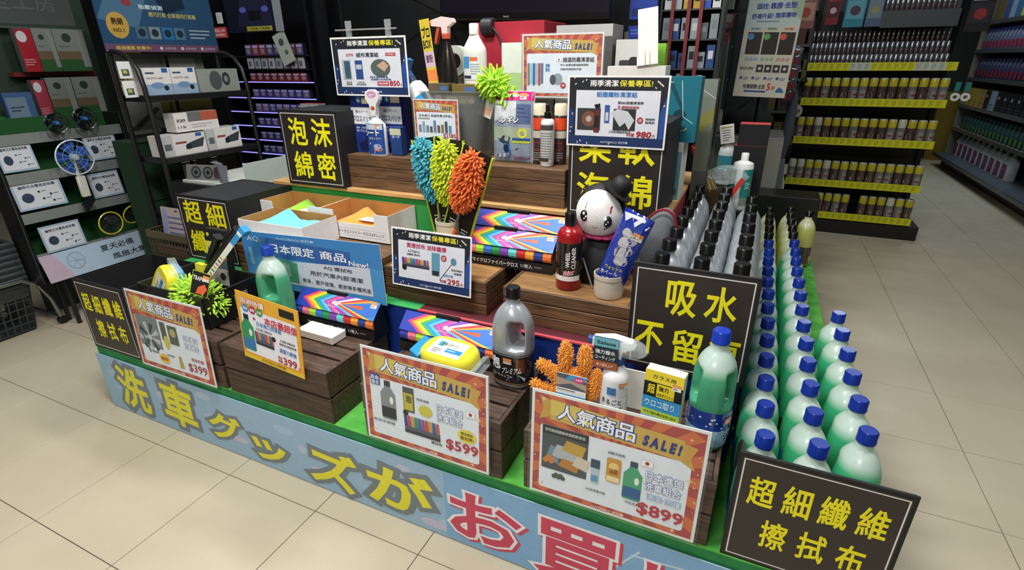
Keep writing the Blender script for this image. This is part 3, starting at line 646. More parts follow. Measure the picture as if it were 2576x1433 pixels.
def season_sign(label, x, y, z, W, H, items, rx=.1, rz=0, ry=0):
    t, b = panel_thing('price_sign', label, x, y, z, W, H, rx=rx, rz=rz, ry=ry); m = W*.018
    b.rect(m, m, W-m, H-m, '#23262e', 1); b.rect(m, m, W-m, H*.15, '#1f3462', 2)
    b.poly([(m, H*.15), (W*.06, H*.15), (W*.075, H*.5), (m, H*.55)], '#1f3a70', 2); b.poly([(W-m, H*.15), (W*.93, H*.15), (W*.93, H*.5), (W-m, H*.75)], '#2a4f9c', 2)
    b.text('雨季清潔', W*.37, H*.895, W*.28, H*.09, '#f0f0ee', 4, .03); b.text('保養專區!', W*.68, H*.895, W*.32, H*.09, '#e6dc3c', 4, .03)
    R = random.Random(8)
    for k in range(14):
        u, v = R.choice([(R.uniform(.03, .2), R.uniform(.84, .96)), (R.uniform(.87, .97), R.uniform(.5, .96)), (R.uniform(.03, .06), R.uniform(.1, .8)), (R.uniform(.1, .9), R.uniform(.03, .07))]); a = R.uniform(0, 3)
        b.line(W*u, H*v, W*u+.006*math.cos(a), H*v+.006*math.sin(a), .003, '#dcdccc', 5)
    b.line(W*.88, H*.93, W*.94, H*.86, .004, '#d8d8c0', 5)
    b.rect(W*.09, H*.155, W*.92, H*.80, '#dde0ea', 3); b.text('AUTOBACS 安托華', W*.5, H*.075, W*.28, H*.035, '#c8cfdd', 4, .02)
    items(b, W, H); b.build('print', t, 'card'); return t
def s295(b, W, H):
    b.text('買擦拭布 送除塵撢', W*.45, H*.73, W*.5, H*.085, '#b8385e', 6, .03); b.text('AUTOBACS', W*.29, H*.63, W*.15, H*.035, '#333', 6, .02); b.text('超纖擦 擦拭布', W*.29, H*.575, W*.17, H*.035, '#333', 6, .02)
    rainbow_mini(b, W*.14, H*.36, W*.35, H*.15, 6); b.disc(W*.17, H*.34, W*.03, '#1f2024', 9); b.rect(W*.52, H*.28, W*.62, H*.66, '#5f9ab0', 6); b.rect(W*.53, H*.28, W*.61, H*.36, '#2a3036', 7)
    b.disc(W*.67, H*.59, W*.035, '#a83a48', 6); b.text('送', W*.67, H*.59, W*.04, H*.06, '#f0e0e0', 8, .02); b.line(W*.62, H*.22, W*.77, H*.52, .002, '#4a4e54', 6); b.disc(W*.79, H*.56, W*.035, '#5a8aa0', 7, H*.06)
    b.text('長短伸縮式', W*.83, H*.42, W*.14, H*.035, '#333', 6, .02); b.text('除塵撢', W*.84, H*.365, W*.09, H*.035, '#333', 6, .02); b.text('清潔方便', W*.72, H*.31, W*.13, H*.045, '#4a7ab0', 6, .02)
    b.text('特價', W*.66, H*.205, W*.08, H*.05, '#b03040', 6, .03); b.text('295', W*.79, H*.215, W*.15, H*.095, '#a82c34', 6, .04); b.text('元', W*.89, H*.195, W*.035, H*.045, '#a82c34', 6, .02)
def s980(b, W, H):
    b.text('鋁圈鐵粉清潔組', W*.50, H*.745, W*.40, H*.075, '#3a7ac0', 6, .03); b.rect(W*.11, H*.24, W*.35, H*.55, '#3a3a3c', 6); b.disc(W*.23, H*.40, W*.075, '#7a5040', 7, H*.11); b.disc(W*.23, H*.40, W*.03, '#b0a8a0', 8)
    b.rect(W*.285, H*.21, W*.34, H*.53, '#6a2a28', 8); b.rect(W*.29, H*.28, W*.335, H*.45, '#23201f', 9); b.poly([(W*.28, H*.60), (W*.34, H*.62), (W*.345, H*.56), (W*.30, H*.54)], '#1c1c1e', 8); b.rect(W*.39, H*.35, W*.44, H*.6, '#3a5a98', 7); b.rect(W*.40, H*.38, W*.43, H*.5, '#c8ccd4', 8)
    b.rect(W*.48, H*.25, W*.70, H*.55, '#2f3234', 6); b.poly([(W*.46, H*.50), (W*.52, H*.55), (W*.62, H*.52), (W*.69, H*.40), (W*.64, H*.26), (W*.60, H*.36), (W*.55, H*.30), (W*.50, H*.40)], '#c8ccd0', 7)
    b.text('買BBS鋁圈清潔劑', W*.64, H*.635, W*.25, H*.04, '#333', 6, .025); b.text('送', W*.53, H*.575, W*.03, H*.045, '#a8323c', 7, .03); b.text('鋼圈細縫刷', W*.64, H*.575, W*.17, H*.04, '#a8323c', 7, .02)
    b.text('三段除鐵輪更乾淨', W*.55, H*.23, W*.22, H*.032, '#333', 9, .02); b.disc(W*.745, H*.40, W*.03, '#a8323c', 7); b.text('送', W*.745, H*.40, W*.035, H*.045, '#f2d8d8', 8, .02); b.text('細縫刷', W*.84, H*.42, W*.09, H*.032, '#333', 7, .02); b.text('輪框刷', W*.84, H*.375, W*.09, H*.032, '#333', 7, .02)
    b.text('特價', W*.66, H*.195, W*.08, H*.05, '#b03040', 8, .03); b.text('980', W*.79, H*.205, W*.15, H*.09, '#a82c34', 8, .05, skew=.15); b.text('元', W*.885, H*.19, W*.03, H*.04, '#a82c34', 6, .02)
def s850(b, W, H):
    b.text('SOFT99', W*.25, H*.70, W*.1, H*.05, '#b8405a', 6, .04); b.text('絨布清潔組', W*.49, H*.70, W*.3, H*.08, '#333a44', 6, .03); b.rect(W*.73, H*.68, W*.86, H*.73, '#b8404c', 6); b.text('日本進口', W*.795, H*.705, W*.1, H*.03, '#f2e0e0', 7, .02)
    b.rect(W*.13, H*.28, W*.25, H*.62, '#a8b8bc', 6); b.rect(W*.16, H*.30, W*.24, H*.60, '#3f5a6a', 7); b.rect(W*.31, H*.29, W*.41, H*.61, '#2f4f8a', 6); b.rect(W*.32, H*.46, W*.40, H*.54, '#b8c4d4', 7)
    b.disc(W*.65, H*.48, W*.13, '#5a6462', 6, H*.15); b.poly([(W*.6, H*.52), (W*.7, H*.6), (W*.76, H*.52), (W*.70, H*.42)], '#c8a890', 7); b.text('絨布座椅清潔', W*.62, H*.33, W*.24, H*.035, '#2f4a80', 8, .02); b.text('深層髒污去除無殘', W*.64, H*.29, W*.27, H*.035, '#2f4a80', 8, .02)
    b.text('布料系', W*.2, H*.235, W*.08, H*.03, '#333', 6, .02); b.text('清潔劑', W*.2, H*.20, W*.08, H*.03, '#333', 6, .02); b.text('SOFT99', W*.37, H*.235, W*.09, H*.03, '#333', 6, .01); b.text('車內清潔劑', W*.37, H*.20, W*.13, H*.03, '#333', 6, .02)
    b.rect(W*.59, H*.185, W*.745, H*.255, '#b8304a', 6); b.text('現金特價', W*.667, H*.22, W*.13, H*.04, '#f6e4e6', 7, .02); b.text('850', W*.82, H*.225, W*.13, H*.09, '#a8283c', 6, .05); b.text('元', W*.905, H*.2, W*.025, H*.035, '#a8283c', 6, .02)
season_sign('dark bordered price sign reading 295 on the middle step', 1.675, .425, .655, .302, .197, s295, rx=.12)
season_sign('dark bordered price sign reading 980 above the 柔軟海綿 carton', 2.168, .752, 1.096, .308, .208, s980, rx=.0)

def aq(b, W, H):
    b.rect(0, 0, W, H, '#4a94cf', 1); b.poly([(0, H*.55), (W, H*.6), (W, H), (0, H)], '#3f86c6', 2); b.poly([(W*.14, H*.60), (W*.80, H*.55), (W*.80, H*.82), (W*.2, H*.92)], '#3563a8', 3)
    b.text('AQ.', W*.10, H*.87, W*.11, H*.1, '#d6e6f2', 4, -.01); b.text('AUTOBACS 安托華', W*.42, H*.925, W*.28, H*.04, '#cfe0ee', 4, .01)
    b.poly([(W*.17, H*.12), (W*.92, H*.12), (W*.92, H*.60), (W*.17, H*.52)], '#cbd5e2', 4)
    b.text('日本限定', W*.385, H*.735, W*.33, H*.165, '#f1f5fa', 5, .03, -.02, out='#2b55a0', ow=.05); b.text('商品', W*.68, H*.72, W*.18, H*.15, '#f1f5fa', 5, .03, -.02, out='#2b55a0', ow=.05)
    b.text('New!', W*.85, H*.64, W*.13, H*.085, '#f0f4f8', 6, .03, -.02, out='#2b55a0', ow=.06)
    b.text('AQ 擦拭布', W*.70, H*.505, W*.2, H*.075, '#3a3d44', 6, .02, -.02); b.text('用於汽車內部清潔', W*.68, H*.375, W*.37, H*.085, '#3a3d44', 6, .02, -.02); b.text('車身、窗戶玻璃、廚房等多種用途', W*.67, H*.22, W*.48, H*.08, '#3a3d44', 6, .02, -.02)
    b.poly([(W*.22, H*.20), (W*.40, H*.16), (W*.41, H*.52), (W*.24, H*.58)], '#4e9c7c', 7); b.rrect(W*.30, H*.26, W*.35, H*.50, .005, '#8fb8a6', 8); b.rect(W*.04, H*.40, W*.07, H*.72, '#7ab8e2', 3)
t, b = panel_thing('product_sign', 'wide blue sign reading 日本限定商品 on the middle step edge', 1.045, .372, .568, .64, .212, rx=.03, ry=-.045)
aq(b, .64, .212); b.build('print', t, 'card')
b = B(); b.box(.30, .002, .015, .34, .05, .05, '#101214'); b.build('stand_foot', t, 'satin')

t, b = panel_thing('price_sign', 'yellow bordered sign reading 本店最超值 and 399 standing on the front crate', 1.325, .082, .478, .252, .238, rx=.0, ry=.10, back='#f0a830')
W, H = .252, .238; b.rect(0, 0, W, H, '#efab33', 1); b.poly([(0, H*.62), (W, H*.55), (W, H), (0, H)], '#f2b53c', 2); b.rect(0, 0, W, H*.06, '#ecc83a', 2)
b.rrect(W*.05, H*.10, W*.94, H*.78, .008, '#f3f5ff', 3); b.text('限時特價', W*.27, H*.885, W*.38, H*.09, '#fbf2ea', 5, .03, out='#c84a30', ow=.08)
for k, c in enumerate(('#4a90c8', '#b83a5a', '#4aa04a')): b.disc(W*(.14+.115*k), H*.78, W*.055, c, 5); b.text(('超值', '優惠', '必買')[k], W*(.14+.115*k), H*.78, W*.075, H*.04, '#f6f6f6', 7, .03)
b.text('本店最超值', W*.70, H*.685, W*.52, H*.12, '#c8304a', 6, .04, out='#f8e4e4', ow=.07); b.disc(W*.27, H*.66, W*.02, '#b03a3a', 6, n=10); b.text('日本進口洗車組', W*.50, H*.60, W*.40, H*.07, '#4a8ac8', 6, .03)
mini_bottle(b, W*.13, H*.14, H*.55, '#2f9c66', '#3a7ab8', '#1c2430', 6); rainbow_mini(b, W*.25, H*.28, W*.3, H*.2, 6); b.disc(W*.56, H*.45, W*.035, '#20222a', 9); b.text('日本進口擦拭布', W*.41, H*.52, W*.26, H*.035, '#555', 6, .02)
b.text('大容量 保養車漆', W*.78, H*.47, W*.24, H*.035, '#333', 6, .02); b.text('輕鬆洗淨柔軟厚實', W*.78, H*.415, W*.27, H*.035, '#333', 6, .02); b.text('清潔力更強', W*.77, H*.315, W*.27, H*.07, '#3a70b8', 6, .03)
b.text('現金', W*.63, H*.195, W*.07, H*.05, '#b8303c', 6, .03); b.text('特價', W*.63, H*.14, W*.07, H*.05, '#b8303c', 6, .03); b.text('399', W*.79, H*.165, W*.22, H*.12, '#b8303c', 6, .04); b.text('元', W*.93, H*.13, W*.04, H*.045, '#b8303c', 6, .02)
b.text('AUTOBACS 安托華', W*.5, H*.045, W*.4, H*.04, '#6a5a20', 5, .02); b.rect(W*.70, H*.84, W*.93, H*.95, '#1c1a16', 5); b.build('print', t, 'card')
b = B(); b.box(.05, .0005, .002, .20, .03, .006, '#2a241c'); b.build('stand_foot', t, 'satin')
#PART2
# ---------------------------------------------------------------- generic packaging
def prod_box(label, x, y, z, W, Dp, H, front, side, rz=0, rx=0, art=None, name='product_box', top=None, group=None, c=.001, cat='box', ry=0):
    """carton; x,y,z = lower front left corner"""
    t = thing(name, label, cat, (x, y, z), (rx, ry, rz), group); b = B(); b.box(0, 0, 0, W, Dp, H, side, c)
    if top: b.box(.001, .001, H-.0005, W-.001, Dp-.001, H+.0004, top)
    b.build('carton_body', t, 'card'); b = U(B(), 0, -.0002, 0); b.rect(.0005, .0005, W-.0005, H-.0005, front, 1)
    if art: art(b, W, H)
    b.build('front_print', t, 'card'); return t
def price_tag(b, u, v, s=.012, w=9): b.rect(u-s, v-s*.8, u+s, v+s*.8, '#f2eee6', w); b.rect(u-s, v+s*.1, u+s, v+s*.8, '#ee9a5a', w+1); b.lines(u-s*.8, v-s*.15, s*1.6, 1, '#666', s*.3, s*.4, w+1)
CL = ['#2f3a9c', '#e8708c', '#a8d830', '#2f6ec0', '#1f9040', '#7a3fa8', '#66c8c8', '#c02830', '#f4a030', '#24408c', '#ee7a38']
def rainbow_box(label, x, y, z, rz=0, foot=0):
    W, Dp, H = .345, .078, .118; t = thing('cloth_set_box', label, 'box', (x, y, z), (0, 0, rz), 'rainbow striped cloth set boxes')
    b = B(); b.prism([(0, 0), (Dp, 0), (.055, H-.004), (.048, H-.004), (.034, .033), (0, .033)], 0, W, '#141418', 'x')
    for q0 in (0, W-.002): b.prism([(.004, .0332), (.034, .0332), (.048, H-.003), (.006, .072)], q0, q0+.002, '#191a20', 'x')
    if foot: b.box(.01, .01, -foot, W-.01, Dp-.01, -.0003, '#1a1a1e')
    b.build('base_tray', t, 'satin')
    b = U(B(), 0, 0, 0); b.text('マイクロファイバークロス', W*.40, .016, W*.50, .016, '#f0f0ee', 1, .03); b.text('11枚入', W*.74, .018, W*.12, .015, '#e6e6e2', 1, .02); b.lines(W*.82, .020, W*.12, 1, '#888', .004, .006, 1); b.build('base_print', t, 'card')
    n = 11
    for i in range(n):
        b = B(); x0 = .003+i*(W-.006)/n; ww = (W-.006)/n; pts = []
        for a in range(6): th = pi*(.5+a/5); pts.append((.018+.020*math.cos(th), .0535+.0192*math.sin(th)))
        pts += [(.033, .0342), (.034, .0728)]
        b.prism(pts, x0+.0006, x0+ww-.0006, CL[i], 'x'); b.build('rolled_cloth', t, 'matte')
    # slanted lid with chevron print
    P0 = Vector((0, .003, .0735)); P1 = Vector((0, .052, H+.0005)); L_ = (P1-P0).length; vv = (P1-P0)/L_; nn = Vector((0, -vv.z, vv.y))
    b = B(); M = Matrix(((1, 0, 0, 0), (0, vv.y, nn.y, P0.y), (0, vv.z, nn.z, P0.z), (0, 0, 0, 1))); b.M = M
    b.box(0, 0, -.0012, W, L_, 0, '#2a3fa8'); b.build('lid', t, 'satin')
    b = B(); b.M = M; Hh = L_; ax, ay = W*.10, Hh*.5
    cols = ['#e8406c', '#f3a23c', '#f3d93c', '#46b050', '#2f8fd8', '#49c4d8', '#b24aa8', '#e060a0', '#8ad0f0']
    def band(x0, x1, col, w): b.poly([(x0, ay), (min(x0+W*.16, W), Hh), (min(x1+W*.16, W), Hh), (x1, ay), (min(x1+W*.16, W), 0), (min(x0+W*.16, W), 0)], col, w)
    for i, c in enumerate(cols): band(W*(.06+.045*i), W*(.115+.045*i), c, 1)
    b.poly([(W*.45, ay), (W*.62, Hh), (W, Hh), (W, 0), (W*.62, 0)], '#3f86d8', 2)
    for (a, c) in (((W*.40, W*.60, W*.70), '#a63c9c'), ((W*.44, W*.70, W*.78), '#57b8e0'), ((W*.48, W*.78, W*.88), '#e0383c'), ((W*.52, W*.88, W*.96), '#f3c23a')):
        b.poly([(a[0], ay), (a[1], 0), (a[2], 0), (a[0]+.012, ay)], c, 3)
        b.poly([(a[0], ay), (a[0]+.012, ay), (a[2]+W*.02, Hh), (a[1], Hh)], {'#a63c9c': '#8e50b8', '#57b8e0': '#cfe4f4', '#e0383c': '#e2484a', '#f3c23a': '#f2a23a'}[c], 3)
    b.poly([(W*.56, ay), (W*.86, Hh*.78), (W, Hh*.8), (W, Hh*.25), (W*.9, Hh*.1)], '#3a74cc', 4); b.poly([(W*.58, ay), (W*.82, Hh*.62), (W*.82, Hh*.42)], '#e8603a', 5)
    for k in range(5): b.disc(W*.46+.006*k, ay+.003*math.sin(k*2), .0065, '#f6e6ea', 6); b.line(W*.45+.007*k, ay-.006, W*.46+.007*k, ay+.008, .0014, '#c03a5a', 7)
    b.text('AQUA CLOTH', W*.46, ay-.013, .05, .004, '#fff', 6, .02); price_tag(b, W*.94, Hh*.78, .012, 8); b.build('lid_print', t, 'satin')
    b = B(); b.box(W*.33, .048, H-.004, W*.58, .058, H+.010, '#121214', .001); b.build('closure_tab', t, 'satin'); return t
rainbow_box('rainbow striped cloth set box on the crate behind the yellow 399 sign', 1.320, .312, .4865)
rainbow_box('rainbow striped cloth set box behind the yellow car sponge', 1.772, .305, .4865, -.0)
rainbow_box('rainbow striped cloth set box in front beside the red wheel cleaner, middle step', 1.838, .600, .7015)
rainbow_box('rainbow striped cloth set box at the back, raised against the red riser', 1.845, .690, .738, 0, .035)

def cloth_tray(label, x, y, z, col, txt, full, logo=True, cut=True):
    W, Dp, H, th = .322, .178, .108, .003; t = thing('cloth_tray', label, 'tray', (x, y, z)); k = '#ebebec'; br = '#c08a50'
    b = B(); b.box(0, 0, 0, W, Dp, .003, br)
    b.box(0, Dp-th, .003, W, Dp, H, '#b98449'); b.box(0, th, .003, th*.5, Dp-th, H, k); b.box(th*.5, th, .003, th, Dp-th, H, br)
    b.box(W-th*.5, th, .003, W, Dp-th, H, k); b.box(W-th, th, .003, W-th*.5, Dp-th, H, br)
    if cut: b.prism([(0, 0), (W, 0), (W, H), (W*.80, H), (W*.80, H*.58), (W*.20, H*.58), (W*.20, H), (0, H)], 0, th, k)
    else: b.box(0, 0, 0, W, th, H*.98, k)
    b.build('tray_body', t, 'card')
    b = U(B(), 0, 0, 0); b.frame(W*.14, H*.14, W*.95, H*.40, .0008, '#9a9aa4', 1)
    if logo: b.rect(W*.17, H*.18, W*.225, H*.36, '#3a70b8', 1); b.rect(W*.18, H*.2, W*.195, H*.34, '#eee', 2)
    b.text(txt, W*.59, H*.27, W*.68, H*.13, '#33353c', 1, .015); b.build('front_print', t, 'card')
    for i in range(7):   # the cloths in the pile, topmost one crumpled
        b = B(); z0 = .004+i*full/7; z1 = z0+full/7-.0008; R = random.Random(i); j = lambda: R.uniform(-.004, .004)
        b.box(.03+j(), .02+j(), z0, W-.03+j(), Dp-.02+j(), z1, col, .002); b.build('folded_cloth', t, 'chenille')
    b = B(); rings = []
    for a in range(9):
        v = .02+a*(Dp-.05)/8; rings.append([(.04+c*(W-.08)/10, v, .006+full+.006*math.sin(c*.9)+(.035*math.exp(-((c-3)/1.6)**2)*a/8)) for c in range(11)])
    b.loft(rings, col, False, True, False); b.M = Matrix.Translation((0, 0, 0)); o = b.build('folded_cloth', t, 'chenille', 'crumpled topmost cloth'); md = o.modifiers.new('s', 'SOLIDIFY'); md.thickness = .002
    if not cut: return t
    b = UZ(B(), .0, 0, .012+full+.004); b.rect(W*.42, Dp*.30, W*.66, Dp*.58, '#eef0e6', 1); b.lines(W*.47, Dp*.5, W*.14, 2, '#777', .004, .01, 2); b.build('paper_label', t, 'card')
    return t
cloth_tray('white and brown card tray holding orange microfibre cloths', 1.222, .596, .7215, '#f0a040', 'マイクロファイバークロスSオレンジ', .045)
cloth_tray('white and brown card tray holding lime green microfibre cloths', .898, .600, .7215, '#9ad838', 'マイクロファイバークロスSグリーン', .045, False)
cloth_tray('front white card tray filled with light blue microfibre cloths', .985, .415, .7015, '#6fd0da', '', .078, False, False)

# ---------------------------------------------------------------- chenille things
def noodles(b, pts, ln, r, col, drop=.4, n=5, jit=.5, seed=1):
    R = random.Random(seed)
    for p, nr in pts:
        p = Vector(p); d = (Vector(nr)+Vector((R.uniform(-jit, jit), R.uniform(-jit, jit), R.uniform(-jit, jit)-drop))).normalized(); l = ln*R.uniform(.7, 1.2); q = d.orthogonal().normalized()*l*.15*R.uniform(-1, 1)
        b.tube([p-d*r, p+d*l*.5+q, p+d*l], [r*.9, r, r*.55], col, n)
    return b
def on_ball(c, r, n, seed=0, front=None):
    R = random.Random(seed); o = []; g = (5**.5-1)*pi
    for i in range(n):
        z = 1-2*(i+.5)/n; q = math.sqrt(1-z*z); a = g*i+R.uniform(-.2, .2); d = Vector((q*math.cos(a), q*math.sin(a), z)); o.append(((c[0]+d.x*r[0], c[1]+d.y*r[1], c[2]+d.z*r[2]), Vector((d.x/r[0], d.y/r[1], d.z/r[2])).normalized()))
    return o
def duster(label, loc, rot, col, dark, hook):
    """origin at the lower end of the card; head at the top"""
    t = thing('microfibre_duster', label, 'duster', loc, rot, 'microfibre dusters in the cream pot'); L_ = .40
    b = B(); b.box(-.055, .030, 0, .055, .033, L_-.01, '#1b1c1c'); b.build('backing_card', t, 'card')
    b = B(); b.box(-.057, .026, .0, -.052, .035, L_-.01, '#c8e02c'); b.box(.052, .026, 0, .057, .035, L_-.01, '#c8e02c'); b.build('card_edge', t, 'card')
    b = U(B(), 0, .030, 0); b.lines(-.04, .12, .03, 4, '#e8e8e0', .005, .012, 1); b.lines(.012, .10, .03, 3, '#e8e8e0', .005, .012, 1); b.build('card_print', t, 'card')
    b = B(); b.tube([(0, .008, .0), (0, .008, .10)], [.010, .008], hook, 12); b.build('handle', t, 'gloss')
    b = B(); b.tube([(0, .008, .10), (0, .008, .20)], .004, '#9aa0a6', 10); b.build('shaft', t, 'metal')
    b = B(); c, r = (0, .004, .285), (.040, .020, .100); b.ball(c, r, dark, 14, 10); b.build('head', t, 'chenille')
    b = B(); noodles(b, on_ball(c, r, 430, 3), .021, .0038, col, .45, 6, .35, 4); b.build('chenille_pile', t, 'chenille', kind='stuff'); return t
duster('turquoise chenille duster leaning left in the cream pot', (1.760, .645, .722), (.06, -.17, .0), '#4fb4c6', '#2f8ca0', '#4fb4c6')
duster('lime yellow chenille duster standing between the turquoise and orange ones', (1.782, .625, .722), (.08, .06, 0), '#cfe02c', '#a8bc20', '#cfe02c')
duster('orange chenille duster leaning right in the cream pot', (1.790, .600, .722), (.10, .37, 0), '#f07a34', '#cc5a20', '#e8833a')
def pot(label, x, y, z, r, h, col):
    t = thing('pot', label, 'pot', (x, y, z)); b = B(); b.lathe([(r*.94, 0), (r*.97, .004), (r, h*.3), (r, h-.012), (r*1.04, h-.012), (r*1.04, h), (r*.96, h), (r*.95, .008), (.001, .006)], col, 32); b.build('pot_body', t, 'satin'); return t
pot('cream pot holding three chenille dusters', 1.783, .632, .7025, .047, .135, '#dbd0b6')
pot('short speckled beige pot on the crate edge holding the blue mop pouch', 2.392, .522, .7025, .044, .070, '#cfc4b2')

def mitt(label, loc, rot, col, dark, balls, n, ln, r, grp=None):
    t = thing('chenille_mitt', label, 'glove', loc, rot); b = B()
    for c, rr in balls: b.ball(c, rr, dark, 12, 8)
    b.build('mitt_body', t, 'chenille'); b = B()
    tot = sum(rr[0]*rr[2] for c, rr in balls)
    for i, (c, rr) in enumerate(balls): noodles(b, on_ball(c, rr, int(n*rr[0]*rr[2]/tot), i), ln, r, col, .1, 5, .5, i)
    b.build('chenille_pile', t, 'chenille', kind='stuff'); return t
m = mitt('orange chenille wash glove with spread fingers and photo label', (2.392, .20, .4865), (-.10, 0, 0), '#f2a436', '#d98a24', [((.004, 0, .085), (.056, .02, .085))]+[((x, 0, z), (rr, .013, rr*1.15)) for x, z, rr in ((-.045, .125, .022), (-.066, .14, .021), (-.086, .152, .019), (-.103, .160, .015), (-.06, .075, .020), (-.083, .073, .019), (-.105, .076, .017), (-.123, .084, .013))]+[((-.030, 0, .205), (.020, .014, .052)), ((.030, 0, .205), (.020, .014, .052)), ((.070, 0, .135), (.018, .014, .050))], 2300, .0075, .0018)
m.scale = (.86, .86, .80)
b = B(); b.box(-.042, -.034, .055, .050, -.032, .165, '#e8e8e8'); b.build('card_label', m, 'card'); b = U(B(), 0, -.034, 0); W0 = -.042
b.rect(-.042, .115, .050, .165, '#5a6064', 1); b.poly([(-.042, .12), (.0, .135), (.05, .12), (.05, .14), (-.042, .15)], '#b8a090', 2); b.poly([(-.02, .145), (.05, .15), (.05, .165), (.0, .165)], '#4a9ad0', 3); b.disc(.026, .152, .016, '#d8407a', 4, .010); b.text('洗車用', .026, .152, .02, .008, '#fbe8ee', 5, .02)
b.rect(-.042, .104, .05, .1145, '#f2f0ea', 2); b.lines(-.038, .111, .08, 1, '#555', .004, .006, 3); b.rect(-.042, .055, .05, .095, '#4a9ad0', 2); b.text('ふわふわ洗車手袋', .004, .084, .075, .010, '#f0f4f8', 3, .02); b.rect(-.03, .06, .04, .075, '#d8e8f2', 3); b.build('label_print', m, 'film')

# ---------------------------------------------------------------- front crate goods
def aero(label, x, y, z, r, h, body, cap, art=None, name='spray_can', caph=.04, group=None, rot=(0, 0, 0)):
    t = thing(name, label, 'can', (x, y, z), rot, group); b = B(); b.lathe([(r*.93, 0), (r, .003), (r, h-caph), (r*.93, h-caph+.002)], body, 24); b.build('can_body', t, 'gloss')
    b = B(); b.lathe([(r*.97, h-caph+.002), (r*.97, h-.008), (r*.85, h)], cap, 24); b.build('cap', t, 'gloss')
    if art: b = B(); b.map = wrapmap(r, r, 2); art(b, b.map.T, h-caph); b.build('label', t, 'film')
    return t
def trig(t, z, c1, c2, s=1, face=-1, tag_=None):
    """trigger sprayer head on a neck at height z, nozzle towards local -x"""
    b = B(); f = face
    b.lathe([(.015*s, z), (.016*s, z+.014*s), (.011*s, z+.018*s)], c2, 16); b.build('collar', t, 'satin')
    b = B(); b.prism([(f*.052*s, z+.040*s), (f*.052*s, z+.058*s), (f*.01*s, z+.068*s), (-f*.030*s, z+.062*s), (-f*.036*s, z+.050*s), (-f*.012*s, z+.036*s), (-f*.010*s, z+.016*s), (f*.010*s, z+.016*s), (f*.012*s, z+.036*s)], -.011*s, .011*s, c1); b.build('sprayer_head', t, 'gloss')
    b = B(); b.prism([(f*.018*s, z+.038*s), (f*.030*s, z+.040*s), (f*.040*s, z+.008*s), (f*.044*s, z-.014*s), (f*.036*s, z-.016*s), (f*.030*s, z+.006*s)], -.008*s, .008*s, c2); b.build('trigger', t, 'gloss')
    b = B(); b.M = Matrix.Translation((f*.057*s, 0, z+.049*s)) @ Matrix.Rotation(pi/2, 4, 'Y'); b.lathe([(.008*s, -.006*s), (.008*s, .006*s)], c2, 10, e=3); b.build('nozzle', t, 'gloss')
t = thing('spray_bottle', 'white and blue coating spray bottle with clear blue trigger cover beside the orange glove', 'bottle', (2.505, .185, .4865)); t.scale = (1.14, 1.14, 1.03); r = .0285
b = B(); b.lathe([(r*.92, 0), (r, .004), (r, .155), (r*.98, .165), (r*.7, .178), (r*.45, .184), (r*.45, .196)], '#eef0f2', 26); b.build('bottle_body', t, 'gloss')
b = B(); b.map = wrapmap(r, r, 2); b.rect(-.09, .01, .09, .07, '#3a7fb8', 1); b.rect(-.04, .068, .04, .115, '#eef1f4', 2); b.rect(-.010, .122, .008, .142, '#3a7ab8', 2); b.text('まるごと', 0, .104, .042, .015, '#22262c', 3, .03); b.text('コーティング', 0, .085, .045, .012, '#22262c', 3, .03); b.rect(-.022, .060, .022, .07, '#2f6ab0', 3)
b.rrect(-.024, .035, -.002, .05, .004, '#c83a78', 3); b.disc(.016, .035, .010, '#d4e6f2', 3); price_tag(b, .022, .148, .010, 4); b.build('label', t, 'film'); trig(t, .192, '#e2e8ec', '#2a4a90', 1.0, -1)
b = B(); b.box(-.046, -.020, .183, .005, -.017, .262, '#22303c'); b.M = Matrix.Identity(4); b.build('hang_tag', t, 'card'); b = U(B(), 0, -.020, 0); b.rect(-.046, .239, .005, .262, '#6fb8c8', 1); b.text('SalasaSalasa'[:6], -.02, .25, .04, .009, '#16303a', 2, .03); b.rect(-.046, .183, .005, .202, '#a85a34', 1); b.text('強力撥水', -.021, .226, .042, .011, '#f2f2f0', 2, .03); b.text('コーティング', -.021, .211, .042, .010, '#f2f2f0', 2, .03); b.text('滑り感仕上げ', -.021, .192, .036, .008, '#f0d8c8', 2, .02); b.build('tag_print', t, 'card')
b = B(); b.ball((.022, 0, .235), (.040, .022, .024), '#fff', 18, 10); b.build('clear_cover', t, 'clear_plastic')
def art_uroko(b, W, H):
    b.rect(0, H*.86, W, H, '#efd83c', 2); b.rect(0, H*.68, W, H*.86, '#1c1c1c', 2); b.text('超', W*.2, H*.775, W*.2, H*.12, '#ecd42c', 3, .04); b.rect(W*.34, H*.69, W*.8, H*.85, '#ecd42c', 3); b.text('強力', W*.52, H*.80, W*.26, H*.06, '#1c1c1c', 4, .04); b.text('W水ポリッシュ', W*.57, H*.725, W*.42, H*.045, '#1c1c1c', 4, .03)
    b.rect(0, H*.52, W, H*.68, '#3a96cc', 2); b.text('ウロコ取り', W*.46, H*.60, W*.78, H*.09, '#cfe8f4', 3, .04, out='#2a70a8', ow=.07); b.rect(0, H*.44, W, H*.52, '#b8d040', 2); b.text('ガラス面の輝きを取り戻す', W*.5, H*.48, W*.86, H*.035, '#1c2a20', 3, .02)
    b.rect(0, 0, W, H*.44, '#8fb4cc', 2); b.poly([(W*.1, H*.22), (W*.2, H*.4), (W*.55, H*.36), (W*.6, H*.18)], '#5f6f98', 3); b.poly([(W*.5, H*.05), (W*.65, H*.25), (W, H*.3), (W, H*.02)], '#4a86b0', 3); b.text('ガラス用', W*.5, H*.93, W*.6, H*.05, '#4a4420', 3, .02); price_tag(b, W*.84, H*.86, .010, 5)
prod_box('yellow and blue glass scale remover pack beside the white spray bottle', 2.575, .155, .4865, .088, .032, .212, '#9ac4dc', '#e8e4c8', -.12, -.06, art_uroko)
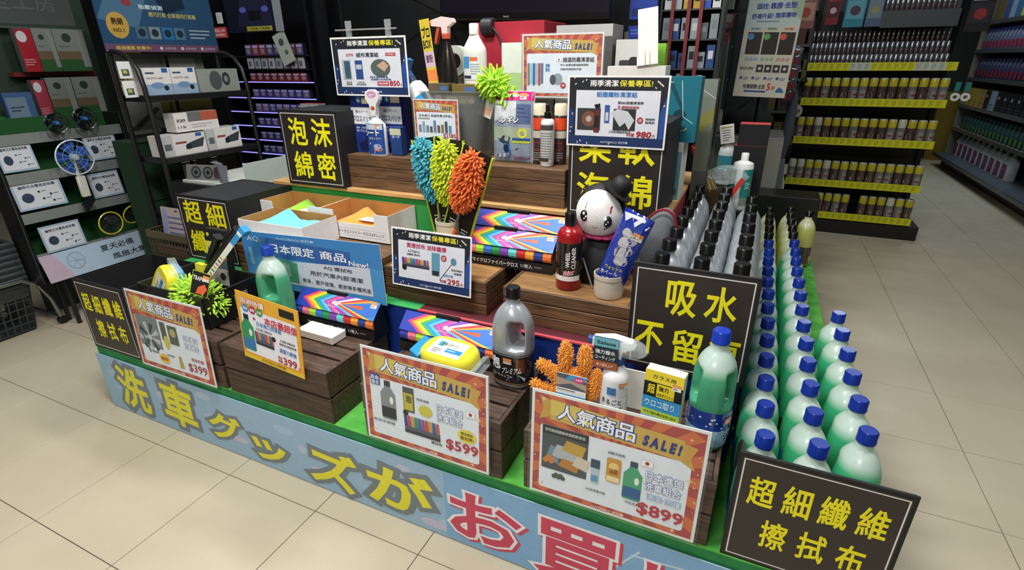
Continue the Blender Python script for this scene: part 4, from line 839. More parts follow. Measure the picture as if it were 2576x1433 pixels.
prod_box('plain white folded card standing behind the spray bottle', 2.505, .295, .4865, .095, .004, .115, '#eceadf', '#e6e2d4', 0, -.05, lambda b, W, H: b.text('?', W*.9, H*.3, .008, .018, '#999', 2, .02), name='blank_card', cat='card')
def sponge_pack(label, loc, rot, name='sponge_pack'):
    t = thing(name, label, 'sponge', loc, rot); b = B(); W, Dp = .165, .095
    b.M = Matrix.Translation((0, 0, 0)); b.lathe([(.90, 0), (.97, .006), (1, .012), (1, .022)], '#2f9ad0', 36, W/2, Dp/2, 3.0); b.build('blue_wrapper_base', t, 'film')
    b = B(); b.lathe([(1.0, .0225), (1.0, .042), (.97, .050), (.9, .054)], '#eee23c', 36, W/2, Dp/2, 3.0); b.build('yellow_sponge', t, 'film')
    b = UZ(B(), 0, 0, .0545); b.rect(-W*.32, -Dp*.32, W*.30, Dp*.32, '#f4f2d4', 1); b.rect(-W*.22, Dp*.02, -W*.12, Dp*.22, '#3a9ab0', 2); b.text('洗車スポンジ', -W*.02, Dp*.13, .05, .012, '#2a2e30', 2, .03); b.rect(-W*.02, -Dp*.16, W*.28, Dp*.0, '#2f8ac8', 2); b.lines(-W*.25, -Dp*.08, W*.18, 3, '#666', .003, .006, 2); b.lines(W*.0, -Dp*.06, W*.24, 1, '#dce8f0', .003, .006, 3); b.build('wrapper_print', t, 'film')
    b = B(); b.prism([(-W*.5, .015), (-W*.5, .035), (-W*.64, .048), (-W*.66, .022)], -Dp*.35, Dp*.35, '#3a9ad4'); b.build('wrapper_seal', t, 'film')
    b = B(); b.prism([(W*.5, .015), (W*.5, .035), (W*.62, .040), (W*.62, .018)], -Dp*.33, Dp*.33, '#dfe8d8'); b.build('wrapper_seal', t, 'clear_plastic'); return t
def slab(label, x, y, z, W, Dp, H, rz=0):
    t = thing('melamine_sponge', label, 'sponge', (x, y, z), (0, 0, rz)); b = B(); b.box(0, 0, 0, W, Dp, H, '#f2f1ec', .003); b.build('sponge_block', t, 'matte'); return t
slab('white sponge block under the yellow car sponge on the front crate', 1.935, .150, .4865, .165, .085, .045, -.08)
sponge_pack('yellow and blue wrapped car sponge lying on the white sponge block', (2.045, .185, .548), (.16, -.02, -.10)).scale = (1.06, 1.1, 1.35)
slab('white sponge block in front of the rainbow box on the left-centre crate', 1.400, .236, .4865, .155, .066, .030, -.03)

# black tub on the left crate
t = thing('black_tub', 'black plastic tub of wash mitts and brushes on the left crate', 'tub', (.745, .135, .4865)); W, Dp, H = .345, .235, .125
b = B(); th = .004
b.box(.01, .01, 0, W-.01, Dp-.01, .004, '#1c1c1b')
for (q, p) in (((.01, .01, W-.01, .01), (0, 0, W, 0)), ((.01, Dp-.01, W-.01, Dp-.01), (0, Dp, W, Dp)), ((.01, .01, .01, Dp-.01), (0, 0, 0, Dp)), ((W-.01, .01, W-.01, Dp-.01), (W, 0, W, Dp))):
    vs = []
    for d in (0, th):
        dx = (d if q[0] < .1 and q[2] < .1 else -d if q[0] > .1 and q[2] > .1 else 0); dy = (d if q[1] < .1 and q[3] < .1 else -d if q[1] > .1 and q[3] > .1 else 0)
        vs += [(q[0]+dx, q[1]+dy, 0), (q[2]+dx, q[3]+dy, 0), (p[2]+dx, p[3]+dy, H), (p[0]+dx, p[1]+dy, H)]
    b.add(vs, [(0, 1, 2, 3), (7, 6, 5, 4), (3, 2, 6, 7), (0, 3, 7, 4), (1, 5, 6, 2)], '#1e1f1d')
b.build('tub_body', t, 'satin')
b = B(); b.tube([(0, 0, H), (W, 0, H), (W, Dp, H), (0, Dp, H)], .004, '#262725', 8, True, False); b.build('rim', t, 'satin')
b = B(); b.box(W-.002, .12, .035, W+.0015, .175, .09, '#7c7e76'); b.M = Matrix.Identity(4); b.build('price_sticker', t, 'card')
o = sponge_pack('yellow and blue wrapped car sponge standing in the black tub', (.845, .215, .585), (1.20, -.95, .10)).scale = (1.15, 1.2, 1.2)
m = mitt('lime green chenille wash mitt with black tag in the black tub', (1.010, .185, .585), (0, .35, .2), '#c4f048', '#98d030', [((0, 0, 0), (.085, .045, .055)), ((-.04, -.01, -.02), (.04, .04, .035))], 430, .028, .0035)
b = B(); b.M = Matrix.Translation((.03, -.05, .045)) @ Matrix.Rotation(-.25, 4, 'X') @ Matrix.Rotation(-.1, 4, 'Y'); b.box(-.032, -.002, 0, .036, 0, .085, '#1f1f1c'); b.build('hang_tag', m, 'card')
b2 = B(); b2.M = b.M @ U(B(), 0, -.002, 0).M; b2.frame(-.032, 0, .036, .085, .002, '#c8d040', 1); b2.text('TRAPO', -.006, .06, .045, .016, '#e8e8dc', 1, .04); b2.poly([(-.01, .006), (.02, .008), (.03, .03), (.018, .045), (-.004, .03)], '#e8683a', 1); b2.rect(.008, .055, .032, .075, '#e8dcc8', 2); b2.rect(.008, .065, .032, .075, '#ee9a5a', 3); b2.build('tag_print', m, 'card')
def wheel_brush(label, loc, rot, L_, strip):
    t = thing('wheel_brush', label, 'brush', loc, rot); b = B(); b.tube([(0, 0, .16), (0, 0, .22), (0, 0, L_)], [.006, .013, .016], '#141414', 12); b.build('handle', t, 'satin')
    b = B(); b.tube([(0, 0, .0), (0, 0, .16)], .004, '#8a8f94', 8); b.build('shaft', t, 'metal')
    b = B(); noodles(b, [((.004*math.cos(i*2.4), .004*math.sin(i*2.4), .0+.15*i/170), (math.cos(i*2.4), math.sin(i*2.4), 0)) for i in range(170)], .024, .0022, '#1d1d22', 0, 4, .3, 5); b.build('bristles', t, 'matte', kind='stuff')
    if not strip: return t
    b = B(); b.box(.014, -.018, .14, .034, -.016, L_+.01, '#ecebe4'); b.build('paper_strip', t, 'card'); b = U(B(), 0, -.0182, 0); b.rect(.014, .145, .034, L_, '#ecebe4', .4)
    for i in range(9): b.rect(.017, .17+.018*i, .031, .176+.018*i, ['#c84a4a', '#333', '#e8833a'][i % 3], 1)
    b.rect(.014, L_-.05, .034, L_, '#3a9ad8', 1); b.build('strip_print', t, 'card'); b = B(); b.box(.008, -.014, L_, .036, .014, L_+.03, '#3a9ad8', .002); b.build('blue_end', t, 'satin'); return t
wheel_brush('long black wheel brush with striped white strip and blue end leaning out of the tub', (.835, .235, .515), (-.10, .80, 0), .45, True)
wheel_brush('shorter black wheel brush without strip beside the striped one in the tub', (.815, .285, .515), (-.05, .66, 0), .33, False)
def art_pack(b, W, H):
    b.rect(0, H*.78, W, H, '#1e1f22', 2); b.disc(W*.16, H*.9, W*.07, '#d8d83c', 3); b.disc(W*.84, H*.9, W*.09, '#c83a4a', 3); b.text('超', W*.84, H*.9, W*.1, H*.07, '#fff', 4, .02); b.disc(W*.5, H*.9, W*.03, '#c8ccd0', 3)
    b.rect(0, H*.48, W, H*.78, '#d8cf5a', 2); b.text('Aシャンパー', W*.45, H*.66, W*.7, H*.12, '#22262c', 3, .05, .05, out='#f2f0e0', ow=.09); b.rect(0, H*.30, W, H*.5, '#5f7078', 2); b.poly([(0, H*.3), (W*.6, H*.34), (W, H*.5), (W*.5, H*.48)], '#c8884a', 3); b.rect(0, 0, W, H*.3, '#c9c5b8', 2); b.disc(W*.7, H*.16, W*.14, '#2f3438', 3)
prod_box('black and yellow printed cleaner pack standing at the back of the black tub', .862, .332, .560, .108, .03, .215, '#22242a', '#1b1b1d', .0, -.12, art_pack)
prod_box('yellow wrapped pack between the sponge and the brushes in the black tub', .885, .265, .58, .05, .02, .085, '#ece03a', '#e0d43a', -.1, -.1)

# ---------------------------------------------------------------- middle step: red cleaner, plush doll, blue mop pouch
t = thing('wheel_cleaner_bottle', 'red translucent wheel cleaner bottle with black label and black cap', 'bottle', (2.262, .535, .7025)); r = .0385
b = B(); b.lathe([(r*.92, 0), (r, .005), (r, .16), (r*.97, .172), (r*.75, .186), (r*.42, .194), (r*.4, .20)], '#fff', 30); b.build('bottle_body', t, 'red_liquid')
b = B(); b.lathe([(.017, .199), (.017, .232), (.015, .235)], '#141414', 24); b.build('cap', t, 'gloss')
b = B(); b.map = wrapmap(r, r, 2); b.rect(-.10, .032, .10, .150, '#171616', 1); b.rect(-.048, .032, .048, .048, '#ece8e6', 2); b.text('BBS', .012, .058, .030, .014, '#e8a8b4', 3, .06, .05, out='#b0283a', ow=.09, skew=.3)
for k, tx in ((.0, 'WHEEL'), (.017, 'CLEANER')): b.text(tx, .008+k, .10+k*.3, .050 if not k else .068, .012, '#ece8e6', 3, .05, pi/2)
for k in range(8): b.line(-.03+.004*math.sin(k), .055+.011*k, -.012+.006*math.cos(k*1.7), .062+.011*k, .0006, '#8a8484', 2)
b.build('label', t, 'film')
t = thing('plush_doll', 'plush doll with white egg face, black robe, magenta collar and small black bowler hat', 'doll', (2.335, .635, .7025))
b = B(); b.lathe([(.072, 0), (.082, .01), (.083, .05), (.070, .10), (.050, .14), (.036, .155)], '#0f0f12', 26, 1, .8); b.ball((-.065, -.02, .07), (.024, .03, .05), '#0f0f12', 12, 8); b.ball((.070, -.02, .07), (.024, .03, .05), '#0f0f12', 12, 8); b.build('robe', t, 'black_card')
b = B()
for k in range(7): a = -pi*1.0+pi*k/6; b.ball((.045*math.cos(a), .038*math.sin(a)-.01, .152), (.022, .02, .009), '#8a1848', 10, 6)
b.build('collar', t, 'matte')
hc = Vector((-.008, -.022, .222)); b = B(); b.ball(tuple(hc), (.0715, .058, .0765), '#eceae6', 28, 20); hd = b.build('head', t, 'chenille')
b = B(); b.ball((hc.x, hc.y+.014, hc.z+.008), (.076, .056, .078), '#08080a', 26, 18); b.build('hood', t, 'black_card')
def onhead(u, v, w): 
    q = max(1-(u/.0715)**2-(v/.0765)**2, .02); return (hc.x+u, hc.y-.058*math.sqrt(q)-.0006-w, hc.z+v)
def face(ox, oy, rx, ry, col, w): b.poly([(ox+rx*math.cos(2*pi*i/18), oy+ry*math.sin(2*pi*i/18)) for i in range(18)], col, w)
b = B()
def eye(u, v, rx, rz, col, push):
    p = onhead(u, v, 0); b.ball((p[0], p[1]+.003-push, p[2]), (rx, .0055, rz), col, 16, 10)
face = None
for sx, oy in ((-.030, .0), (.036, -.012)):
    eye(sx, oy, .0150, .0180, '#0c0c0e', 0); eye(sx-.003, oy+.007, .0045, .0055, '#f4f4f4', .0035); eye(sx+.0045, oy-.001, .0026, .0032, '#f4f4f4', .0040); eye(sx-.001, oy-.008, .0026, .0030, '#f4f4f4', .0034); b.build('eye', t, 'satin'); b = B()
b = B(); b.map = onhead
b.poly([(.042, .012), (.046, .014), (.048, .034), (.043, .030)], '#a01828', 1); b.poly([(-.032, .022), (-.030, .022), (-.025, .043), (-.026, .043)], '#55555a', 1)
b.poly([(-.042, -.018), (-.036, -.026), (-.034, -.029), (-.040, -.024)], '#7a2030', 1); b.poly([(.026, -.036), (.040, -.030), (.038, -.034), (.028, -.039)], '#8a1828', 1)
for k in range(6): a = pi+pi*k/6; a2 = pi+pi*(k+1)/6; b.line(.002+.006*math.cos(a), -.030+.005*math.sin(a), .002+.006*math.cos(a2), -.030+.005*math.sin(a2), .0014, '#a01828', 1)
b.map = onhead; b.build('face_embroidery', t, 'matte')
b = B(); b.M = Matrix.Translation((hc.x+.050, hc.y+.0, hc.z+.070)) @ Matrix.Rotation(.62, 4, 'Y'); b.lathe([(.001, -.004), (.047, -.004), (.048, 0), (.030, .004), (.031, .02), (.027, .036), (.014, .045), (.001, .047)], '#08080a', 26); b.build('bowler_hat', t, 'black_card')
b = B(); b.M = Matrix.Translation((.0, -.085, .0)) @ Matrix.Rotation(-.35, 4, 'Y'); b.box(-.002, -.001, .002, .002, .001, .10, '#8a9094'); b.build('price_tag_stem', t, 'satin')
def pouch(label, loc, rot, W, H, T, col, art, name='pouch', cat='pouch', nx=14, ny=18, m='film', seed=1):
    t = thing(name, label, cat, loc, rot); R = random.Random(seed)
    def th_(u, v): return T*(max(0, 1-abs(2*u-1)**3)*max(0, 1-abs(2*v-1)**4))**.6+.0008
    def surf(u, v, s): return ((u-.5)*W, s*th_(u, v)/2+.0015*math.sin(u*17+v*9+seed), v*H)
    b = B()
    for s in (-1, 1): b.loft([[surf(i/nx, j/ny, s) for i in range(nx+1)] for j in range(ny+1)], col, False, True, False)
    b.build('pouch_body', t, m)
    b = B(); b.map = lambda a, c, w_: (a, -th_(min(max(a/W+.5, 0), 1), min(max(c/H, 0), 1))/2+.0015*math.sin((a/W+.5)*17+c/H*9+seed)-.0012-w_*1.5, c)
    art(b, W, H); b.build('pouch_print', t, m); return t
def a_mop(b, W, H):
    b.rect(-W*.42, H*.05, W*.42, H*.95, '#2440a8', 0)
    for k in range(14): b.disc(W*(.04+.12*math.sin(k*1.3)), H*(.42+.027*k), W*.17, '#c9c9cc', 1, n=12)
    b.poly([(-W*.45, H*.96), (-W*.3, H*.88), (-W*.15, H*.95), (W*.05, H*.87), (W*.2, H*.95), (W*.4, H*.88), (W*.45, H*.93), (W*.2, H*.99)], '#e8ecf6', 2); b.text('ウォッシュ', -W*.02, H*.315, W*.62, H*.05, '#e8e04a', 3, .04, .3); b.text('ホイール', -W*.1, H*.23, W*.62, H*.055, '#eef0f4', 3, .05, .3); b.text('スポンジ', -W*.02, H*.155, W*.55, H*.05, '#eef0f4', 3, .05, .3); price_tag(b, W*.27, H*.78, .014, 4)
pouch('blue pouch with white wheel mop leaning right in the short beige pot', (2.385, .530, .722), (.10, .36, -.15), .088, .262, .035, '#2038a0', a_mop, name='mop_pouch')
t = thing('padded_cover', 'grey padded cover with dark red piping behind the blue mop pouch', 'cover', (2.458, .70, .708), (0, .25, 0)); b = B(); b.ball((0, 0, .12), (.050, .045, .115), '#6c6f72', 20, 14); b.build('padding', t, 'matte'); b = B(); b.tube([(-.057*math.cos(a), -.045*abs(math.sin(a))*.3-.02, .12+.117*math.sin(a)) for a in [pi*2*k/28 for k in range(28)]], .004, '#8c2030', 6, True); b.build('piping', t, 'satin')

# ---------------------------------------------------------------- top crates
ZT = Z3+.134
def a_blue(b, W, H):
    b.rect(0, H*.48, W, H*.76, '#eceef2', 2); b.text('クロスバリア', W*.5, H*.57, W*.88, H*.10, '#1c2a5a', 3, .03, -.05); b.text('撥水ガード', W*.5, H*.69, W*.6, H*.05, '#333', 3, .02); b.disc(W*.4, H*.88, W*.12, '#3a80c0', 2); b.text('6', W*.4, H*.88, W*.1, H*.07, '#fff', 3, .03); b.rect(W*.55, H*.82, W*.95, H*.92, '#e8d8b8', 2)
    b.text('飲料・汚れを', W*.42, H*.42, W*.5, H*.04, '#dfe6f4', 3, .02); b.text('強力ブロック', W*.42, H*.37, W*.5, H*.04, '#dfe6f4', 3, .02); b.poly([(W*.3, H*.02), (W*.2, H*.14), (W*.55, H*.22), (W*.6, H*.34), (W*.8, H*.32), (W*.85, H*.02)], '#16204e', 2); b.rect(W*.84, H*.1, W*.93, H*.3, '#c84a60', 3)
prod_box('dark blue seat protector box with white band, left of the seat cleaner spray', 1.205, .865, ZT, .105, .05, .232, '#1e3580', '#1c2f74', 0, 0, a_blue)
prod_box('dark blue seat protector box partly hidden behind the seat cleaner spray', 1.318, .90, ZT, .108, .05, .236, '#1e3580', '#1c2f74', 0, 0, a_blue)
prod_box('small dark blue box right of the seat cleaner spray', 1.402, .845, ZT, .052, .035, .108, '#23427e', '#1f3a72', 0, 0, lambda b, W, H: (b.rect(0, H*.72, W, H*.95, '#c8cdb0', 2), b.text('ガード', W*.5, H*.66, W*.7, H*.1, '#eef', 2, .03)))
t = thing('spray_bottle', 'white and blue seat cleaner trigger spray on the left top crate', 'bottle', (1.350, .833, ZT)); b = B(); b.lathe([(1.0, 0), (1.04, .004), (1.0, .09), (.95, .118), (.5, .136), (.36, .14), (.36, .15)], '#e8ecf0', 30, .041, .024, 2.6); b.build('bottle_body', t, 'gloss')
b = B(); b.map = wrapmap(.0425, .0255, 2.6); b.rect(-.045, .006, .045, .122, '#2a4f9c', 1); b.rect(-.04, .10, .04, .12, '#c8d4e2', 2); b.text('シート', -.006, .088, .062, .026, '#f6f6f8', 4, .06, .05, out='#16285e', ow=.1); b.text('クリーナー', .006, .066, .05, .012, '#eef0f6', 4, .03, out='#16285e', ow=.08); b.poly([(-.04, .008), (-.02, .05), (.01, .04), (.0, .008)], '#d8d0e0', 3); b.disc(.016, .026, .018, '#d88a50', 3, .008); b.disc(.014, .036, .016, '#a8b8d8', 3, .01); price_tag(b, .02, .112, .009, 5); b.build('label', t, 'film')
b = B(); b.prism([(-.010, .15), (.010, .15), (.016, .19), (.032, .212), (.030, .236), (.012, .247), (-.012, .247), (-.030, .236), (-.032, .212), (-.016, .19)], -.012, .012, '#eceaee'); b.build('sprayer_head', t, 'gloss'); b = U(B(), 0, -.012, 0); b.disc(0, .228, .022, '#d890b8', 1, .012); b.text('泡で', 0, .226, .026, .012, '#fff', 2, .05, out='#8a3a78', ow=.09); b.disc(0, .178, .010, '#b0602a', 1, .008); b.build('head_sticker', t, 'card')
prod_box('plain red box behind the clear bucket on the top crate', 1.432, .975, ZT, .10, .10, .212, '#9c2430', '#8c1f2b', 0, 0)
# smoky tapered bucket with goods
t = thing('clear_bucket', 'smoky clear plastic bucket full of cleaning goods on the top crate', 'bucket', (1.662, .965, ZT)); b = B()
b.lathe([(.115, 0), (.118, .003), (.152, .235), (.160, .238), (.160, .242), (.1495, .242), (.114, .006), (.001, .006)], '#fff', 36, 1, .72, 3.2, True); b.build('bucket_wall', t, 'smoky_plastic')
sleeve_on = True
sale_sign('small sale sign reading $2380 taped to the clear bucket', 1.536, .828, 1.070, .192, .150, it2380, rx=.0)
zb = ZT+.008
t = thing('spray_bottle', 'dark trigger spray bottle with yellow and pink label standing highest in the bucket', 'bottle', (1.605, .975, zb+.150)); b = B(); b.lathe([(.040, 0), (.041, .12), (.036, .16), (.024, .22), (.014, .25), (.014, .262)], '#1a1614', 26, 1, .7); b.build('bottle_body', t, 'gloss'); trig(t, .262, '#ecd8d4', '#c85a3a', 1.1, -1)
b = B(); b.M = Matrix.Rotation(-.12, 4, 'Y'); b.box(-.055, -.034, .11, -.012, -.032, .335, '#d8c23c'); b.build('hang_label', t, 'card'); b = U(B(), 0, -.034, 0); b.M = Matrix.Rotation(-.12, 4, 'Y') @ b.M; b.text('プロ', -.034, .29, .034, .04, '#1c1a16', 1, .05); b.text('BOX', -.034, .25, .036, .03, '#1c1a16', 1, .05); b.rect(-.055, .17, -.012, .225, '#d8b8c8', 1); b.text('鉄粉', -.034, .20, .03, .03, '#4a2a48', 2, .04); b.rect(-.055, .12, -.012, .16, '#ee8a4a', 1); b.build('label_print', t, 'card')
t = thing('cleaner_bottle', 'white ribbed cleaner bottle with blue label standing in the bucket', 'bottle', (1.718, .985, zb+.20)); b = B(); b.lathe([(.046, 0), (.047, .11), (.047, .165), (.044, .18), (.022, .215), (.0175, .225)], '#e6e4de', 26, 1, .7); b.build('bottle_body', t, 'gloss'); b = B(); b.lathe([(.018, .224), (.0175, .258), (.015, .261)], '#f0ebe2', 20); b.build('cap', t, 'gloss')
b = B(); b.map = wrapmap(.047, .033, 2); b.rect(-.036, .07, .036, .16, '#e4e8ea', 1); b.rect(-.034, .11, -.006, .15, '#4a9ad0', 2); b.rect(-.004, .135, .025, .148, '#e8764a', 2); b.lines(-.002, .125, .035, 5, '#8a9aa8', .003, .008, 2); b.rect(-.034, .075, .0, .085, '#2a3a4a', 2); b.build('label', t, 'film')
t = thing('spray_bottle', 'white and blue spray bottle tilted out of the bucket to the left', 'bottle', (1.545, .93, zb+.13), (0, -.62, 0)); t.location = (1.59, .905, zb+.115); t.scale = (1.35, 1.35, 1.3); b = B(); b.lathe([(.026, 0), (.028, .02), (.028, .11), (.024, .128), (.013, .136)], '#eef2f4', 22); b.build('bottle_body', t, 'gloss'); b = B(); b.map = wrapmap(.028, .028, 2); b.rect(-.01, .0, .03, .09, '#3aa0d8', 1); b.rect(-.035, .01, -.008, .11, '#e8eef4', 1); b.text('マルチ', -.02, .07, .05, .012, '#2a3a5a', 2, .04, pi/2); b.build('label', t, 'film'); trig(t, .136, '#3a7ab8', '#28486a', 1.0, -1)
b = B(); b.box(-.055, -.014, .145, -.015, -.012, .185, '#2a2426'); b.build('neck_tag', t, 'card')
def a_super(b, W, H): b.rect(0, H*.5, W, H, '#8a7a3a', 2); b.rect(W*.06, H*.12, W*.42, H*.85, '#e0cf3a', 3); b.text('超', W*.24, H*.5, W*.25, H*.5, '#1c1a14', 4, .04); b.text('強力', W*.70, H*.55, W*.45, H*.35, '#e0cf3a', 3, .04); price_tag(b, W*.9, H*.6, .010, 5)
prod_box('black and gold box marked 超強力 lying at the front of the bucket', 1.632, .90, zb+.168, .125, .05, .052, '#2a261c', '#26221a', 0, 0, a_super)
prod_box('brown lidded box with small blue label on the 超強力 box', 1.660, .905, zb+.2205, .105, .05, .036, '#7c6c3c', '#6e6036', -.05, 0, lambda b, W, H: b.rect(W*.55, H*.35, W*.9, H*.75, '#4a78b8', 2))
prod_box('brown lidded box under the dark spray bottle in the bucket', 1.560, .90, zb+.225, .088, .05, .034, '#6a5c46', '#5e513c', .03, 0, lambda b, W, H: b.rect(W*.6, H*.3, W*.92, H*.7, '#4a78b8', 2))
prod_box('orange tagged wax box left in the bucket', 1.580, .895, zb+.168, .048, .05, .054, '#3c382a', '#2a261c', 0, 0, lambda b, W, H: (b.rect(W*.2, H*.45, W*.8, H*.95, '#e8a87a', 2), b.text('MAX', W*.5, H*.25, W*.8, H*.22, '#e0d040', 2, .04)))
mitt('lime green chenille mitt hanging over the right edge of the bucket', (1.838, .90, ZT+.250), (0, .25, 0), '#b6e62c', '#8fc81e', [((-.01, 0, .02), (.040, .03, .035)), ((.045, 0, -.01), (.045, .02, .018))], 130, .030, .0045)
prod_box('clear-bagged white cloth pack leaning in the right side of the bucket', 1.765, .905, zb+.155, .055, .025, .10, '#d8dccc', '#cfd4c8', 0, 0, lambda b, W, H: b.rect(W*.1, H*.1, W*.9, H*.35, '#e8b090', 2), ry=.35)
def a_sponge(b, W, H):
    b.rect(-W*.47, H*.02, W*.47, H*.87, '#8f9cae', 0); b.rect(-W*.49, H*.87, W*.49, H*.99, '#d81e78', 1); b.rect(-W*.42, H*.885, -W*.2, H*.965, '#3a1c2c', 2); price_tag(b, W*.26, H*.925, .013, 3)
    b.rect(-W*.46, H*.58, W*.10, H*.86, '#dfe4e6', 1); b.text('ふき', -W*.33, H*.82, W*.2, H*.05, '#3a7a3a', 2, .04); b.rect(W*.12, H*.55, W*.44, H*.82, '#5a6a94', 2)
    for k in range(4): b.line(W*.14, H*(.60+.055*k), W*.42, H*(.585+.055*k), .002, '#2f3c66', 3)
    b.text('ペンギン', -W*.12, H*.60, W*.6, H*.10, '#f2f4f6', 4, .06, .02, out='#1a2a5c', ow=.11); b.rect(-W*.46, H*.3, W*.46, H*.50, '#a8b49c', 1); b.disc(W*.26, H*.42, W*.11, '#dfe04a', 3); b.disc(W*.26, H*.42, W*.05, '#9aa690', 4)
    b.poly([(-W*.42, H*.06), (-W*.36, H*.34), (-W*.05, H*.30), (-W*.0, H*.12), (-W*.1, H*.04)], '#2a6ab8', 3); b.poly([(-W*.32, H*.30), (-W*.2, H*.38), (-W*.02, H*.36), (-W*.06, H*.26)], '#3a444e', 4); b.disc(-W*.13, H*.2, W*.07, '#16305c', 5, H*.06); b.text('くるま', -W*.28, H*.09, W*.28, H*.06, '#f2f4f6', 6, .05, out='#1a3a80', ow=.1)
    b.rect(W*.02, H*.28, W*.44, H*.31, '#c8cf40', 3); b.rect(W*.02, H*.315, W*.44, H*.35, '#2f5a98', 3); b.poly([(W*.05, H*.04), (W*.1, H*.2), (W*.42, H*.24), (W*.44, H*.05)], '#6a4a68', 2)
pouch('grey and blue sponge pouch with pink header on the top crate', (1.918, .885, ZT+.001), (-.06, 0, 0), .158, .245, .04, '#b8c2c4', a_sponge, name='sponge_pouch')
def a_can(b, T, h): b.rect(0, 0.01, T, h*.98, '#3c3030', 1); b.rect(-.03, h*.72, .03, h*.96, '#e8502c', 2); b.rect(-.03, h*.55, .03, h*.7, '#c9c2b4', 2); b.frame(-.014, h*.30, .014, h*.46, .002, '#c83a3a', 2); b.lines(-.02, h*.25, .04, 4, '#a8a098', .003, .008, 2)
def a_white(b, T, h): b.rect(0, .012, T, h*.95, '#c9c9c6', 1); b.rect(-.028, h*.82, .028, h*.93, '#4a4644', 2); b.lines(-.024, h*.76, .048, 12, '#7a7a76', .003, .0085, 2); b.rect(-.02, h*.12, .012, h*.2, '#3a3836', 3)
aero('brown and orange spray can left of the white labelled mist bottle', 2.016, .90, ZT, .0235, .205, '#3a2e2c', '#f0e6c8', a_can)
aero('brown and orange spray can mostly hidden behind the white labelled mist bottle', 2.088, .915, ZT, .0235, .205, '#3a2e2c', '#f0e6c8', a_can)
t = thing('mist_bottle', 'slim mist bottle with grey label and black pump on the right top crate', 'bottle', (2.060, .862, ZT)); b = B(); b.lathe([(.022, 0), (.0235, .003), (.0235, .148), (.020, .156), (.012, .16)], '#e6e6e2', 24); b.build('bottle_body', t, 'gloss'); b = B(); b.lathe([(.0125, .16), (.0125, .18), (.008, .182), (.008, .205), (.006, .207)], '#141414', 20); b.build('pump', t, 'gloss'); b = B(); b.map = wrapmap(.0235, .0235, 2); a_white(b, b.map.T, .15); b.build('label', t, 'card')
sale_sign('red bordered sale sign for the 超值防霧清潔組 behind the top crates', 1.862, 1.10, 1.215, .315, .222, it5xx, rx=.0, rz=.0)
t = season_sign('dark bordered price sign reading 850 hanging from a bar at upper left', 1.172, .835, 1.226, .348, .208, s850, rx=.0); t.name = 'hanging_price_sign'
b = B(); b.tube([(.03, 0, .232), (.31, 0, .232)], .003, '#dcdcdc', 8); b.build('hanging_bar', t, 'metal')
for k in (.095, .275): b = B(); b.box(k-.010, -.008, .205, k+.010, .006, .240, '#b8a890', .002); b.box(k-.014, -.004, .24, k+.014, .003, .262, '#a8987c', .002); b.build('clip', t, 'clear_plastic')
b = B(); b.tube([(.17, .012, .232), (.17, .012, -.22)], .004, '#222', 8); b.build('stand_pole', t, 'metal')
# behind the top crates
def stack(specs):
    for lab, x, y, z, W, Dp, H, f, s, kw in specs: prod_box(lab, x, y, z, W, Dp, H, f, s, **kw)
Zt = Z3+.0005
stack([('grey speckled storage box under the red flat box behind the bucket', 1.60, 1.20, Zt, .34, .22, .418, '#6f6a60', '#67625a', {}),
 ('flat crimson box lying on the grey speckled box', 1.60, 1.20, Zt+.4185, .31, .25, .20, '#b02a3c', '#a82838', {'rx': 0}),
 ('green and white carton edge left of the 超值防霧 sale sign', 1.765, 1.12, Zt, .085, .07, .54, '#b6d890', '#cfe4b0', {'art': lambda b, W, H: (b.rect(0, H*.8, W, H, '#e6efe0', 2), b.rect(0, 0, W, H*.5, '#9ac860', 2))}),
 ('grey box lettered PLUS behind the sale sign', 1.945, 1.24, Zt, .225, .16, .60, '#b9b9b4', '#8c8c88', {'art': lambda b, W, H: (b.text('PLUS', W*.27, H*.86, W*.34, H*.05, '#2c2c2e', 2, .02), b.rect(W*.62, 0, W, H*.93, '#57524f', 2))}),
 ('grey box with black hairdryer-shaped tool picture, right of the PLUS box', 2.185, 1.24, Zt, .105, .12, .545, '#c6c6c2', '#a8a8a4', {'art': lambda b, W, H: (b.rrect(W*.15, H*.80, W*.62, H*.87, .008, '#3a3a3c', 2), b.rrect(W*.5, H*.76, W*.85, H*.89, .012, '#2a2a2c', 3), b.rect(W*.55, H*.6, W*.68, H*.8, '#2f2f31', 3), b.text('PLUS', W*.4, H*.5, W*.6, H*.05, '#2c2c2e', 2, .02))}),
 ('white box topped with a grey switch behind the 980 sign', 2.195, 1.10, Zt, .205, .10, .455, '#e6e2d8', '#dcd8ce', {}),
 ('plain lime green carton right of the hairdryer tool box', 2.292, 1.26, Zt, .075, .05, .53, '#8cc63a', '#7ab82e', {})])
t = thing('label_dispenser', 'translucent white leaflet holder leaning on the white box top', 'holder', (2.335, 1.105, Zt+.4555), (-.15, -.12, 0)); b = B(); b.box(-.032, 0, 0, .036, .004, .185, '#dde2da'); b.box(-.034, -.012, 0, .038, -.010, .03, '#e2e6de'); b.box(-.034, -.012, 0, .038, .004, .003, '#dfe4dc'); b.build('holder_body', t, 'satin'); b = B(); b.box(-.006, -.014, 0, -.004, -.0125, .045, '#a89a78'); b.box(.010, -.014, 0, .012, -.0125, .045, '#a89a78'); b.build('wire_clip', t, 'metal')
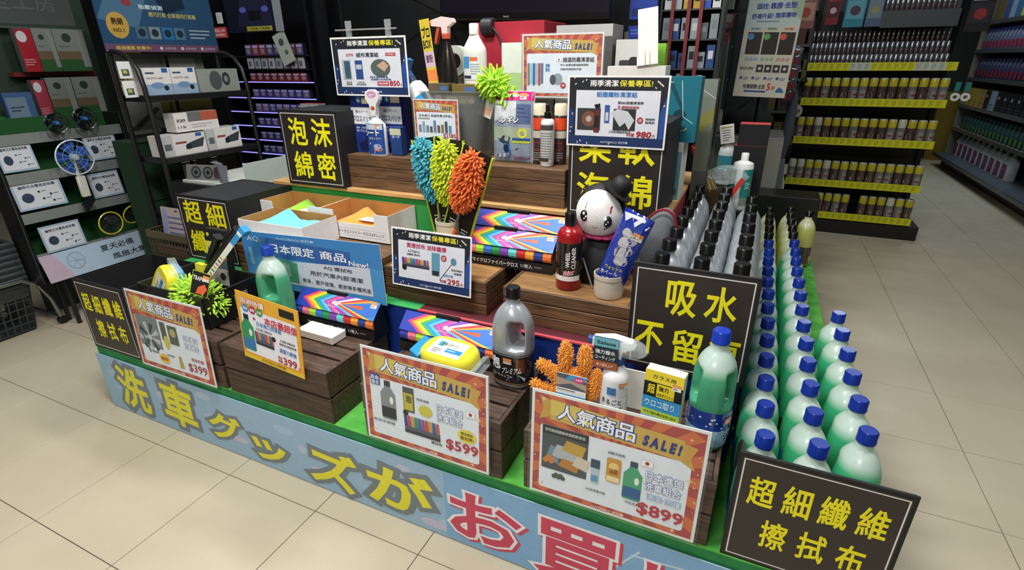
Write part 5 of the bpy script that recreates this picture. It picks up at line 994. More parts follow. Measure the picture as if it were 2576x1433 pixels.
t = thing('clamp', 'black round spring clamp gripping the flat crimson box', 'clamp', (1.672, 1.195, Zt+.600)); b = B(); b.M = Matrix.Rotation(pi/2, 4, 'Y'); b.lathe([(.030, -.025), (.034, -.022), (.034, .022), (.030, .025)], '#26262a', 22); b.build('drum', t, 'satin'); b = B(); b.tube([(.02, -.01, 0), (.05, -.012, -.03), (.07, -.012, -.09)], .004, '#1a1a1c', 6); b.build('cord', t, 'satin')
t = thing('tape_roll', 'pale green round tape roll behind the dark spray bottle', 'tape', (1.56, 1.12, Zt+.419)); b = B(); b.M = Matrix.Translation((0, 0, .058)) @ Matrix.Rotation(pi/2, 4, 'X'); b.lathe([(.03, -.02), (.058, -.02), (.058, .02), (.03, .02), (.03, -.02)], '#c8d2c2', 28, cap=False); b.build('tape', t, 'satin')
prod_box('low grey storage box under the pale green tape roll', 1.47, 1.09, Zt, .125, .10, .4185, '#5e5a52', '#55514a')

# right side of the upper step
prod_box('white and teal upright carton behind the 柔軟海綿 carton', 2.408, 1.08, Zt, .082, .10, .205, '#7ec0cc', '#ecece8', -.06, 0, lambda b, W, H: (b.rect(0, H*.84, W, H, '#ecece8', 2), b.rect(W*.3, H*.88, W*.6, H*.96, '#5a7a88', 3), b.disc(W*.3, H*.6, W*.13, '#33383c', 2, H*.04), b.disc(W*.7, H*.6, W*.13, '#8a5a4a', 2, H*.04), b.lines(W*.12, H*.75, W*.5, 2, '#2a5a6a', .004, .009, 2), b.lines(W*.12, H*.5, W*.75, 7, '#4a8a98', .003, .008, 2), b.rect(W*.15, H*.12, W*.6, H*.22, '#c8b8a8', 2), b.rect(W*.7, H*.1, W*.9, H*.2, '#4a7a88', 2)))
def a_teal(b, W, H): b.rect(0, 0, W, H, '#1a6f80', 1); b.poly([(W*.1, H*.95), (W*.55, H*.5), (W*.6, H*.55), (W*.2, H)], '#0f4858', 2); b.disc(W*.52, H*.42, W*.17, '#0e3c48', 3, H*.09); b.disc(W*.5, H*.22, W*.26, '#c8d0a0', 2, H*.05); b.disc(W*.5, H*.235, W*.24, '#1a5f70', 3, H*.045); b.lines(W*.08, H*.93, W*.3, 1, '#b8d8dc', .004, .007, 3); b.line(W*.5, H*.95, W*.62, H*.4, .002, '#d8f0f4', 4); b.line(W*.62, H*.4, W*.9, H*.3, .002, '#cfe8ee', 4)
prod_box('teal polisher box in clear wrap behind the 980 sign', 2.400, 1.08, Zt+.206, .125, .10, .215, '#1a6f80', '#176474', 0, 0, lambda b, W, H: (a_teal(b, W, H), None))
prod_box('second teal polisher box right of the first in crumpled clear wrap', 2.502, 1.345, Z2+.0005, .055, .08, .69, '#5c6260', '#4a504e', 0, 0, lambda b, W, H: (b.rect(0, H*.5, W, H, '#7c8478', 2), b.poly([(0, H*.7), (W, H*.78), (W, H*.86), (0, H*.8)], '#8a8a4a', 3), b.line(0, H*.95, W, H*.9, .002, '#d8dcd8', 4)))
def whisk(label, loc, rot, tagc):
    t = thing('straw_brush', label, 'brush', loc, rot, 'straw coloured brushes with red tags'); b = B(); R = random.Random(int(loc[0]*1e4))
    for k in range(60):
        a = R.uniform(0, 2*pi); q = math.sqrt(R.uniform(0, 1)); b.tube([(.010*q*math.cos(a), .010*q*math.sin(a), .12), (.016*q*math.cos(a), .014*q*math.sin(a), .06), (.034*q*math.cos(a), .022*q*math.sin(a), 0)], .0013, R.choice(['#cdb878', '#b89f60', '#dccb92']), 4)
    b.build('bristles', t, 'matte', kind='stuff'); b = B(); b.lathe([(.012, .115), (.012, .15), (.008, .16), (.006, .24)], '#a8844a', 12); b.build('handle', t, 'satin')
    b = B(); b.box(-.028, -.030, .12, .028, -.028, .21, tagc); b.build('hang_tag', t, 'card'); b = U(B(), 0, -.030, 0); b.rect(-.022, .13, -.006, .15, '#ece8e4', 1); b.lines(-.02, .20, .04, 3, '#e8c04a', .006, .014, 1); b.build('tag_print', t, 'card')
whisk('straw coloured brush with upright dark red tag behind the silver bottles', (2.535, 1.48, Z2+.265), (0, -.08, 0), '#a8282c'); whisk('straw coloured brush with tilted bright red tag behind the silver bottles', (2.575, 1.455, Z2+.245), (0, -.35, 0), '#c4242e')
prod_box('low brown carton holding the straw brushes upright', 2.50, 1.435, Z2+.0005, .13, .08, .255, '#5a4a34', '#4f402c')
t = thing('cleaner_bottle', 'white bottle with teal label and flip cap behind the silver bottles', 'bottle', (2.690, 1.43, Z2+.190)); b = B(); b.lathe([(.037, 0), (.039, .004), (.039, .175), (.036, .186), (.018, .194), (.014, .196)], '#f0f2f0', 26); b.build('bottle_body', t, 'gloss'); b = B(); b.lathe([(.0145, .195), (.0145, .222), (.012, .225)], '#f2f2f0', 18); b.build('cap', t, 'gloss'); b = B(); b.map = wrapmap(.039, .039, 2); b.rect(.002, .05, .05, .165, '#1f8880', 1); b.rect(-.05, .05, -.022, .165, '#1f8880', 1); b.rect(.002, .02, .05, .05, '#8a9492', 1); b.text('WAX', .026, .10, .03, .02, '#d8ecea', 2, .03, pi/2); b.build('label', t, 'film')
prod_box('black carton under the white teal-labelled bottle', 2.632, 1.38, Z2+.0005, .115, .10, .189, '#1c1c1e', '#18181a')
prod_box('black carton with red lid print, lower of the two behind the white bottle', 2.640, 1.51, Z2+.0005, .125, .09, .43, '#18181a', '#141416', 0, 0, None, top='#b83a34'); prod_box('smaller black carton with red lid print, upper of the two behind the white bottle', 2.650, 1.512, Z2+.431, .115, .085, .085, '#18181a', '#141416', 0, 0, None, top='#b83a34')
t = thing('cleaner_bottle', 'white twin-shouldered bottle with teal label among the straw brushes', 'bottle', (2.618, 1.575, Z2+.26)); b = B(); b.lathe([(.036, 0), (.038, .13), (.034, .15), (.014, .165)], '#e4ecee', 22, 1, .7); b.build('bottle_body', t, 'gloss'); b = B(); b.map = wrapmap(.038, .0266, 2); b.rect(-.04, .02, .04, .12, '#3a98a8', 1); b.rect(-.04, .02, .04, .06, '#2f5a68', 2); b.build('label', t, 'film')
prod_box('brown carton under the twin-shouldered bottle', 2.57, 1.54, Z2+.0005, .068, .07, .259, '#4a3c2c', '#44382a')
prod_box('small white printed box balanced on the twin-shouldered bottle', 2.585, 1.55, Z2+.426, .055, .03, .075, '#e8e6e0', '#dedcd4', 0, 0, lambda b, W, H: (b.lines(W*.2, H*.75, W*.6, 5, '#666', .004, .010, 2), b.rect(W*.1, H*.85, W*.9, H*.92, '#b89a4a', 2)), ry=-.2)
t = thing('clear_bag', 'crumpled clear plastic bag with red strip lying on the rear silver bottles', 'bag', (2.64, 1.36, Z2+.305), (0, 0, 0)); b = B(); R = random.Random(4); rings = []
for j in range(9):
    a = pi*j/8; rings.append([(.075*max(math.sin(a), .03)*math.cos(2*pi*i/16)*R.uniform(.8, 1.2), .03*max(math.sin(a), .03)*math.sin(2*pi*i/16)*R.uniform(.7, 1.3), .03-.035*math.cos(a)*R.uniform(.8, 1.2)) for i in range(16)])
b.loft(rings, '#dfe6e6', False); b.build('bag_film', t, 'clear_plastic'); b = B(); b.M = Matrix.Rotation(.5, 4, 'Y'); b.box(.03, -.032, -.05, .048, -.030, .05, '#c83a2c'); b.build('red_strip', t, 'card')

#PART3
# ---------------------------------------------------------------- behind the display
def shelf_box(name, label, cat, x0, y0, z0, x1, y1, z1, col, m='satin'):
    t = thing(name, label, cat, (x0, y0, z0)); b = B(); b.box(0, 0, 0, x1-x0, y1-y0, z1-z0, col, .004); b.build('body', t, m); return t
shelf_box('room_divider', 'tall black divider behind the umbrella and the screen', 'divider', -.18, 2.46, 0, 2.14, 2.50, 2.4, '#0b0c0d', 'matte')
t = thing('black_umbrella', 'large open black umbrella with thin ribs as a dark backdrop behind the display', 'umbrella', (1.163, 1.72, 1.563)); Rr, dp, n = 1.0, .28, 8
b = B(); rings = []
for j in range(8):
    q = j/7; rg = []
    for i in range(n*4):
        a = 2*pi*(i/(n*4))+pi/8; k = (i % 4)/4; sc = 1-.07*math.sin(pi*k)*q; rr = Rr*q*sc+.004
        rg.append((rr*math.cos(a), dp*q**1.8+.012*math.sin(pi*k)*q, rr*math.sin(a)))
    rings.append(rg)
b.loft(rings, '#101112', False); b.build('canopy', t, 'satin')
for i in range(n):
    a = 2*pi*i/n+pi/8; b = B(); b.tube([(Rr*q*math.cos(a), dp*q**1.8-.004, Rr*q*math.sin(a)) for q in (.02, .25, .5, .75, .99)], .0022, '#2b2d30', 5); b.build('rib', t, 'metal')
b = B(); b.tube([(0, -.03, 0), (0, .60, -.0)], .006, '#1c1c1e', 8); b.build('shaft', t, 'metal'); b = B(); b.tube([(0, .60, 0), (0, .60, -1.26)], .008, '#1c1c1e', 8); b.build('stand_pole', t, 'metal')
t = thing('tv_screen', 'black television with glossy bezel cut off by the top of the picture', 'television', (1.20, 1.60, 1.535), (0, .035, 0)); b = B(); b.box(0, 0, 0, .86, .035, .52, '#0a0a0c', .004); b.build('housing', t, 'gloss'); b = U(B(), 0, -.0003, 0); b.rect(.012, .03, .848, .51, '#120f1c', 1); b.text('BenQ', .36, .014, .028, .009, '#8a8d92', 2, .03); b.rect(.05, .09, .3, .092, '#3a2a5a', 2); b.build('front_print', t, 'film'); b = B(); b.box(.38, .036, .2, .46, .10, .3, '#111'); b.tube([(.42, .08, .25), (.42, .08, 1.66)], .014, '#141414', 8); b.build('ceiling_mount', t, 'satin')
for k, (z, h) in enumerate(((1.515, .13), (1.415, .075))): prod_box(('upper', 'lower')[k]+' bright blue pack hanging right of the black television', 2.095, 1.80, z, .125, .02, h, '#2440a0', '#1c3488', 0, 0, lambda b, W, H: (b.lines(W*.1, H*.8, W*.8, 2, '#5a7ad0', .008, .014, 2), b.rect(W*.1, H*.1, W*.9, H*.35, '#18286a', 2)))
# dark shelf with many small goods under the television
t = thing('wall_shelf', 'dark shelf below the television carrying small grey and blue packs', 'shelf', (1.25, 1.95, 1.405)); b = B(); b.box(0, 0, 0, .86, .16, .012, '#1a1b1d'); b.box(0, .155, .0, .86, .50, .012, '#141416'); b.build('board', t, 'satin')
R = random.Random(11)
for k in range(12):
    prod_box('%s pack from the left on the dark shelf below the television' % ORD[k], 1.27+.07*k, 1.955, 1.4175, .055, .03, R.uniform(.055, .09), R.choice(['#5a6a78', '#8a8f94', '#3f5f96', '#6a3038', '#a8a49a']), '#33363a', group='packs on the dark shelf below the television', name='small_pack')

# violet-lit shelf wall at the far left
t = thing('lit_shelf_unit', 'black shelf unit with violet light strips behind the tube rack', 'shelf', (-1.36, 2.30, 0)); b = B(); b.box(0, .30, 0, 1.16, .34, 2.2, '#131318'); b.box(0, 0, 0, .03, .30, 2.2, '#0e0e12'); b.box(1.0, 0, 0, 1.03, .30, 2.2, '#0e0e12'); b.build('body', t, 'satin')
LZ = [1.215, 1.095, .985, .875, .765, .655, .55, 1.305, 1.40]
for z in LZ: b = B(); b.box(.032, .02, z-.012, .998, .298, z, '#16161c'); b.build('shelf_board', t, 'satin')
for z in LZ[:7]: b = B(); b.box(.032, .012, z-.011, .998, .0195, z-.004, '#fff'); b.build('light_strip', t, 'led_violet')
gp = None
for r, z in enumerate(LZ):
    for k in range(8):
        x = -1.05+.076*k; h = .06 if r < 7 else .078; lab = '%s pack in the %s row of the violet-lit shelf unit' % (ORD[k], ['red', 'upper violet', 'third violet', 'fourth violet', 'fifth violet', 'sixth violet', 'lowest violet', 'white', 'top mixed'][r])
        c = R.choice([['#7a2028', '#8c2a30'], ['#3a3f8c', '#55508c'], ['#3c3f86', '#6a5a90'], ['#34397c', '#4c4a88'], ['#2f3470', '#5a5a98'], ['#30356c', '#4a4a80'], ['#30356c', '#4a4a80'], ['#9a9ca6', '#b0a8ae'], ['#4a4a78', '#8a3a4a']][r])
        prod_box(lab, x, 2.33, z+.0005, .068, .04, h, c, '#26263a', 0, 0, (lambda b, W, H: (b.disc(W*.5, H*.4, W*.28, '#8a7a78', 2, H*.25), b.rect(W*.1, H*.7, W*.9, H*.9, '#a8a4c4', 2))) if r != 7 else (lambda b, W, H: b.rect(W*.2, H*.2, W*.6, H*.7, '#5a6068', 2)), name='small_pack', group='small packs on the violet-lit shelves')
def flat_sign(name, label, cat, x, y, z, W, H, col, art, rz=0, rx=0, ry=0, th=.006, m='card', border=None):
    t = thing(name, label, cat, (x, y, z), (rx, ry, rz)); b = B(); b.box(0, 0, 0, W, th, H, border or col); b.build('board', t, m); b = U(B(), 0, -.0002, 0); b.rect(.002, .002, W-.002, H-.002, col, 1); art(b, W, H); b.build('print', t, m); return t
flat_sign('car_poster', 'dark poster with front of a black car and violet headlights at the top left', 'poster', -1.13, 2.28, 1.56, .58, .40, '#17182a', lambda b, W, H: (b.poly([(W*.2, H*.1), (W*.3, H*.55), (W*.75, H*.55), (W*.85, H*.1)], '#22243c', 2), b.disc(W*.33, H*.38, .035, '#5a60b8', 3, .02), b.disc(W*.72, H*.38, .035, '#5a60b8', 3, .02), b.rect(W*.42, H*.2, W*.64, H*.36, '#101120', 3), b.rect(W*.35, H*.02, W*.8, H*.10, '#a8a040', 3), b.text('CAR CARE', W*.58, H*.06, W*.35, H*.045, '#3a3a20', 4, .02), b.rect(W*.86, 0, W, H, '#8f9296', 3), b.poly([(W*.88, H), (W*.94, H*.5), (W*.97, H*.52), (W*.92, H)], '#4a3838', 4)))
flat_sign('red_label_sign', 'small red label with white lettering left of the car poster', 'sign', -1.30, 2.275, 1.53, .15, .075, '#c8504c', lambda b, W, H: (b.text('新品上市', W*.5, H*.68, W*.8, H*.3, '#f2dcd8', 2, .03), b.text('買到賺到', W*.5, H*.28, W*.7, H*.22, '#f2dcd8', 2, .03)))
for k in range(2): flat_sign('white_label', ('left', 'right')[k]+' small white label on the black panel above the red label', 'label', -1.33+.10*k, 2.276, 1.63, .045+.015*k, .075, '#e2dede', lambda b, W, H: b.lines(W*.15, H*.85, W*.7, 5, '#8a7a80', .004, .013, 2))
flat_sign('leaflet', 'curled white leaflet hanging at the right end of the violet-lit shelves', 'leaflet', -.62, 2.288, 1.32, .13, .22, '#a9b0a4', lambda b, W, H: (b.disc(W*.5, H*.7, W*.2, '#4a544c', 2), b.disc(W*.6, H*.35, W*.14, '#5a645c', 2)), ry=-.35)
for k in range(2): prod_box(('left', 'right')[k]+' silver box with black label and red top behind the 泡沫綿密 carton', -.33+.085*k, 2.10, .99, .08, .08, .085, '#a8a8a6', '#9a9a98', 0, 0, lambda b, W, H: (b.rect(W*.15, H*.1, W*.85, H*.35, '#222226', 2), b.text('BOLT', W*.5, H*.22, W*.5, H*.14, '#e0e0e0', 3, .02)), top='#b83c40')
shelf_box('side_cabinet', 'dark cabinet under the silver boxes behind the 泡沫綿密 carton', 'cabinet', -.36, 2.06, 0, -.13, 2.28, .9895, '#121316')

# black tube rack with lamp boxes
t = thing('tube_rack', 'black bent-tube rack with three shelves of lamp boxes at the left', 'rack', (0, 0, 0))
for y in (.815, 1.40):
    b = B(); pts = [(-.20, y, .0), (-.20, y, 1.33)]+[(-.20+.20*(1-math.cos(a)), y, 1.33+.085*math.sin(a*1.0)*1.0) for a in [pi/2*k/8*1.0 for k in range(1, 9)]]+[(.0, y, 1.34), (0, y, 1.2), (0, y, 0)]
    pts = [(-.20, y, 0), (-.20, y, 1.36), (-.195, y, 1.395), (-.17, y, 1.405), (-.12, y, 1.40), (-.06, y, 1.375), (-.015, y, 1.32), (0, y, 1.24), (0, y, 0)]
    b.tube(pts, .012, '#141516', 10); b.build('side_frame', t, 'satin')
for z in (1.205, .905, .60): 
    b = B(); b.box(-.20, .825, z-.03, .012, 1.39, z, '#151617', .003); b.build('shelf', t, 'satin')
    b = B(); b.box(-.205, .825, z+.06, -.20, 1.39, z+.064, '#1c1d1e'); b.build('back_wire', t, 'metal')
def a_lamp(b, W, H): b.rect(0, 0, W, H, '#d8d6d4', 1); b.rect(0, 0, W, H*.4, '#8fa6c0', 2); b.disc(W*.45, H*.35, W*.26, '#6f8cb0', 3, H*.12); b.disc(W*.75, H*.25, W*.09, '#22262c', 4); b.rect(W*.7, H*.82, W*.92, H*.98, '#2a5a98', 3); b.rect(W*.08, H*.78, W*.4, H*.84, '#3a4a6a', 3); b.text('MOTO LED', W*.4, H*.62, W*.6, H*.07, '#5a3038', 3, .02)
def a_lens(b, W, H): b.rect(0, 0, W, H, '#8a9088', 1); b.disc(W*.42, H*.5, W*.15, '#4a4f50', 2, H*.42); b.disc(W*.68, H*.55, W*.10, '#33383a', 2, H*.3); b.disc(W*.68, H*.55, W*.05, '#7a8082', 3, H*.14)
def a_light(b, W, H): b.rect(0, 0, W, H, '#d4d2ce', 1); b.rect(0, 0, W*.25, H, '#b4b4b4', 2); b.poly([(W*.5, H*.25), (W*.6, H*.55), (W*.98, H*.75), (W*.9, H*.3)], '#3a3e42', 3); b.disc(W*.58, H*.38, W*.07, '#22262a', 4, H*.14); b.rect(W*.3, H*.55, W*.55, H*.65, '#8a4a4a', 3); b.rect(W*.78, H*.82, W*.92, H*.98, '#2a5a98', 3); b.rect(W*.05, H*.3, W*.2, H*.6, '#5a5f68', 3)
def a_helmet(b, W, H): b.rect(0, 0, W, H, '#dcd8d4', 1); b.rect(W*.3, H*.5, W*.6, H, '#6a6a68', 2); b.rect(W*.6, H*.5, W, H, '#b05a44', 2); b.text('320', W*.14, H*.6, W*.2, H*.15, '#33363c', 3, .05); b.text('11%', W*.14, H*.25, W*.18, H*.13, '#44484c', 3, .03); b.lines(W*.35, H*.35, W*.5, 2, '#8a8a8a', .004, .012, 3)
q = pi/2
prod_box('left white and blue lamp box on the top shelf of the tube rack', -.012, .832, 1.2055, .135, .10, .125, '#d8d6d4', '#c8c6c2', q, 0, a_lamp); prod_box('right white and blue lamp box on the top shelf of the tube rack', -.012, .970, 1.2055, .135, .10, .125, '#d8d6d4', '#c8c6c2', q, 0, a_lamp)
prod_box('grey-green box with round lens picture on the top shelf of the tube rack', -.012, 1.112, 1.2055, .25, .10, .115, '#8a9088', '#7c827a', q, 0, a_lens)
prod_box('left white box with black work light picture on the middle shelf', -.012, .832, .9055, .245, .10, .105, '#d4d2ce', '#c4c2be', q, 0, a_light); prod_box('right white box with black work light picture on the middle shelf', -.012, 1.085, .9055, .215, .10, .112, '#d4d2ce', '#c4c2be', q, 0, a_light)
prod_box('white box with red picture stacked on the two work light boxes', -.022, .935, 1.018, .25, .08, .095, '#dcd8d4', '#ccc8c4', q, 0, a_helmet)
prod_box('brown carton with pink edge on the bottom shelf of the tube rack', -.03, .90, .6005, .16, .12, .10, '#5a3c1c', '#4c3218', q); prod_box('dark red flat box on the bottom shelf of the tube rack', -.03, 1.07, .6005, .28, .12, .06, '#3a1418', '#a86468', q)
for k in range(2): flat_sign('hanging_card', ('upper', 'lower')[k]+' small white card hanging at the left of the tube rack', 'card', -.045, .745, 1.285-.085*k, .062, .075, '#dfe2e0', lambda b, W, H: (b.rect(W*.2, H*.15, W*.75, H*.55, '#4a5a52', 2), b.rect(W*.3, H*.3, W*.6, H*.5, '#b8b060', 3)), rz=q, th=.002)
for k, (y, w_) in enumerate(((1.16, .09), (1.30, .15))): prod_box(('narrow', 'wide')[k]+' grey corrugated panel standing behind the tube rack', -.24, y, .66, w_, .02, .30, '#6c716e', '#5a5f5c', q, 0, lambda b, W, H: [b.rect(0, H*k_/24, W, H*(k_/24+.012), '#585d5a', 2) for k_ in range(24)], name='corrugated_sheet', cat='sheet')
shelf_box('storage_cabinet', 'low black cabinet behind the tube rack holding the grey panels', 'cabinet', -.46, 1.12, 0, -.27, 1.50, .659, '#111214')
def a_banner(b, W, H):
    b.rect(0, H*.10, W, H, '#2a4c6c', 2); b.rect(0, 0, W, H*.10, '#6a4a62', 3); b.poly([(0, H*.4), (W*.2, H), (W*.5, H), (W*.3, H*.3)], '#4a6c88', 3); b.poly([(W*.4, H), (W*.55, H*.5), (W*.75, H*.6), (W*.7, H)], '#182a3c', 3); b.disc(W*.62, H*.85, W*.06, '#20242a', 4)
    b.disc(W*.14, H*.33, W*.085, '#b8964a', 5, W*.095); b.text('熱銷', W*.14, H*.38, W*.09, H*.09, '#3a2c18', 7, .04); b.text('NO.1', W*.14, H*.27, W*.085, H*.05, '#3a2c18', 7, .03); b.disc(W*.25, H*.62, W*.04, '#8a3a44', 5, W*.025)
    b.text('輕巧打氣 全車通用打氣機', W*.62, H*.49, W*.42, H*.065, '#b8b060', 5, .03); b.text('胎壓偵測', W*.44, H*.58, W*.2, H*.06, '#c8d8e0', 5, .03)
    for k in range(4): b.rect(W*(.27+.11*k), H*.17, W*(.365+.11*k), H*.33, ['#4a6478', '#7a8890', '#2f6ca0', '#50708a'][k], 5); b.disc(W*(.317+.11*k), H*.25, W*.03, '#22303c', 6)
    b.lines(W*.74, H*.31, W*.2, 3, '#b8c4c8', .006, .018, 5); b.text('超值優惠 熱賣中!', W*.22, H*.05, W*.28, H*.05, '#c0b050', 5, .03)
    for k in range(3): b.disc(W*(.45+.19*k), H*.05, W*.014, '#c8bcc8', 5); b.text('品質保證', W*(.53+.19*k), H*.05, W*.1, H*.035, '#b8a8bc', 5, .01)
    b.rect(W*.02, H*.86, W*.07, H*.95, '#7a3a4a', 5); b.rect(W*.02, H*.74, W*.07, H*.83, '#2f4a98', 5); b.lines(W*.09, H*.93, W*.14, 2, '#8aa0b8', .006, .02, 5); b.lines(W*.09, H*.81, W*.14, 2, '#8aa0b8', .006, .02, 5)
flat_sign('shop_banner', 'blue promotional banner in crinkled film reading 熱銷 NO.1 at the upper left', 'banner', -.215, .815, 1.405, .62, .36, '#2a4c6c', a_banner, rz=q, m='film')
t = thing('banner_stand', 'black pole stand carrying the blue promotional banner', 'stand', (-.238, 1.12, 0)); b = B(); b.tube([(0, 0, .015), (0, 0, 1.39)], .008, '#161616', 8); b.box(-.025, -.15, 0, .025, .15, .014, '#161616', .003); b.build('pole', t, 'metal')
flat_sign('yellow_poster', 'tall narrow poster, yellow above and white below, left of the tube rack', 'poster', -.56, 1.03, .97, .17, .75, '#9a9c98', lambda b, W, H: (b.rect(0, H*.44, W, H, '#9a8c20', 2), b.rect(0, H*.44, W*.14, H, '#b8aa3a', 3), b.disc(W*.45, H*.38, W*.2, '#33363c', 3, W*.1), b.disc(W*.45, H*.375, W*.17, '#9a9c98', 4, W*.07), [b.lines(W*.25, H*(.27-.04*k), W*.5, 1, '#4a4c50', .006, .01, 3) for k in range(6)]), rz=q, ry=0)
flat_sign('product_poster', 'dull poster with yellow band and car wash lettering seen through the tube rack', 'poster', -.30, .86, 1.02, .52, .38, '#6a6c66', lambda b, W, H: (b.rect(0, H*.55, W*.6, H*.75, '#8a8434', 2), b.text('お役立ち', W*.25, H*.65, W*.4, H*.12, '#2a2c2a', 3, .03), b.rect(W*.4, 0, W, H*.35, '#4f4a20', 2), b.text('カーシャンプー', W*.7, H*.2, W*.5, H*.12, '#23241c', 3, .02), b.poly([(0, 0), (W*.35, H*.3), (W*.38, H*.26), (W*.1, 0)], '#2f3230', 2), b.rect(W*.55, H*.8, W*.9, H*.95, '#8c8e8a', 2)), rz=q)
shelf_box('green_pedestal', 'dark green felt-covered pedestal behind the tube rack', 'pedestal', -.48, .86, 0, -.31, 1.11, .965, '#0b2e12', 'matte')

# fan display rack
t = thing('fan_display_rack', 'black and green rack showing portable fans and white info cards at the left', 'rack', (-.60, .39, 0), (0, 0, q)); W = .62
b = B(); b.box(.015, .13, .29, W-.015, .15, 1.10, '#164f20'); b.build('green_back_panel', t, 'matte')
for x in (0, W-.014): b = B(); b.prism([(0, .26), (.15, .26), (.15, 1.10), (.0, 1.10)], x, x+.014, '#101112', 'x'); b.build('side_panel', t, 'satin')
for x in (.0, W-.004): b = B(); b.box(x, -.002, .28, x+.004, 0, 1.1, '#9aa0a2'); b.build('edge_trim', t, 'metal')
for z in (.985, .80, .60, .385): b = B(); b.box(.015, .0, z, W-.015, .125, z+.008, '#3a3e3c'); b.box(.015, -.004, z, W-.015, 0, z+.052, '#7f8482'); b.build('shelf', t, 'satin')
for x in (.10, W-.12):
    for y in (.02, .12): b = B(); b.tube([(x, y, 0), (x, y, .27)], .012, '#131415', 8); b.build('leg', t, 'satin')
b = B(); b.box(.014, .005, .262, W-.014, .145, .285, '#0f1011'); b.build('base', t, 'satin')
def a_card(b, W, H):
    b.rect(0, 0, W, H, '#9fb4c8', 1); b.rect(W*.05, H*.07, W*.95, H*.93, '#d2d6dc', 2); b.text('攜帶式充電風扇推薦', W*.5, H*.80, W*.75, H*.11, '#33384a', 3, .03); b.disc(W*.25, H*.42, W*.12, '#3a465a', 3, H*.17)
    for u, v in ((.50, .58), (.55, .32), (.72, .44), (.74, .2)): b.disc(W*u, H*v, W*.028, '#3a3e48', 3, n=8); b.lines(W*(u+.05), H*v+.003, W*.16, 1, '#5a5e68', .004, .01, 3)
cards = [(.40, .862, .15, .135, 'top left'), (.785, .86, .165, .135, 'top right'), (.405, .668, .215, .142, 'middle left'), (.750, .658, .160, .135, 'middle right'), (.452, .432, .19, .14, 'bottom left')]
for y, z, w_, h, nm in cards: flat_sign('info_card', 'white fan info card in clear sleeve on the fan rack, '+nm, 'card', -.588, y, z, w_, h, '#c2d0dc', a_card, rz=q, rx=-.12, th=.002, m='film')
flat_sign('fan_rack_sign', 'pale blue and pink sign reading 夏天必備 風扇大集合 under the fan rack', 'sign', -.53, .395, .292, .60, .145, '#a8bccc', lambda b, W, H: (b.poly([(0, 0), (W*.2, 0), (W*.1, H), (0, H)], '#b8a4b4', 2), b.poly([(W*.8, 0), (W, 0), (W, H), (W*.9, H)], '#a8a49a', 2), b.disc(W*.25, H*.55, W*.07, '#8a98a8', 3, H*.32), b.disc(W*.25, H*.55, W*.063, '#a8bccc', 4, H*.28), [b.line(W*.25, H*.55, W*.25+W*.055*math.cos(k), H*.55+H*.24*math.sin(k), .003, '#8a98a8', 5) for k in range(7)], b.text('夏天必備', W*.62, H*.70, W*.30, H*.24, '#2c3640', 5, .02), b.text('風扇大集合', W*.74, H*.30, W*.40, H*.24, '#2c3640', 5, .02)), rz=q, rx=-.25)
def fan(label, x, y, z, r, blade, ring, hub='#c8ccd0', clip=False, rz=q, rx=0, hubc=None):
    inner = '#9ab0cc' if clip else '#22262a'
    t = thing('portable_fan', label, 'fan', (x, y, z), (rx, 0, rz))
    for rr in (1, .66, .33): b = B(); b.tube([(r*rr*math.cos(2*pi*k/28), -.018-.010*(1-rr), r*rr*math.sin(2*pi*k/28)) for k in range(28)], .0010 if rr < 1 else .0042, ring if rr == 1 else inner, 5, True); b.build('guard_ring', t, 'gloss')
    b = B()
    for k in range(16): a = 2*pi*k/16; b.tube([(0, -.028, 0), (r*.5*math.cos(a), -.026, r*.5*math.sin(a)), (r*math.cos(a), -.018, r*math.sin(a))], .0007, inner, 4)
    b.build('guard_spokes', t, 'gloss')
    for k in range(5):
        a = 2*pi*k/5; b = B(); b.add([(r*.12*math.cos(a), -.002, r*.12*math.sin(a)), (r*.88*math.cos(a+.05), -.010, r*.88*math.sin(a+.05)), (r*.92*math.cos(a+.6), -.004, r*.92*math.sin(a+.6)), (r*.75*math.cos(a+1.0), .004, r*.75*math.sin(a+1.0)), (r*.12*math.cos(a+.9), .004, r*.12*math.sin(a+.9))], [(0, 1, 2, 3, 4)], blade); o = b.build('blade', t, 'gloss'); md = o.modifiers.new('s', 'SOLIDIFY'); md.thickness = .0015
    b = B(); b.M = Matrix.Rotation(pi/2, 4, 'X'); b.lathe([(r*.2, -.01), (r*.2, .024), (r*.14, .032), (.001, .033)], hubc or hub, 18); b.build('hub', t, 'gloss')
    b = B(); b.tube([(0, .005, -r*.2), (0, .01, -r*1.15)], .008, hub, 8)
    if clip: b.box(-.018, -.012, -r*1.15-.11, .022, .012, -r*1.12, hub, .004)
    b.build('neck', t, 'satin')
    if clip: b = B(); b.prism([(-.03, -r-.16), (.02, -r-.12), (.03, -r-.15), (-.018, -r-.20)], -.014, .014, '#15171a'); b.build('clip_jaw', t, 'satin')
    return t
fan('clip fan with blue blades in a clear guard on a white clip arm', -.545, .690, .900, .088, '#2f56a8', '#c4d4e4', '#d8d8cc', True, q, 0, '#aab2ba')
fan('left small black fan with blue hub on top of the fan rack', -.56, .665, 1.075, .050, '#15171a', '#1b1d20', '#15171a', False, q, 0, '#3a78c0')
fan('right small black fan with blue hub on top of the fan rack', -.56, .800, 1.085, .055, '#15171a', '#1b1d20', '#15171a', False, q, 0, '#3a78c0')
fan('round black fan with bright blue hub at the right of the middle cards', -.545, .960, .775, .062, '#141618', '#1b1d20', '#15171a', False, q, 0, '#2f80d0')
fan('left dark fan with yellow ring on the lowest fan shelf', -.56, .765, .520, .062, '#33363a', '#d0c030', '#1a1b1c', False, q, 0, '#2a2c30')
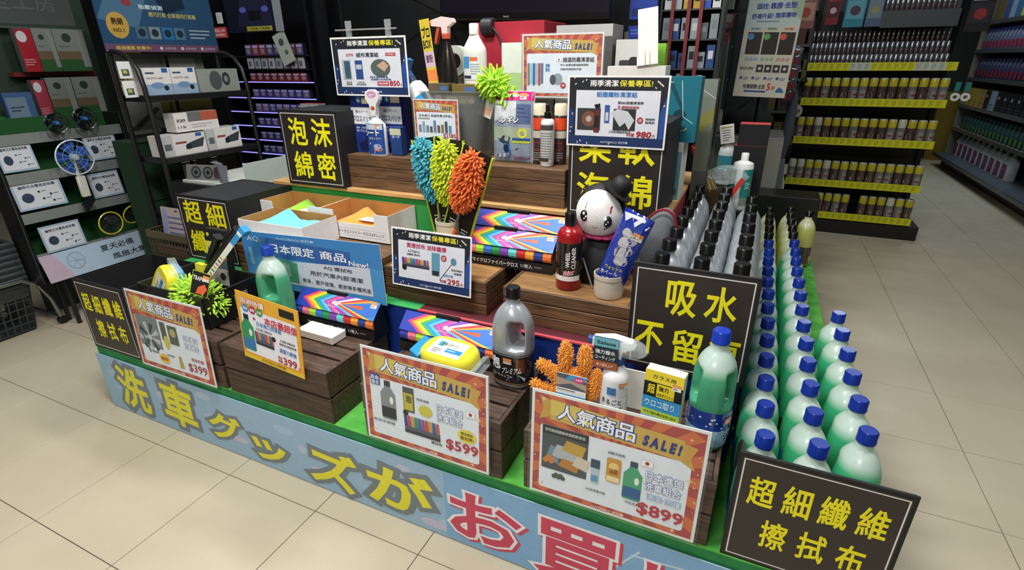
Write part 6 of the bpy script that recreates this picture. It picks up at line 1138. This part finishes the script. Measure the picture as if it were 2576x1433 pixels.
fan('right dark fan with yellow ring on the lowest fan shelf', -.56, .895, .545, .055, '#1c1e20', '#c8b82c', '#1a1b1c', False, q, .3, '#202226')
# hook wall of oil packs above the fan rack
t = thing('hook_panel', 'dark grey panel with faint lettering above the fan rack', 'panel', (-.86, .60, 0), (0, 0, q)); b = B(); b.box(-.11, .06, 0, .56, .08, 2.1, '#2a3a30'); b.build('panel_body', t, 'satin'); b = U(B(), 0, .06, 0); b.rect(-.1, 1.55, .50, 1.95, '#474d4b', 1); b.text('安全工房', .22, 1.66, .4, .09, '#5c6260', 2, .0); b.build('panel_print', t, 'card'); b = U(B(), 0, .06, 0); b.rect(.0, 1.06, .50, 1.10, '#2f8a32', 2); b.build('green_edging', t, 'card')
b = B(); b.box(.08, .0, 1.525, .50, .055, 1.531, '#b8bcbe'); b.build('wire_bar', t, 'metal'); b = B(); b.box(.10, .0, 1.292, .50, .055, 1.312, '#6a2028'); b.build('wire_bar', t, 'satin')
def a_oil(b, W, H): b.rect(0, H*.42, W, H, '#7c827c', 2); b.rect(0, H*.28, W*.9, H*.48, '#6c5a44', 3); b.rect(0, 0, W, H*.28, '#2c5a30', 2); b.disc(W*.4, H*.8, W*.15, '#2f3a34', 3); b.rect(W*.75, H*.1, W, H*.95, '#868a86', 4); b.lines(W*.1, H*.6, W*.5, 1, '#4a504c', .004, .01, 4)
for k, (y, z, w_, h, c) in enumerate(((.735, 1.315, .075, .205, '#9c1c2c'), (.812, 1.315, .09, .21, '#7c827c'), (.905, 1.315, .15, .21, '#7c827c'), (.735, 1.075, .06, .20, '#a03848'), (.80, 1.075, .12, .21, '#7c827c'), (.925, 1.075, .14, .21, '#7c827c'))):
    nm = ['red pack with white oval badge', 'narrow grey and green pack', 'wide grey and green pack', 'red and white pack', 'left grey and green pack', 'right grey and green pack'][k]
    prod_box(nm+' on the '+('upper' if k < 3 else 'lower')+' hook row above the fan rack', -.80, y, z, w_, .04, h, c, '#4a504c', q, 0, (a_oil if k not in (0, 3) else (lambda b, W, H: (b.disc(W*.35, H*.82, W*.3, '#c8cccc', 2, H*.13), b.lines(W*.1, H*.3, W*.7, 3, '#c89aa0', .005, .012, 2)))), name='refill_pack', cat='pack')
prod_box('tall blue packet with pale panel at the far left edge', -.76, .575, .995, .125, .03, .225, '#3a5a84', '#22406a', q, 0, lambda b, W, H: (b.rect(W*.05, H*.1, W*.75, H*.9, '#6a7c90', 2), [b.rect(W*.15, H*(.15+.1*k), W*.65, H*(.21+.1*k), '#223a58', 3) for k in range(3)], b.lines(W*.15, H*.7, W*.5, 2, '#2a3a50', .008, .016, 3)))
# shopping baskets
def basket(label, x, y, z, group=None, full=True, handle=False):
    t = thing('shopping_basket', label, 'basket', (x, y, z), group='stack of grey shopping baskets'); W, Dp, H = .34, .50, .26; k = '#33373a'
    b = B(); th = .005; ins = .03
    def side(p, q_, n):
        # perforated wall: lattice of bars between the floor edge and the rim
        (x0, y0), (x1, y1) = p; (X0, Y0), (X1, Y1) = q_
        P = lambda u, v: (x0+(x1-x0)*u+((X0+(X1-X0)*u)-(x0+(x1-x0)*u))*v, y0+(y1-y0)*u+((Y0+(Y1-Y0)*u)-(y0+(y1-y0)*u))*v, H*v)
        for i in range(n+1): b.tube([P(i/n, 0), P(i/n, 1)], .004, k, 4, False, False)
        for j in range(7): b.tube([P(0, j/6), P(1, j/6)], .004, k, 4, False, False)
        b.add([P(0, .72), P(1, .72), P(1, 1), P(0, 1)], [(0, 1, 2, 3)], k)
    c0 = [(ins, ins), (W-ins, ins), (W-ins, Dp-ins), (ins, Dp-ins)]; c1 = [(0, 0), (W, 0), (W, Dp), (0, Dp)]
    if full:
        for i in range(4): side((c0[i], c0[(i+1) % 4]), (c1[i], c1[(i+1) % 4]), 14)
        b.box(ins, ins, 0, W-ins, Dp-ins, .004, k)
    else:
        for (x0, y0, x1, y1) in ((-.004, -.004, W+.004, .004), (-.004, Dp-.004, W+.004, Dp+.004), (-.004, .004, .004, Dp-.004), (W-.004, .004, W+.004, Dp-.004)): b.box(x0, y0, H-.020, x1, y1, H-.001, '#2c3033')
    b.build('basket_body', t, 'satin', kind='stuff')
    b = B(); z_ = H
    b.tube([(0, 0, z_), (W, 0, z_), (W, Dp, z_), (0, Dp, z_)], .011, '#3d4245', 6, True, False); b.build('rim', t, 'satin'); return t
bp = basket('lowest grey perforated shopping basket of the stack at the left edge', -1.065, -.125, .012)
bq = basket('second grey shopping basket of the stack at the left edge, only its rim showing', -1.065, -.125, .044, full=False)
for k in range(1, 7): dup(bq, 'grey shopping basket nested in the stack at the left edge, %s from the bottom' % ORD[k+1], (-1.065, -.125, .012+.032*(k+1)))
t = thing('basket_trolley', 'pale bent-tube handle frame with black castor around the basket stack', 'trolley', (0, 0, 0)); b = B(); b.tube([(-.70, -.3, .30), (-.70, .1, .305), (-.70, .34, .30), (-.70, .40, .26), (-.70, .435, .16), (-.70, .45, .04)], .011, '#8f9490', 10); b.tube([(-1.08, .45, .04), (-1.08, .42, .25), (-1.08, -.3, .30)], .011, '#8f9490', 10); b.tube([(-1.08, .45, .04), (-.70, .45, .04)], .009, '#8f9490', 8); b.build('frame', t, 'metal')
for x in (-.70, -1.08): b = B(); b.M = Matrix.Translation((x, .45, .024)) @ Matrix.Rotation(pi/2, 4, 'Y'); b.lathe([(.022, -.011), (.024, -.008), (.024, .008), (.022, .011)], '#111', 16); b.build('castor', t, 'satin')

# low black pallet with olive totes beside the display
shelf_box('low_pallet', 'low black pallet between the fan rack and the display', 'pallet', -.10, .47, 0, .38, .788, .27, '#0f1011')
t = thing('storage_tote', 'olive grey plastic tote with lid left of the display', 'tote', (-.04, .49, .2705)); b = B(); b.box(0, 0, 0, .38, .16, .13, '#34352c', .006); b.build('tote_body', t, 'satin'); b = B(); b.box(-.01, -.01, .131, .39, .17, .150, '#5c5f50', .006); b.tube([(.03, .01, .153), (.35, .01, .153), (.35, .15, .153), (.03, .15, .153)], .004, '#6f7262', 6, True, False); b.build('lid', t, 'satin')
t = thing('mesh_basket', 'olive brown mesh basket behind the tote left of the 超細纖維 carton', 'basket', (-.06, .672, .2705)); b = B(); k = '#4a4530'; W, Dp, H = .30, .11, .29
for i in range(13):
    for y in (0, Dp): b.box(W*i/12-.003+.0, y-.002, 0, W*i/12+.003, y+.002, H, k)
for j in range(9):
    for y in (0, Dp): b.box(0, y-.002, H*j/8-.003, W, y+.002, H*j/8+.003, k)
    for x in (0, W): b.box(x-.002, 0, H*j/8-.003, x+.002, Dp, H*j/8+.003, k)
for i in range(10):
    for x in (0, W): b.box(x-.002, Dp*i/9-.003, 0, x+.002, Dp*i/9+.003, H, k)
b.build('mesh', t, 'satin', kind='stuff'); b = B(); b.box(-.006, -.006, H-.03, W+.006, .002, H+.006, '#55503a'); b.box(-.006, Dp-.002, H-.03, W+.006, Dp+.006, H+.006, '#55503a'); b.box(-.006, 0, H-.03, .002, Dp, H+.006, '#55503a'); b.box(W-.002, 0, H-.03, W+.006, Dp, H+.006, '#55503a'); b.build('rim', t, 'satin')
flat_sign('header_card', 'pale blister card with blue lines standing in the mesh basket', 'card', -.04, .74, .50, .24, .17, '#b8a8a8', lambda b, W, H: (b.poly([(0, 0), (W*.12, 0), (W*.2, H*.9), (W*.08, H)], '#8a9cc8', 2), [b.rect(W*.2, H*(.2+.16*k), W*.85, H*(.25+.16*k), '#5a6a94', 2) for k in range(4)], b.disc(W*.5, H*.92, W*.05, '#4a4440', 2, H*.03)), rx=-.1)
prod_box('pink and brown printed carton standing in the mesh basket', -.03, .685, .275, .22, .04, .20, '#6a4a40', '#5a3e36', 0, 0, lambda b, W, H: (b.lines(W*.1, H*.6, W*.8, 5, '#a87a70', .006, .014, 2), b.rect(0, H*.8, W, H, '#9a6a60', 2)))
shelf_box('side_table', 'black side table behind the 超細纖維 carton', 'table', .02, .80, 0, .585, 1.45, .795, '#0d0e0f')
t = thing('acrylic_tray', 'white and clear acrylic tray standing on the black side table', 'tray', (.10, .82, .7955)); b = B(); b.box(0, 0, 0, .47, .56, .012, '#c8cac4'); b.build('base', t, 'satin'); b = B(); b.box(.46, .0, .012, .466, .56, .12, '#c2ccc2'); b.build('side_wall', t, 'satin')
t = thing('speaker_pack', 'grey pack with two round driver pictures on the acrylic tray', 'box', (.12, .83, .808), (-.2, 0, .2)); b = B(); b.box(0, 0, 0, .22, .03, .075, '#6c6c6c', .002); b.build('pack_body', t, 'card'); b = U(B(), 0, -.0003, 0)
for u in (.06, .13): b.disc(u, .038, .030, '#2a2c2e', 1); b.disc(u, .038, .022, '#55585a', 2); b.disc(u, .038, .010, '#151617', 3)
b.rect(.165, .01, .21, .065, '#4a3434', 1); b.build('pack_print', t, 'card')
t = thing('phone_stand', 'small grey bracket stand on the acrylic tray', 'stand', (.36, .835, .808)); b = B(); b.prism([(0, 0), (.03, 0), (.02, .004), (.006, .09), (-.04, .10), (-.04, .096), (.0, .086)], 0, .03, '#5c6266'); b.build('bracket', t, 'satin')

# ---------------------------------------------------------------- right background
t = thing('accessory_rack', 'dark rack with red uprights crowded with small silver packs behind the 980 sign', 'rack', (2.16, 2.20, Z1+.0005)); b = B(); b.box(0, .18, 0, .31, .20, 1.9, '#15171a'); b.box(0, 0, 0, .012, .18, 1.9, '#1c2224'); b.box(.30, 0, 0, .315, .18, 1.9, '#1f2a2e'); b.build('frame', t, 'satin')
for x in (.055, .135, .195): b = B(); b.box(x, -.008, .3, x+.018, .0, 1.9, '#7c2a2c'); b.build('red_upright', t, 'satin')
for z in (1.02, 1.16, 1.30, 1.44, 1.58, 1.72): b = B(); b.box(.013, .0, z-.3065, .299, .179, z-.2985, '#3a4042'); b.build('shelf', t, 'satin')
k = 0
for r, z in enumerate((1.16, 1.30, 1.44, 1.58)):
    for i in range(6): prod_box('%s pack of the %s shelf in the red-uprighted rack' % (ORD[i], ['lowest', 'second', 'third', 'top'][r]), 2.178+.047*i, 2.215, z+.0005, .040, .05, R.uniform(.07, .115), R.choice(['#5a6266', '#8a949a', '#3a4650', '#9aa4a8', '#2f4a80', '#6a6448'] if r < 3 else ['#c8a43a', '#3a5ac0', '#d8dce0', '#a8b0b4']), '#3a4044', group='small packs in the red-uprighted rack', name='small_pack', art=lambda b, W, H: b.rect(W*.2, H*.4, W*.8, H*.75, R.choice(['#c8ccd0', '#22262a', '#7a8488']), 2))
flat_sign('small_poster', 'small pink and white product poster left of the big white poster', 'poster', 2.345, 2.78, 1.44, .125, .17, '#a86a70', lambda b, W, H: (b.rect(W*.08, H*.7, W*.92, H*.94, '#c8c4cc', 2), b.disc(W*.35, H*.4, W*.2, '#d8d4d8', 2), b.disc(W*.65, H*.5, W*.18, '#8aa8c0', 2), b.rect(W*.5, H*.1, W*.9, H*.3, '#b04a4a', 3)), ry=.15)
t = thing('poster_stand', 'black pole stand behind the white poster', 'stand', (2.69, 2.66, 0)); b = B(); b.tube([(0, 0, .02), (0, 0, 1.75)], .008, '#22262a', 8); b.box(-.05, -.05, 0, .05, .05, .02, '#1c1e20', .004); b.box(-.36, -.02, 1.58, .05, -.01, 1.6, '#22262a'); b.build('pole', t, 'metal')
def a_post(b, W, H):
    b.poly([(0, H*.62), (W, H*.66), (W, H), (0, H)], '#a8b8b4', 2); b.poly([(W*.8, H*.8), (W, H*.7), (W, H), (W*.7, H)], '#8aa08a', 3); b.text('頭枕‧靠腰‧坐墊', W*.52, H*.83, W*.72, H*.055, '#2a3f88', 5, .04, .04); b.text('舒適升級! 隨車購物', W*.50, H*.745, W*.8, H*.05, '#2a3f88', 5, .04, .04); b.text('出一次 就買對', W*.4, H*.90, W*.3, H*.022, '#4a5058', 5, .01)
    b.lines(W*.2, H*.70, W*.6, 1, '#4a6a9a', .006, .01, 5)
    for k, c in enumerate(('#4a80b0', '#5a9a50', '#c0503a')):
        u = .09+.30*k; b.rect(W*u, H*.40, W*(u+.27), H*.60, '#26221e', 5); b.disc(W*(u+.06), H*.56, W*.06, c, 6); b.text(('車用頭枕', '腰靠墊', '坐墊')[k], W*(u+.13), H*.63, W*.18, H*.022, c, 5, .02)
        for j in range(3): b.disc(W*(u+.05+.085*j), H*.355, W*.032, c, 5); b.disc(W*(u+.05+.085*j), H*.355, W*.022, '#9aa4a0', 6)
    for k in range(4): b.rect(W*(.36+.155*k), H*.235, W*(.49+.155*k), H*.305, '#33302e', 5); b.disc(W*(.425+.155*k), H*.27, W*.03, '#b8b4ae', 6)
    b.text('特殊材質 加厚設計', W*.18, H*.27, W*.28, H*.03, '#44484c', 5, .02)
    for k in range(4): b.disc(W*(.10+.23*k), H*.18, W*.03, '#3a4a88', 5); b.lines(W*(.145+.23*k), H*.185, W*.12, 2, '#55585c', .004, .008, 5)
    b.text('特價優惠!全面', W*.38, H*.10, W*.42, H*.045, '#33363a', 5, .03); b.text('5', W*.66, H*.10, W*.07, H*.07, '#b03038', 5, .05); b.text('折', W*.75, H*.09, W*.07, H*.04, '#b03038', 5, .04); b.poly([(W*.80, H*.05), (W*.82, H*.08), (W*.87, H*.10), (W*.93, H*.08), (W*.96, H*.05)], '#2f5a90', 5); b.rect(W*.2, H*.045, W*.62, H*.062, '#3a4a88', 5)
flat_sign('white_poster', 'large white and pale green poster with blue heading and red 5折 at the upper right', 'poster', 2.548, 2.60, 1.145, .275, .56, '#b8b6a8', a_post, ry=.03, th=.003)
shelf_box('service_counter', 'pale grey service counter behind the white poster', 'counter', 2.25, 3.05, 0, 2.88, 3.55, .86, '#8a8a82')
shelf_box('dark_cabinet', 'tall dark grey cabinet behind the small packs rack', 'cabinet', 2.45, 3.6, .0, 2.75, 3.95, 1.75, '#2b3234')
shelf_box('pale_cabinet', 'tall pale cabinet behind the small pink poster', 'cabinet', 2.12, 3.0, 0, 2.46, 3.04, 1.9, '#8a8c84')
t = thing('dark_bag', 'dark bag on the pale service counter', 'bag', (2.56, 3.14, .868)); b = B(); b.ball((.08, .06, .085), (.16, .09, .09), '#1c1d1c', 18, 10); b.build('bag_body', t, 'matte'); b = B(); b.tube([(.0, .06, .15), (.08, .06, .23), (.16, .06, .15)], .008, '#141414', 8); b.build('bag_handle', t, 'satin')
prod_box('beige paper tray on the pale service counter', 2.27, 3.1, .8605, .16, .2, .13, '#a89a88', '#988a78')
t = thing('folded_umbrella', 'long grey folded umbrella hanging at the left end of the spray can rack', 'umbrella', (2.895, 3.86, .46), (0, .06, 0)); b = B(); b.lathe([(.008, 0), (.03, .08), (.045, .30), (.040, .50), (.02, .60), (.008, .66)], '#4c545c', 12, 1, 1, 2); b.build('canopy', t, 'matte'); b = B(); b.tube([(0, 0, .60), (0, 0, .72), (.03, 0, .75), (.05, 0, .72)], .008, '#1c1e20', 8); b.build('handle', t, 'satin')
shelf_box('black_bin', 'low black bin behind the pale yellow bottles', 'bin', 2.76, 2.72, 0, 3.13, 2.95, .555, '#101112')
t = thing('grey_standee', 'grey plastic standee left of the spray can rack', 'stand', (2.80, 3.75, 0)); b = B(); b.prism([(0, 0), (.18, 0), (.14, .62), (.05, .62)], 0, .02, '#7c848c'); b.box(0, -.05, 0, .18, .1, .02, '#6c747c'); b.build('standee_body', t, 'satin')
# spray can gondola end
t = thing('spray_can_rack', 'black end rack with yellow price strips and rows of spray cans', 'rack', (2.98, 4.0, 0)); b = B(); b.box(0, .02, 0, 1.0, .75, .115, '#111213', .006); b.build('plinth', t, 'satin'); b = B(); b.box(.03, .40, .115, .97, .43, 2.1, '#1d2022'); b.build('back_panel', t, 'satin')
for x in (.02, .93): b = B(); b.box(x, .36, .115, x+.03, .40, 2.1, '#2a2d2f'); b.build('upright', t, 'metal')
SZ = [(.155, .0), (.415, .0), (.745, .0), (1.035, .0), (1.285, 0)]
for i, (z, y) in enumerate(SZ):
    x0, x1 = ((.24, .93) if i == 0 else (.0, .93)); b = B(); b.box(0.0, .01, z-.03, .93, .36, z-.02, '#3a3e40'); b.build('shelf', t, 'metal')
    b = B(); b.box(x0, -.003, z-.032, x1, .002, z+.024, '#c8c820'); b.build('price_strip', t, 'satin'); b = U(B(), 0, -.0032, 0); R2 = random.Random(i)
    u = x0+.01
    while u < x1-.03:
        c = '#c9c91c' if (i < 4 or R2.random() < .6) else '#b8c0c0'; b.rect(u, z-.030, u+.042, z+.022, c, 1); b.lines(u+.004, z+.014, .03, 4, '#6a6a14', .004, .010, 2); u += .045
    b.build('strip_print', t, 'card')
def a_pc(b, T, h): b.rect(0, 0, T, h*.97, '#4a3a34', 1); b.disc(0, h*.5, .018, '#9a8a74', 2, .026); b.rect(-.010, h*.55, -.004, h*.62, '#3a2e28', 3); b.rect(.004, h*.55, .010, h*.62, '#3a2e28', 3); b.rect(-.02, h*.08, .02, h*.2, '#6a4a44', 2)
def a_pg(b, T, h): b.rect(0, 0, T, h*.97, '#6f6a66', 1); b.rect(-.018, h*.2, .018, h*.8, '#8c8884', 2); b.rect(-.012, h*.5, .012, h*.6, '#8a3038', 3)
pcs = [aero('', 0, 0, -5, .0285, .188, '#4a3a34', ['#b0a428', '#a8aca4'], a_pc, 'spray_can', .062), aero('', 0, 0, -5, .0285, .188, '#6f6a66', ['#b8ac30', '#a8aca4'], a_pg, 'spray_can', .062), aero('', 0, 0, -5, .0285, .188, '#6f6a66', '#b8b8a8', a_pg, 'spray_can', .062)]
for r, (z, y) in enumerate(SZ[:4]):
    for k in range(15):
        if r == 0 and k in (8,): continue
        p_ = pcs[0] if R.random() < .5 else pcs[1] if R.random() < .85 else pcs[2]
        if r == 0 and k < 4: p_ = pcs[2]
        dup(p_, '%s spray can from the left on the %s shelf of the yellow-striped rack' % (ORD[k], ['lowest', 'second', 'third', 'fourth'][r]), (3.012+.0618*k, 4.045, z-.0195), (0, 0, R.uniform(-.5, .5)), 'yellow-capped spray cans on the end rack')
for p_ in pcs:
    for c in list(p_.children): D.objects.remove(c)
    D.objects.remove(p_)
t = thing('touch_up_tray', 'stepped clear tray holding touch-up bottles on top of the spray can rack', 'tray', (2.98, 4.03, 1.266))
for j in range(3): b = B(); b.box(.0, .05+.06*j, .0+.0*j, .90, .105+.06*j, .012+.085*j, '#4c5254'); b.build('tray_step', t, 'satin')
tb = thing('touch_up_bottle', 'x', 'bottle', (0, 0, -5), group='silver-capped touch-up bottles in the stepped tray'); b = B(); b.lathe([(.010, 0), (.0115, .003), (.0115, .038), (.007, .046)], '#5a4a4c', 10); b.build('bottle_body', tb, 'gloss'); b = B(); b.lathe([(.0105, .046), (.0105, .080), (.007, .085)], '#b8bcc0', 10); b.build('cap', tb, 'metal')
cc = ['#5a4a4c']
ORD2 = ORD+['sixteenth', 'seventeenth', 'eighteenth', 'nineteenth', 'twentieth']+['twenty-'+o for o in ['first', 'second', 'third', 'fourth', 'fifth', 'sixth', 'seventh', 'eighth', 'ninth']]
for j in range(3):
    for k in range(29): dup(tb, '%s touch-up bottle from the left on the %s tray step' % (ORD2[k], ['lower', 'middle', 'upper'][j]), (2.998+.0307*k, 4.107+.06*j, 1.2785+.085*j), None)
for j in range(2):
    for k in range(14): dup(tb, '%s touch-up bottle from the left on the %s wall step at the top' % (ORD2[k], ['lower', 'upper'][j]), (3.42+.0307*k, 4.12+.05*j, 1.6505+.075*j), None)
for c in list(tb.children): D.objects.remove(c)
D.objects.remove(tb)
t = thing('top_tray', 'grey stepped tray of touch-up bottles at the top edge of the picture', 'tray', (3.40, 4.09, 1.54)); b = B(); b.box(0, 0, 0, .46, .05, .11, '#3f4446'); b.box(0, .05, 0, .46, .11, .185, '#3f4446'); b.build('tray_body', t, 'satin'); b = B(); b.box(.0, .11, .0, .46, .305, .02, '#2a2c2e'); b.build('bracket', t, 'metal')
def a_hp(c1, c2): return lambda b, W, H: (b.rect(W*.08, H*.25, W*.92, H*.8, c1, 2), b.disc(W*.5, H*.5, W*.25, c2, 3), b.lines(W*.1, H*.9, W*.8, 1, '#c8d0d4', .006, .01, 3))
for k, (x, z, w_, h, c, c1, c2, nm) in enumerate(((2.83, 1.55, .14, .22, '#8a5a54', '#b08a78', '#a0403a', 'peach and red'), (3.04, 1.57, .085, .19, '#7a1f2c', '#4a1820', '#b8a8a8', 'dark red'), (3.16, 1.55, .13, .22, '#2f7a90', '#5a98a8', '#4a3048', 'teal'), (3.30, 1.55, .10, .22, '#4a5a78', '#6a7a88', '#8a8a5a', 'grey-blue'), (3.90, 1.50, .14, .22, '#1a1a1e', '#26262c', '#8a2a30', 'black'))):
    prod_box(nm+' pack hanging at the top of the spray can rack', x, 4.09, z, w_, .02, h, c, c, 0, 0, a_hp(c1, c2), name='hanging_pack', cat='pack')
for k in range(2):
    t = thing('tape_roll', ('left', 'right')[k]+' white tape roll hanging at the right end of the spray can rack', 'tape', (3.965+.06*k, 4.08, 1.075)); b = B(); b.M = Matrix.Rotation(pi/2, 4, 'X'); b.lathe([(.013, -.012), (.028, -.012), (.028, .012), (.013, .012), (.013, -.012)], '#d8d8d6', 20, cap=False); b.build('tape', t, 'satin'); b = B(); b.box(-.016, -.006, .04, .016, .006, .10, '#2a7470'); b.build('header_card', t, 'card')
for k in range(9):
    t = pouch(['first', 'second', 'third', 'fourth', 'fifth', 'sixth', 'seventh', 'eighth', 'ninth'][k].join(['', ' crinkled clear pack hanging on the left side of the spray can rack']), (2.90-.02*(k % 3), 4.0-.02*(k % 2), .98+.085*(k//2)+.03*(k % 2)), (0, .3*(k % 3-1), 0), .09, .11, .02, ['#6a7478', '#5a4448', '#8a9498', '#4a5054'][k % 4], lambda b, W, H: b.rect(-W*.3, H*.3, W*.3, H*.7, '#8a3a40', 1), name='hanging_pack', cat='pack', nx=6, ny=6, seed=k)
t = thing('price_bubble', 'round white price label reading 299 left of the spray cans', 'label', (2.955, 3.97, .96)); b = B(); b.M = Matrix.Rotation(pi/2, 4, 'X'); b.lathe([(.05, -.002), (.05, .002)], '#b8a8a8', 20); b.build('disc', t, 'card'); b = U(B(), 0, -.0022, 0); b.text('299', 0, 0, .065, .03, '#7a2030', 1, .03); b.build('print', t, 'card')
# shelf run at the right edge
t = thing('aisle_shelving', 'long grey metal shelving run along the right aisle', 'shelf', (5.0, 4.2, 0)); L_ = 3.75; b = B(); b.box(.42, 0, 0, .45, L_, 2.3, '#5a5848'); b.box(0.02, 0, 0, .42, L_, .13, '#2a2c2e'); b.build('back_panel', t, 'satin'); b = B(); b.box(0, L_, 0, .45, L_+.02, 2.3, '#6a675a'); b.build('end_panel', t, 'satin')
RZ = [.17, .505, .785, 1.10, 1.41, 1.72]
for i, z in enumerate(RZ): b = B(); b.box(-.12 if i == 0 else .005, 0, z-.035, .42, L_, z, '#4c545a' if i == 0 else '#8a8878'); b.build('shelf_board', t, 'satin'); b = B(); b.box(-.13 if i == 0 else -.008, 0, z-.035, -.12 if i == 0 else .004, L_, z+.004, '#5c656b' if i == 0 else '#a0a5a0'); b.build('shelf_edge', t, 'metal')
for k in range(10):
    t = thing('white_jug', '%s white jug with purple label on the base shelf of the right aisle' % ORD[k], 'jug', (5.10, 6.08+.185*k, .1705), (0, 0, -pi/2), 'white jugs with purple labels'); b = B(); b.lathe([(.95, 0), (1, .01), (1, .17), (.8, .21), (.35, .235), (.2, .25), (.2, .27)], '#b8bcc4', 20, .08, .055, 3); b.build('jug_body', t, 'satin')
    b = U(B(), 0, -.0565, 0); b.rect(-.055, .02, .055, .16, '#6a2f4a', 1); b.lines(-.04, .14, .08, 5, '#a88a9a', .008, .022, 2); b.build('label', t, 'card'); b = B(); b.lathe([(.022, .262), (.022, .285)], '#8a8f98', 12); b.build('cap', t, 'satin')
def runrow(n, y0, dy, z, mk, lab, grp):
    p0 = None
    for k in range(n):
        loc = (5.06, y0+dy*k, z+.0005); l = '%s %s' % (ORD2[k], lab)
        if p0 is None: p0 = mk(l, loc, grp)
        else: dup(p0, l, loc)
def mk_b(body, cap, lab_, r=.045, h=.2):
    def f(l, loc, grp):
        t = thing('shelf_bottle', l, 'bottle', loc, group=grp); b = B(); b.lathe([(r*.95, 0), (r, .005), (r, h*.68), (r*.4, h*.84), (r*.4, h*.86)], body, 14, e=2.6); b.build('bottle_body', t, 'satin'); b = B(); b.lathe([(r*.45, h*.86), (r*.42, h)], cap, 12); b.build('cap', t, 'satin'); b = B(); b.box(-r-.003, -r*.7, h*.1, -r-.001, r*.7, h*.42, lab_); b.build('label', t, 'card'); return t
    return f
runrow(24, 5.0, .118, RZ[1], mk_b('#1c3a3a', '#33484c', '#4a6a3a', .042, .19), 'dark green bottle on the second shelf of the right aisle', 'dark green bottles in the right aisle')
runrow(22, 5.35, .115, RZ[3], mk_b('#262a44', '#2a3a6a', '#7a1f2c', .045, .22), 'navy and red bottle on the fourth shelf of the right aisle', 'navy and red bottles on the fourth shelf')
runrow(18, 5.85, .115, RZ[4], mk_b('#4a5068', '#2a4a98', '#9a1c30', .045, .23), 'blue-capped red-labelled bottle on the fifth shelf of the right aisle', 'blue-capped bottles on the fifth shelf')
for k in range(14): prod_box('%s pack along the third shelf of the right aisle from the near end' % ORD[k], 5.02, 5.35+.185*k, RZ[2]+.0005, .16, .12, .20, '#15171c' if k < 8 else ['#7a98b8', '#15181e', '#a8804a', '#b89a30', '#b8a030', '#b8a030'][k-8], '#15171c' if k < 8 else '#8a7a30', -q, 0, lambda b, W, H: (b.rect(W*.2, H*.6, W*.5, H*.75, '#8a8c90', 2), b.lines(W*.1, H*.3, W*.7, 2, '#3a3f48', .012, .03, 2)), name='shelf_pack', cat='pack')
for o in [o for o in D.objects if o.get('category') == 'pack' and o.name.startswith('shelf_pack')]: o.location.y += .16
for k in range(7): prod_box('%s upright box on the top shelf of the right aisle' % ORD[k], 5.02, 6.75+.17*k, RZ[5]+.0005, .15, .12, .26, ['#b8b84a', '#a8b048', '#2a5a8a', '#7a98b8', '#2a4a88', '#6a5a20', '#6a5a20'][k], '#5a5a30', -q, 0, name='shelf_pack', cat='pack')
for k in range(3): prod_box(['low', 'wide', 'tall'][k]+' yellow-brown carton on the floor at the far end of the aisle', 4.05+.42*k, 8.4, 0, .40, .3, (.35, .55, .9)[k], '#7a6420', '#6a561c')
t = thing('far_shelving', 'dim shelving with brown goods at the far end behind the spray can rack', 'shelf', (2.2, 7.2, 0)); b = B(); b.box(0, .3, 0, 2.2, .34, 2.3, '#33342c'); b.build('back_panel', t, 'satin')
for z in (.3, .7, 1.1, 1.5, 1.9): b = B(); b.box(0, 0, z-.03, 2.2, .3, z, '#4a4a40'); b.build('shelf_board', t, 'satin')
for r, z in enumerate((.3, .7, 1.1, 1.5)):
    for k in range(10): prod_box('%s carton on the %s board of the far shelving' % (ORD[k], ['lowest', 'second', 'third', 'top'][r]), 2.25+.21*k, 7.22, z+.0005, .18, .2, R.uniform(.16, .28), R.choice(['#3a3428', '#4a4a4a', '#5a5020', '#2c3038', '#52302c']), '#2c2c28', group='cartons on the far shelving', name='shelf_pack', cat='pack')
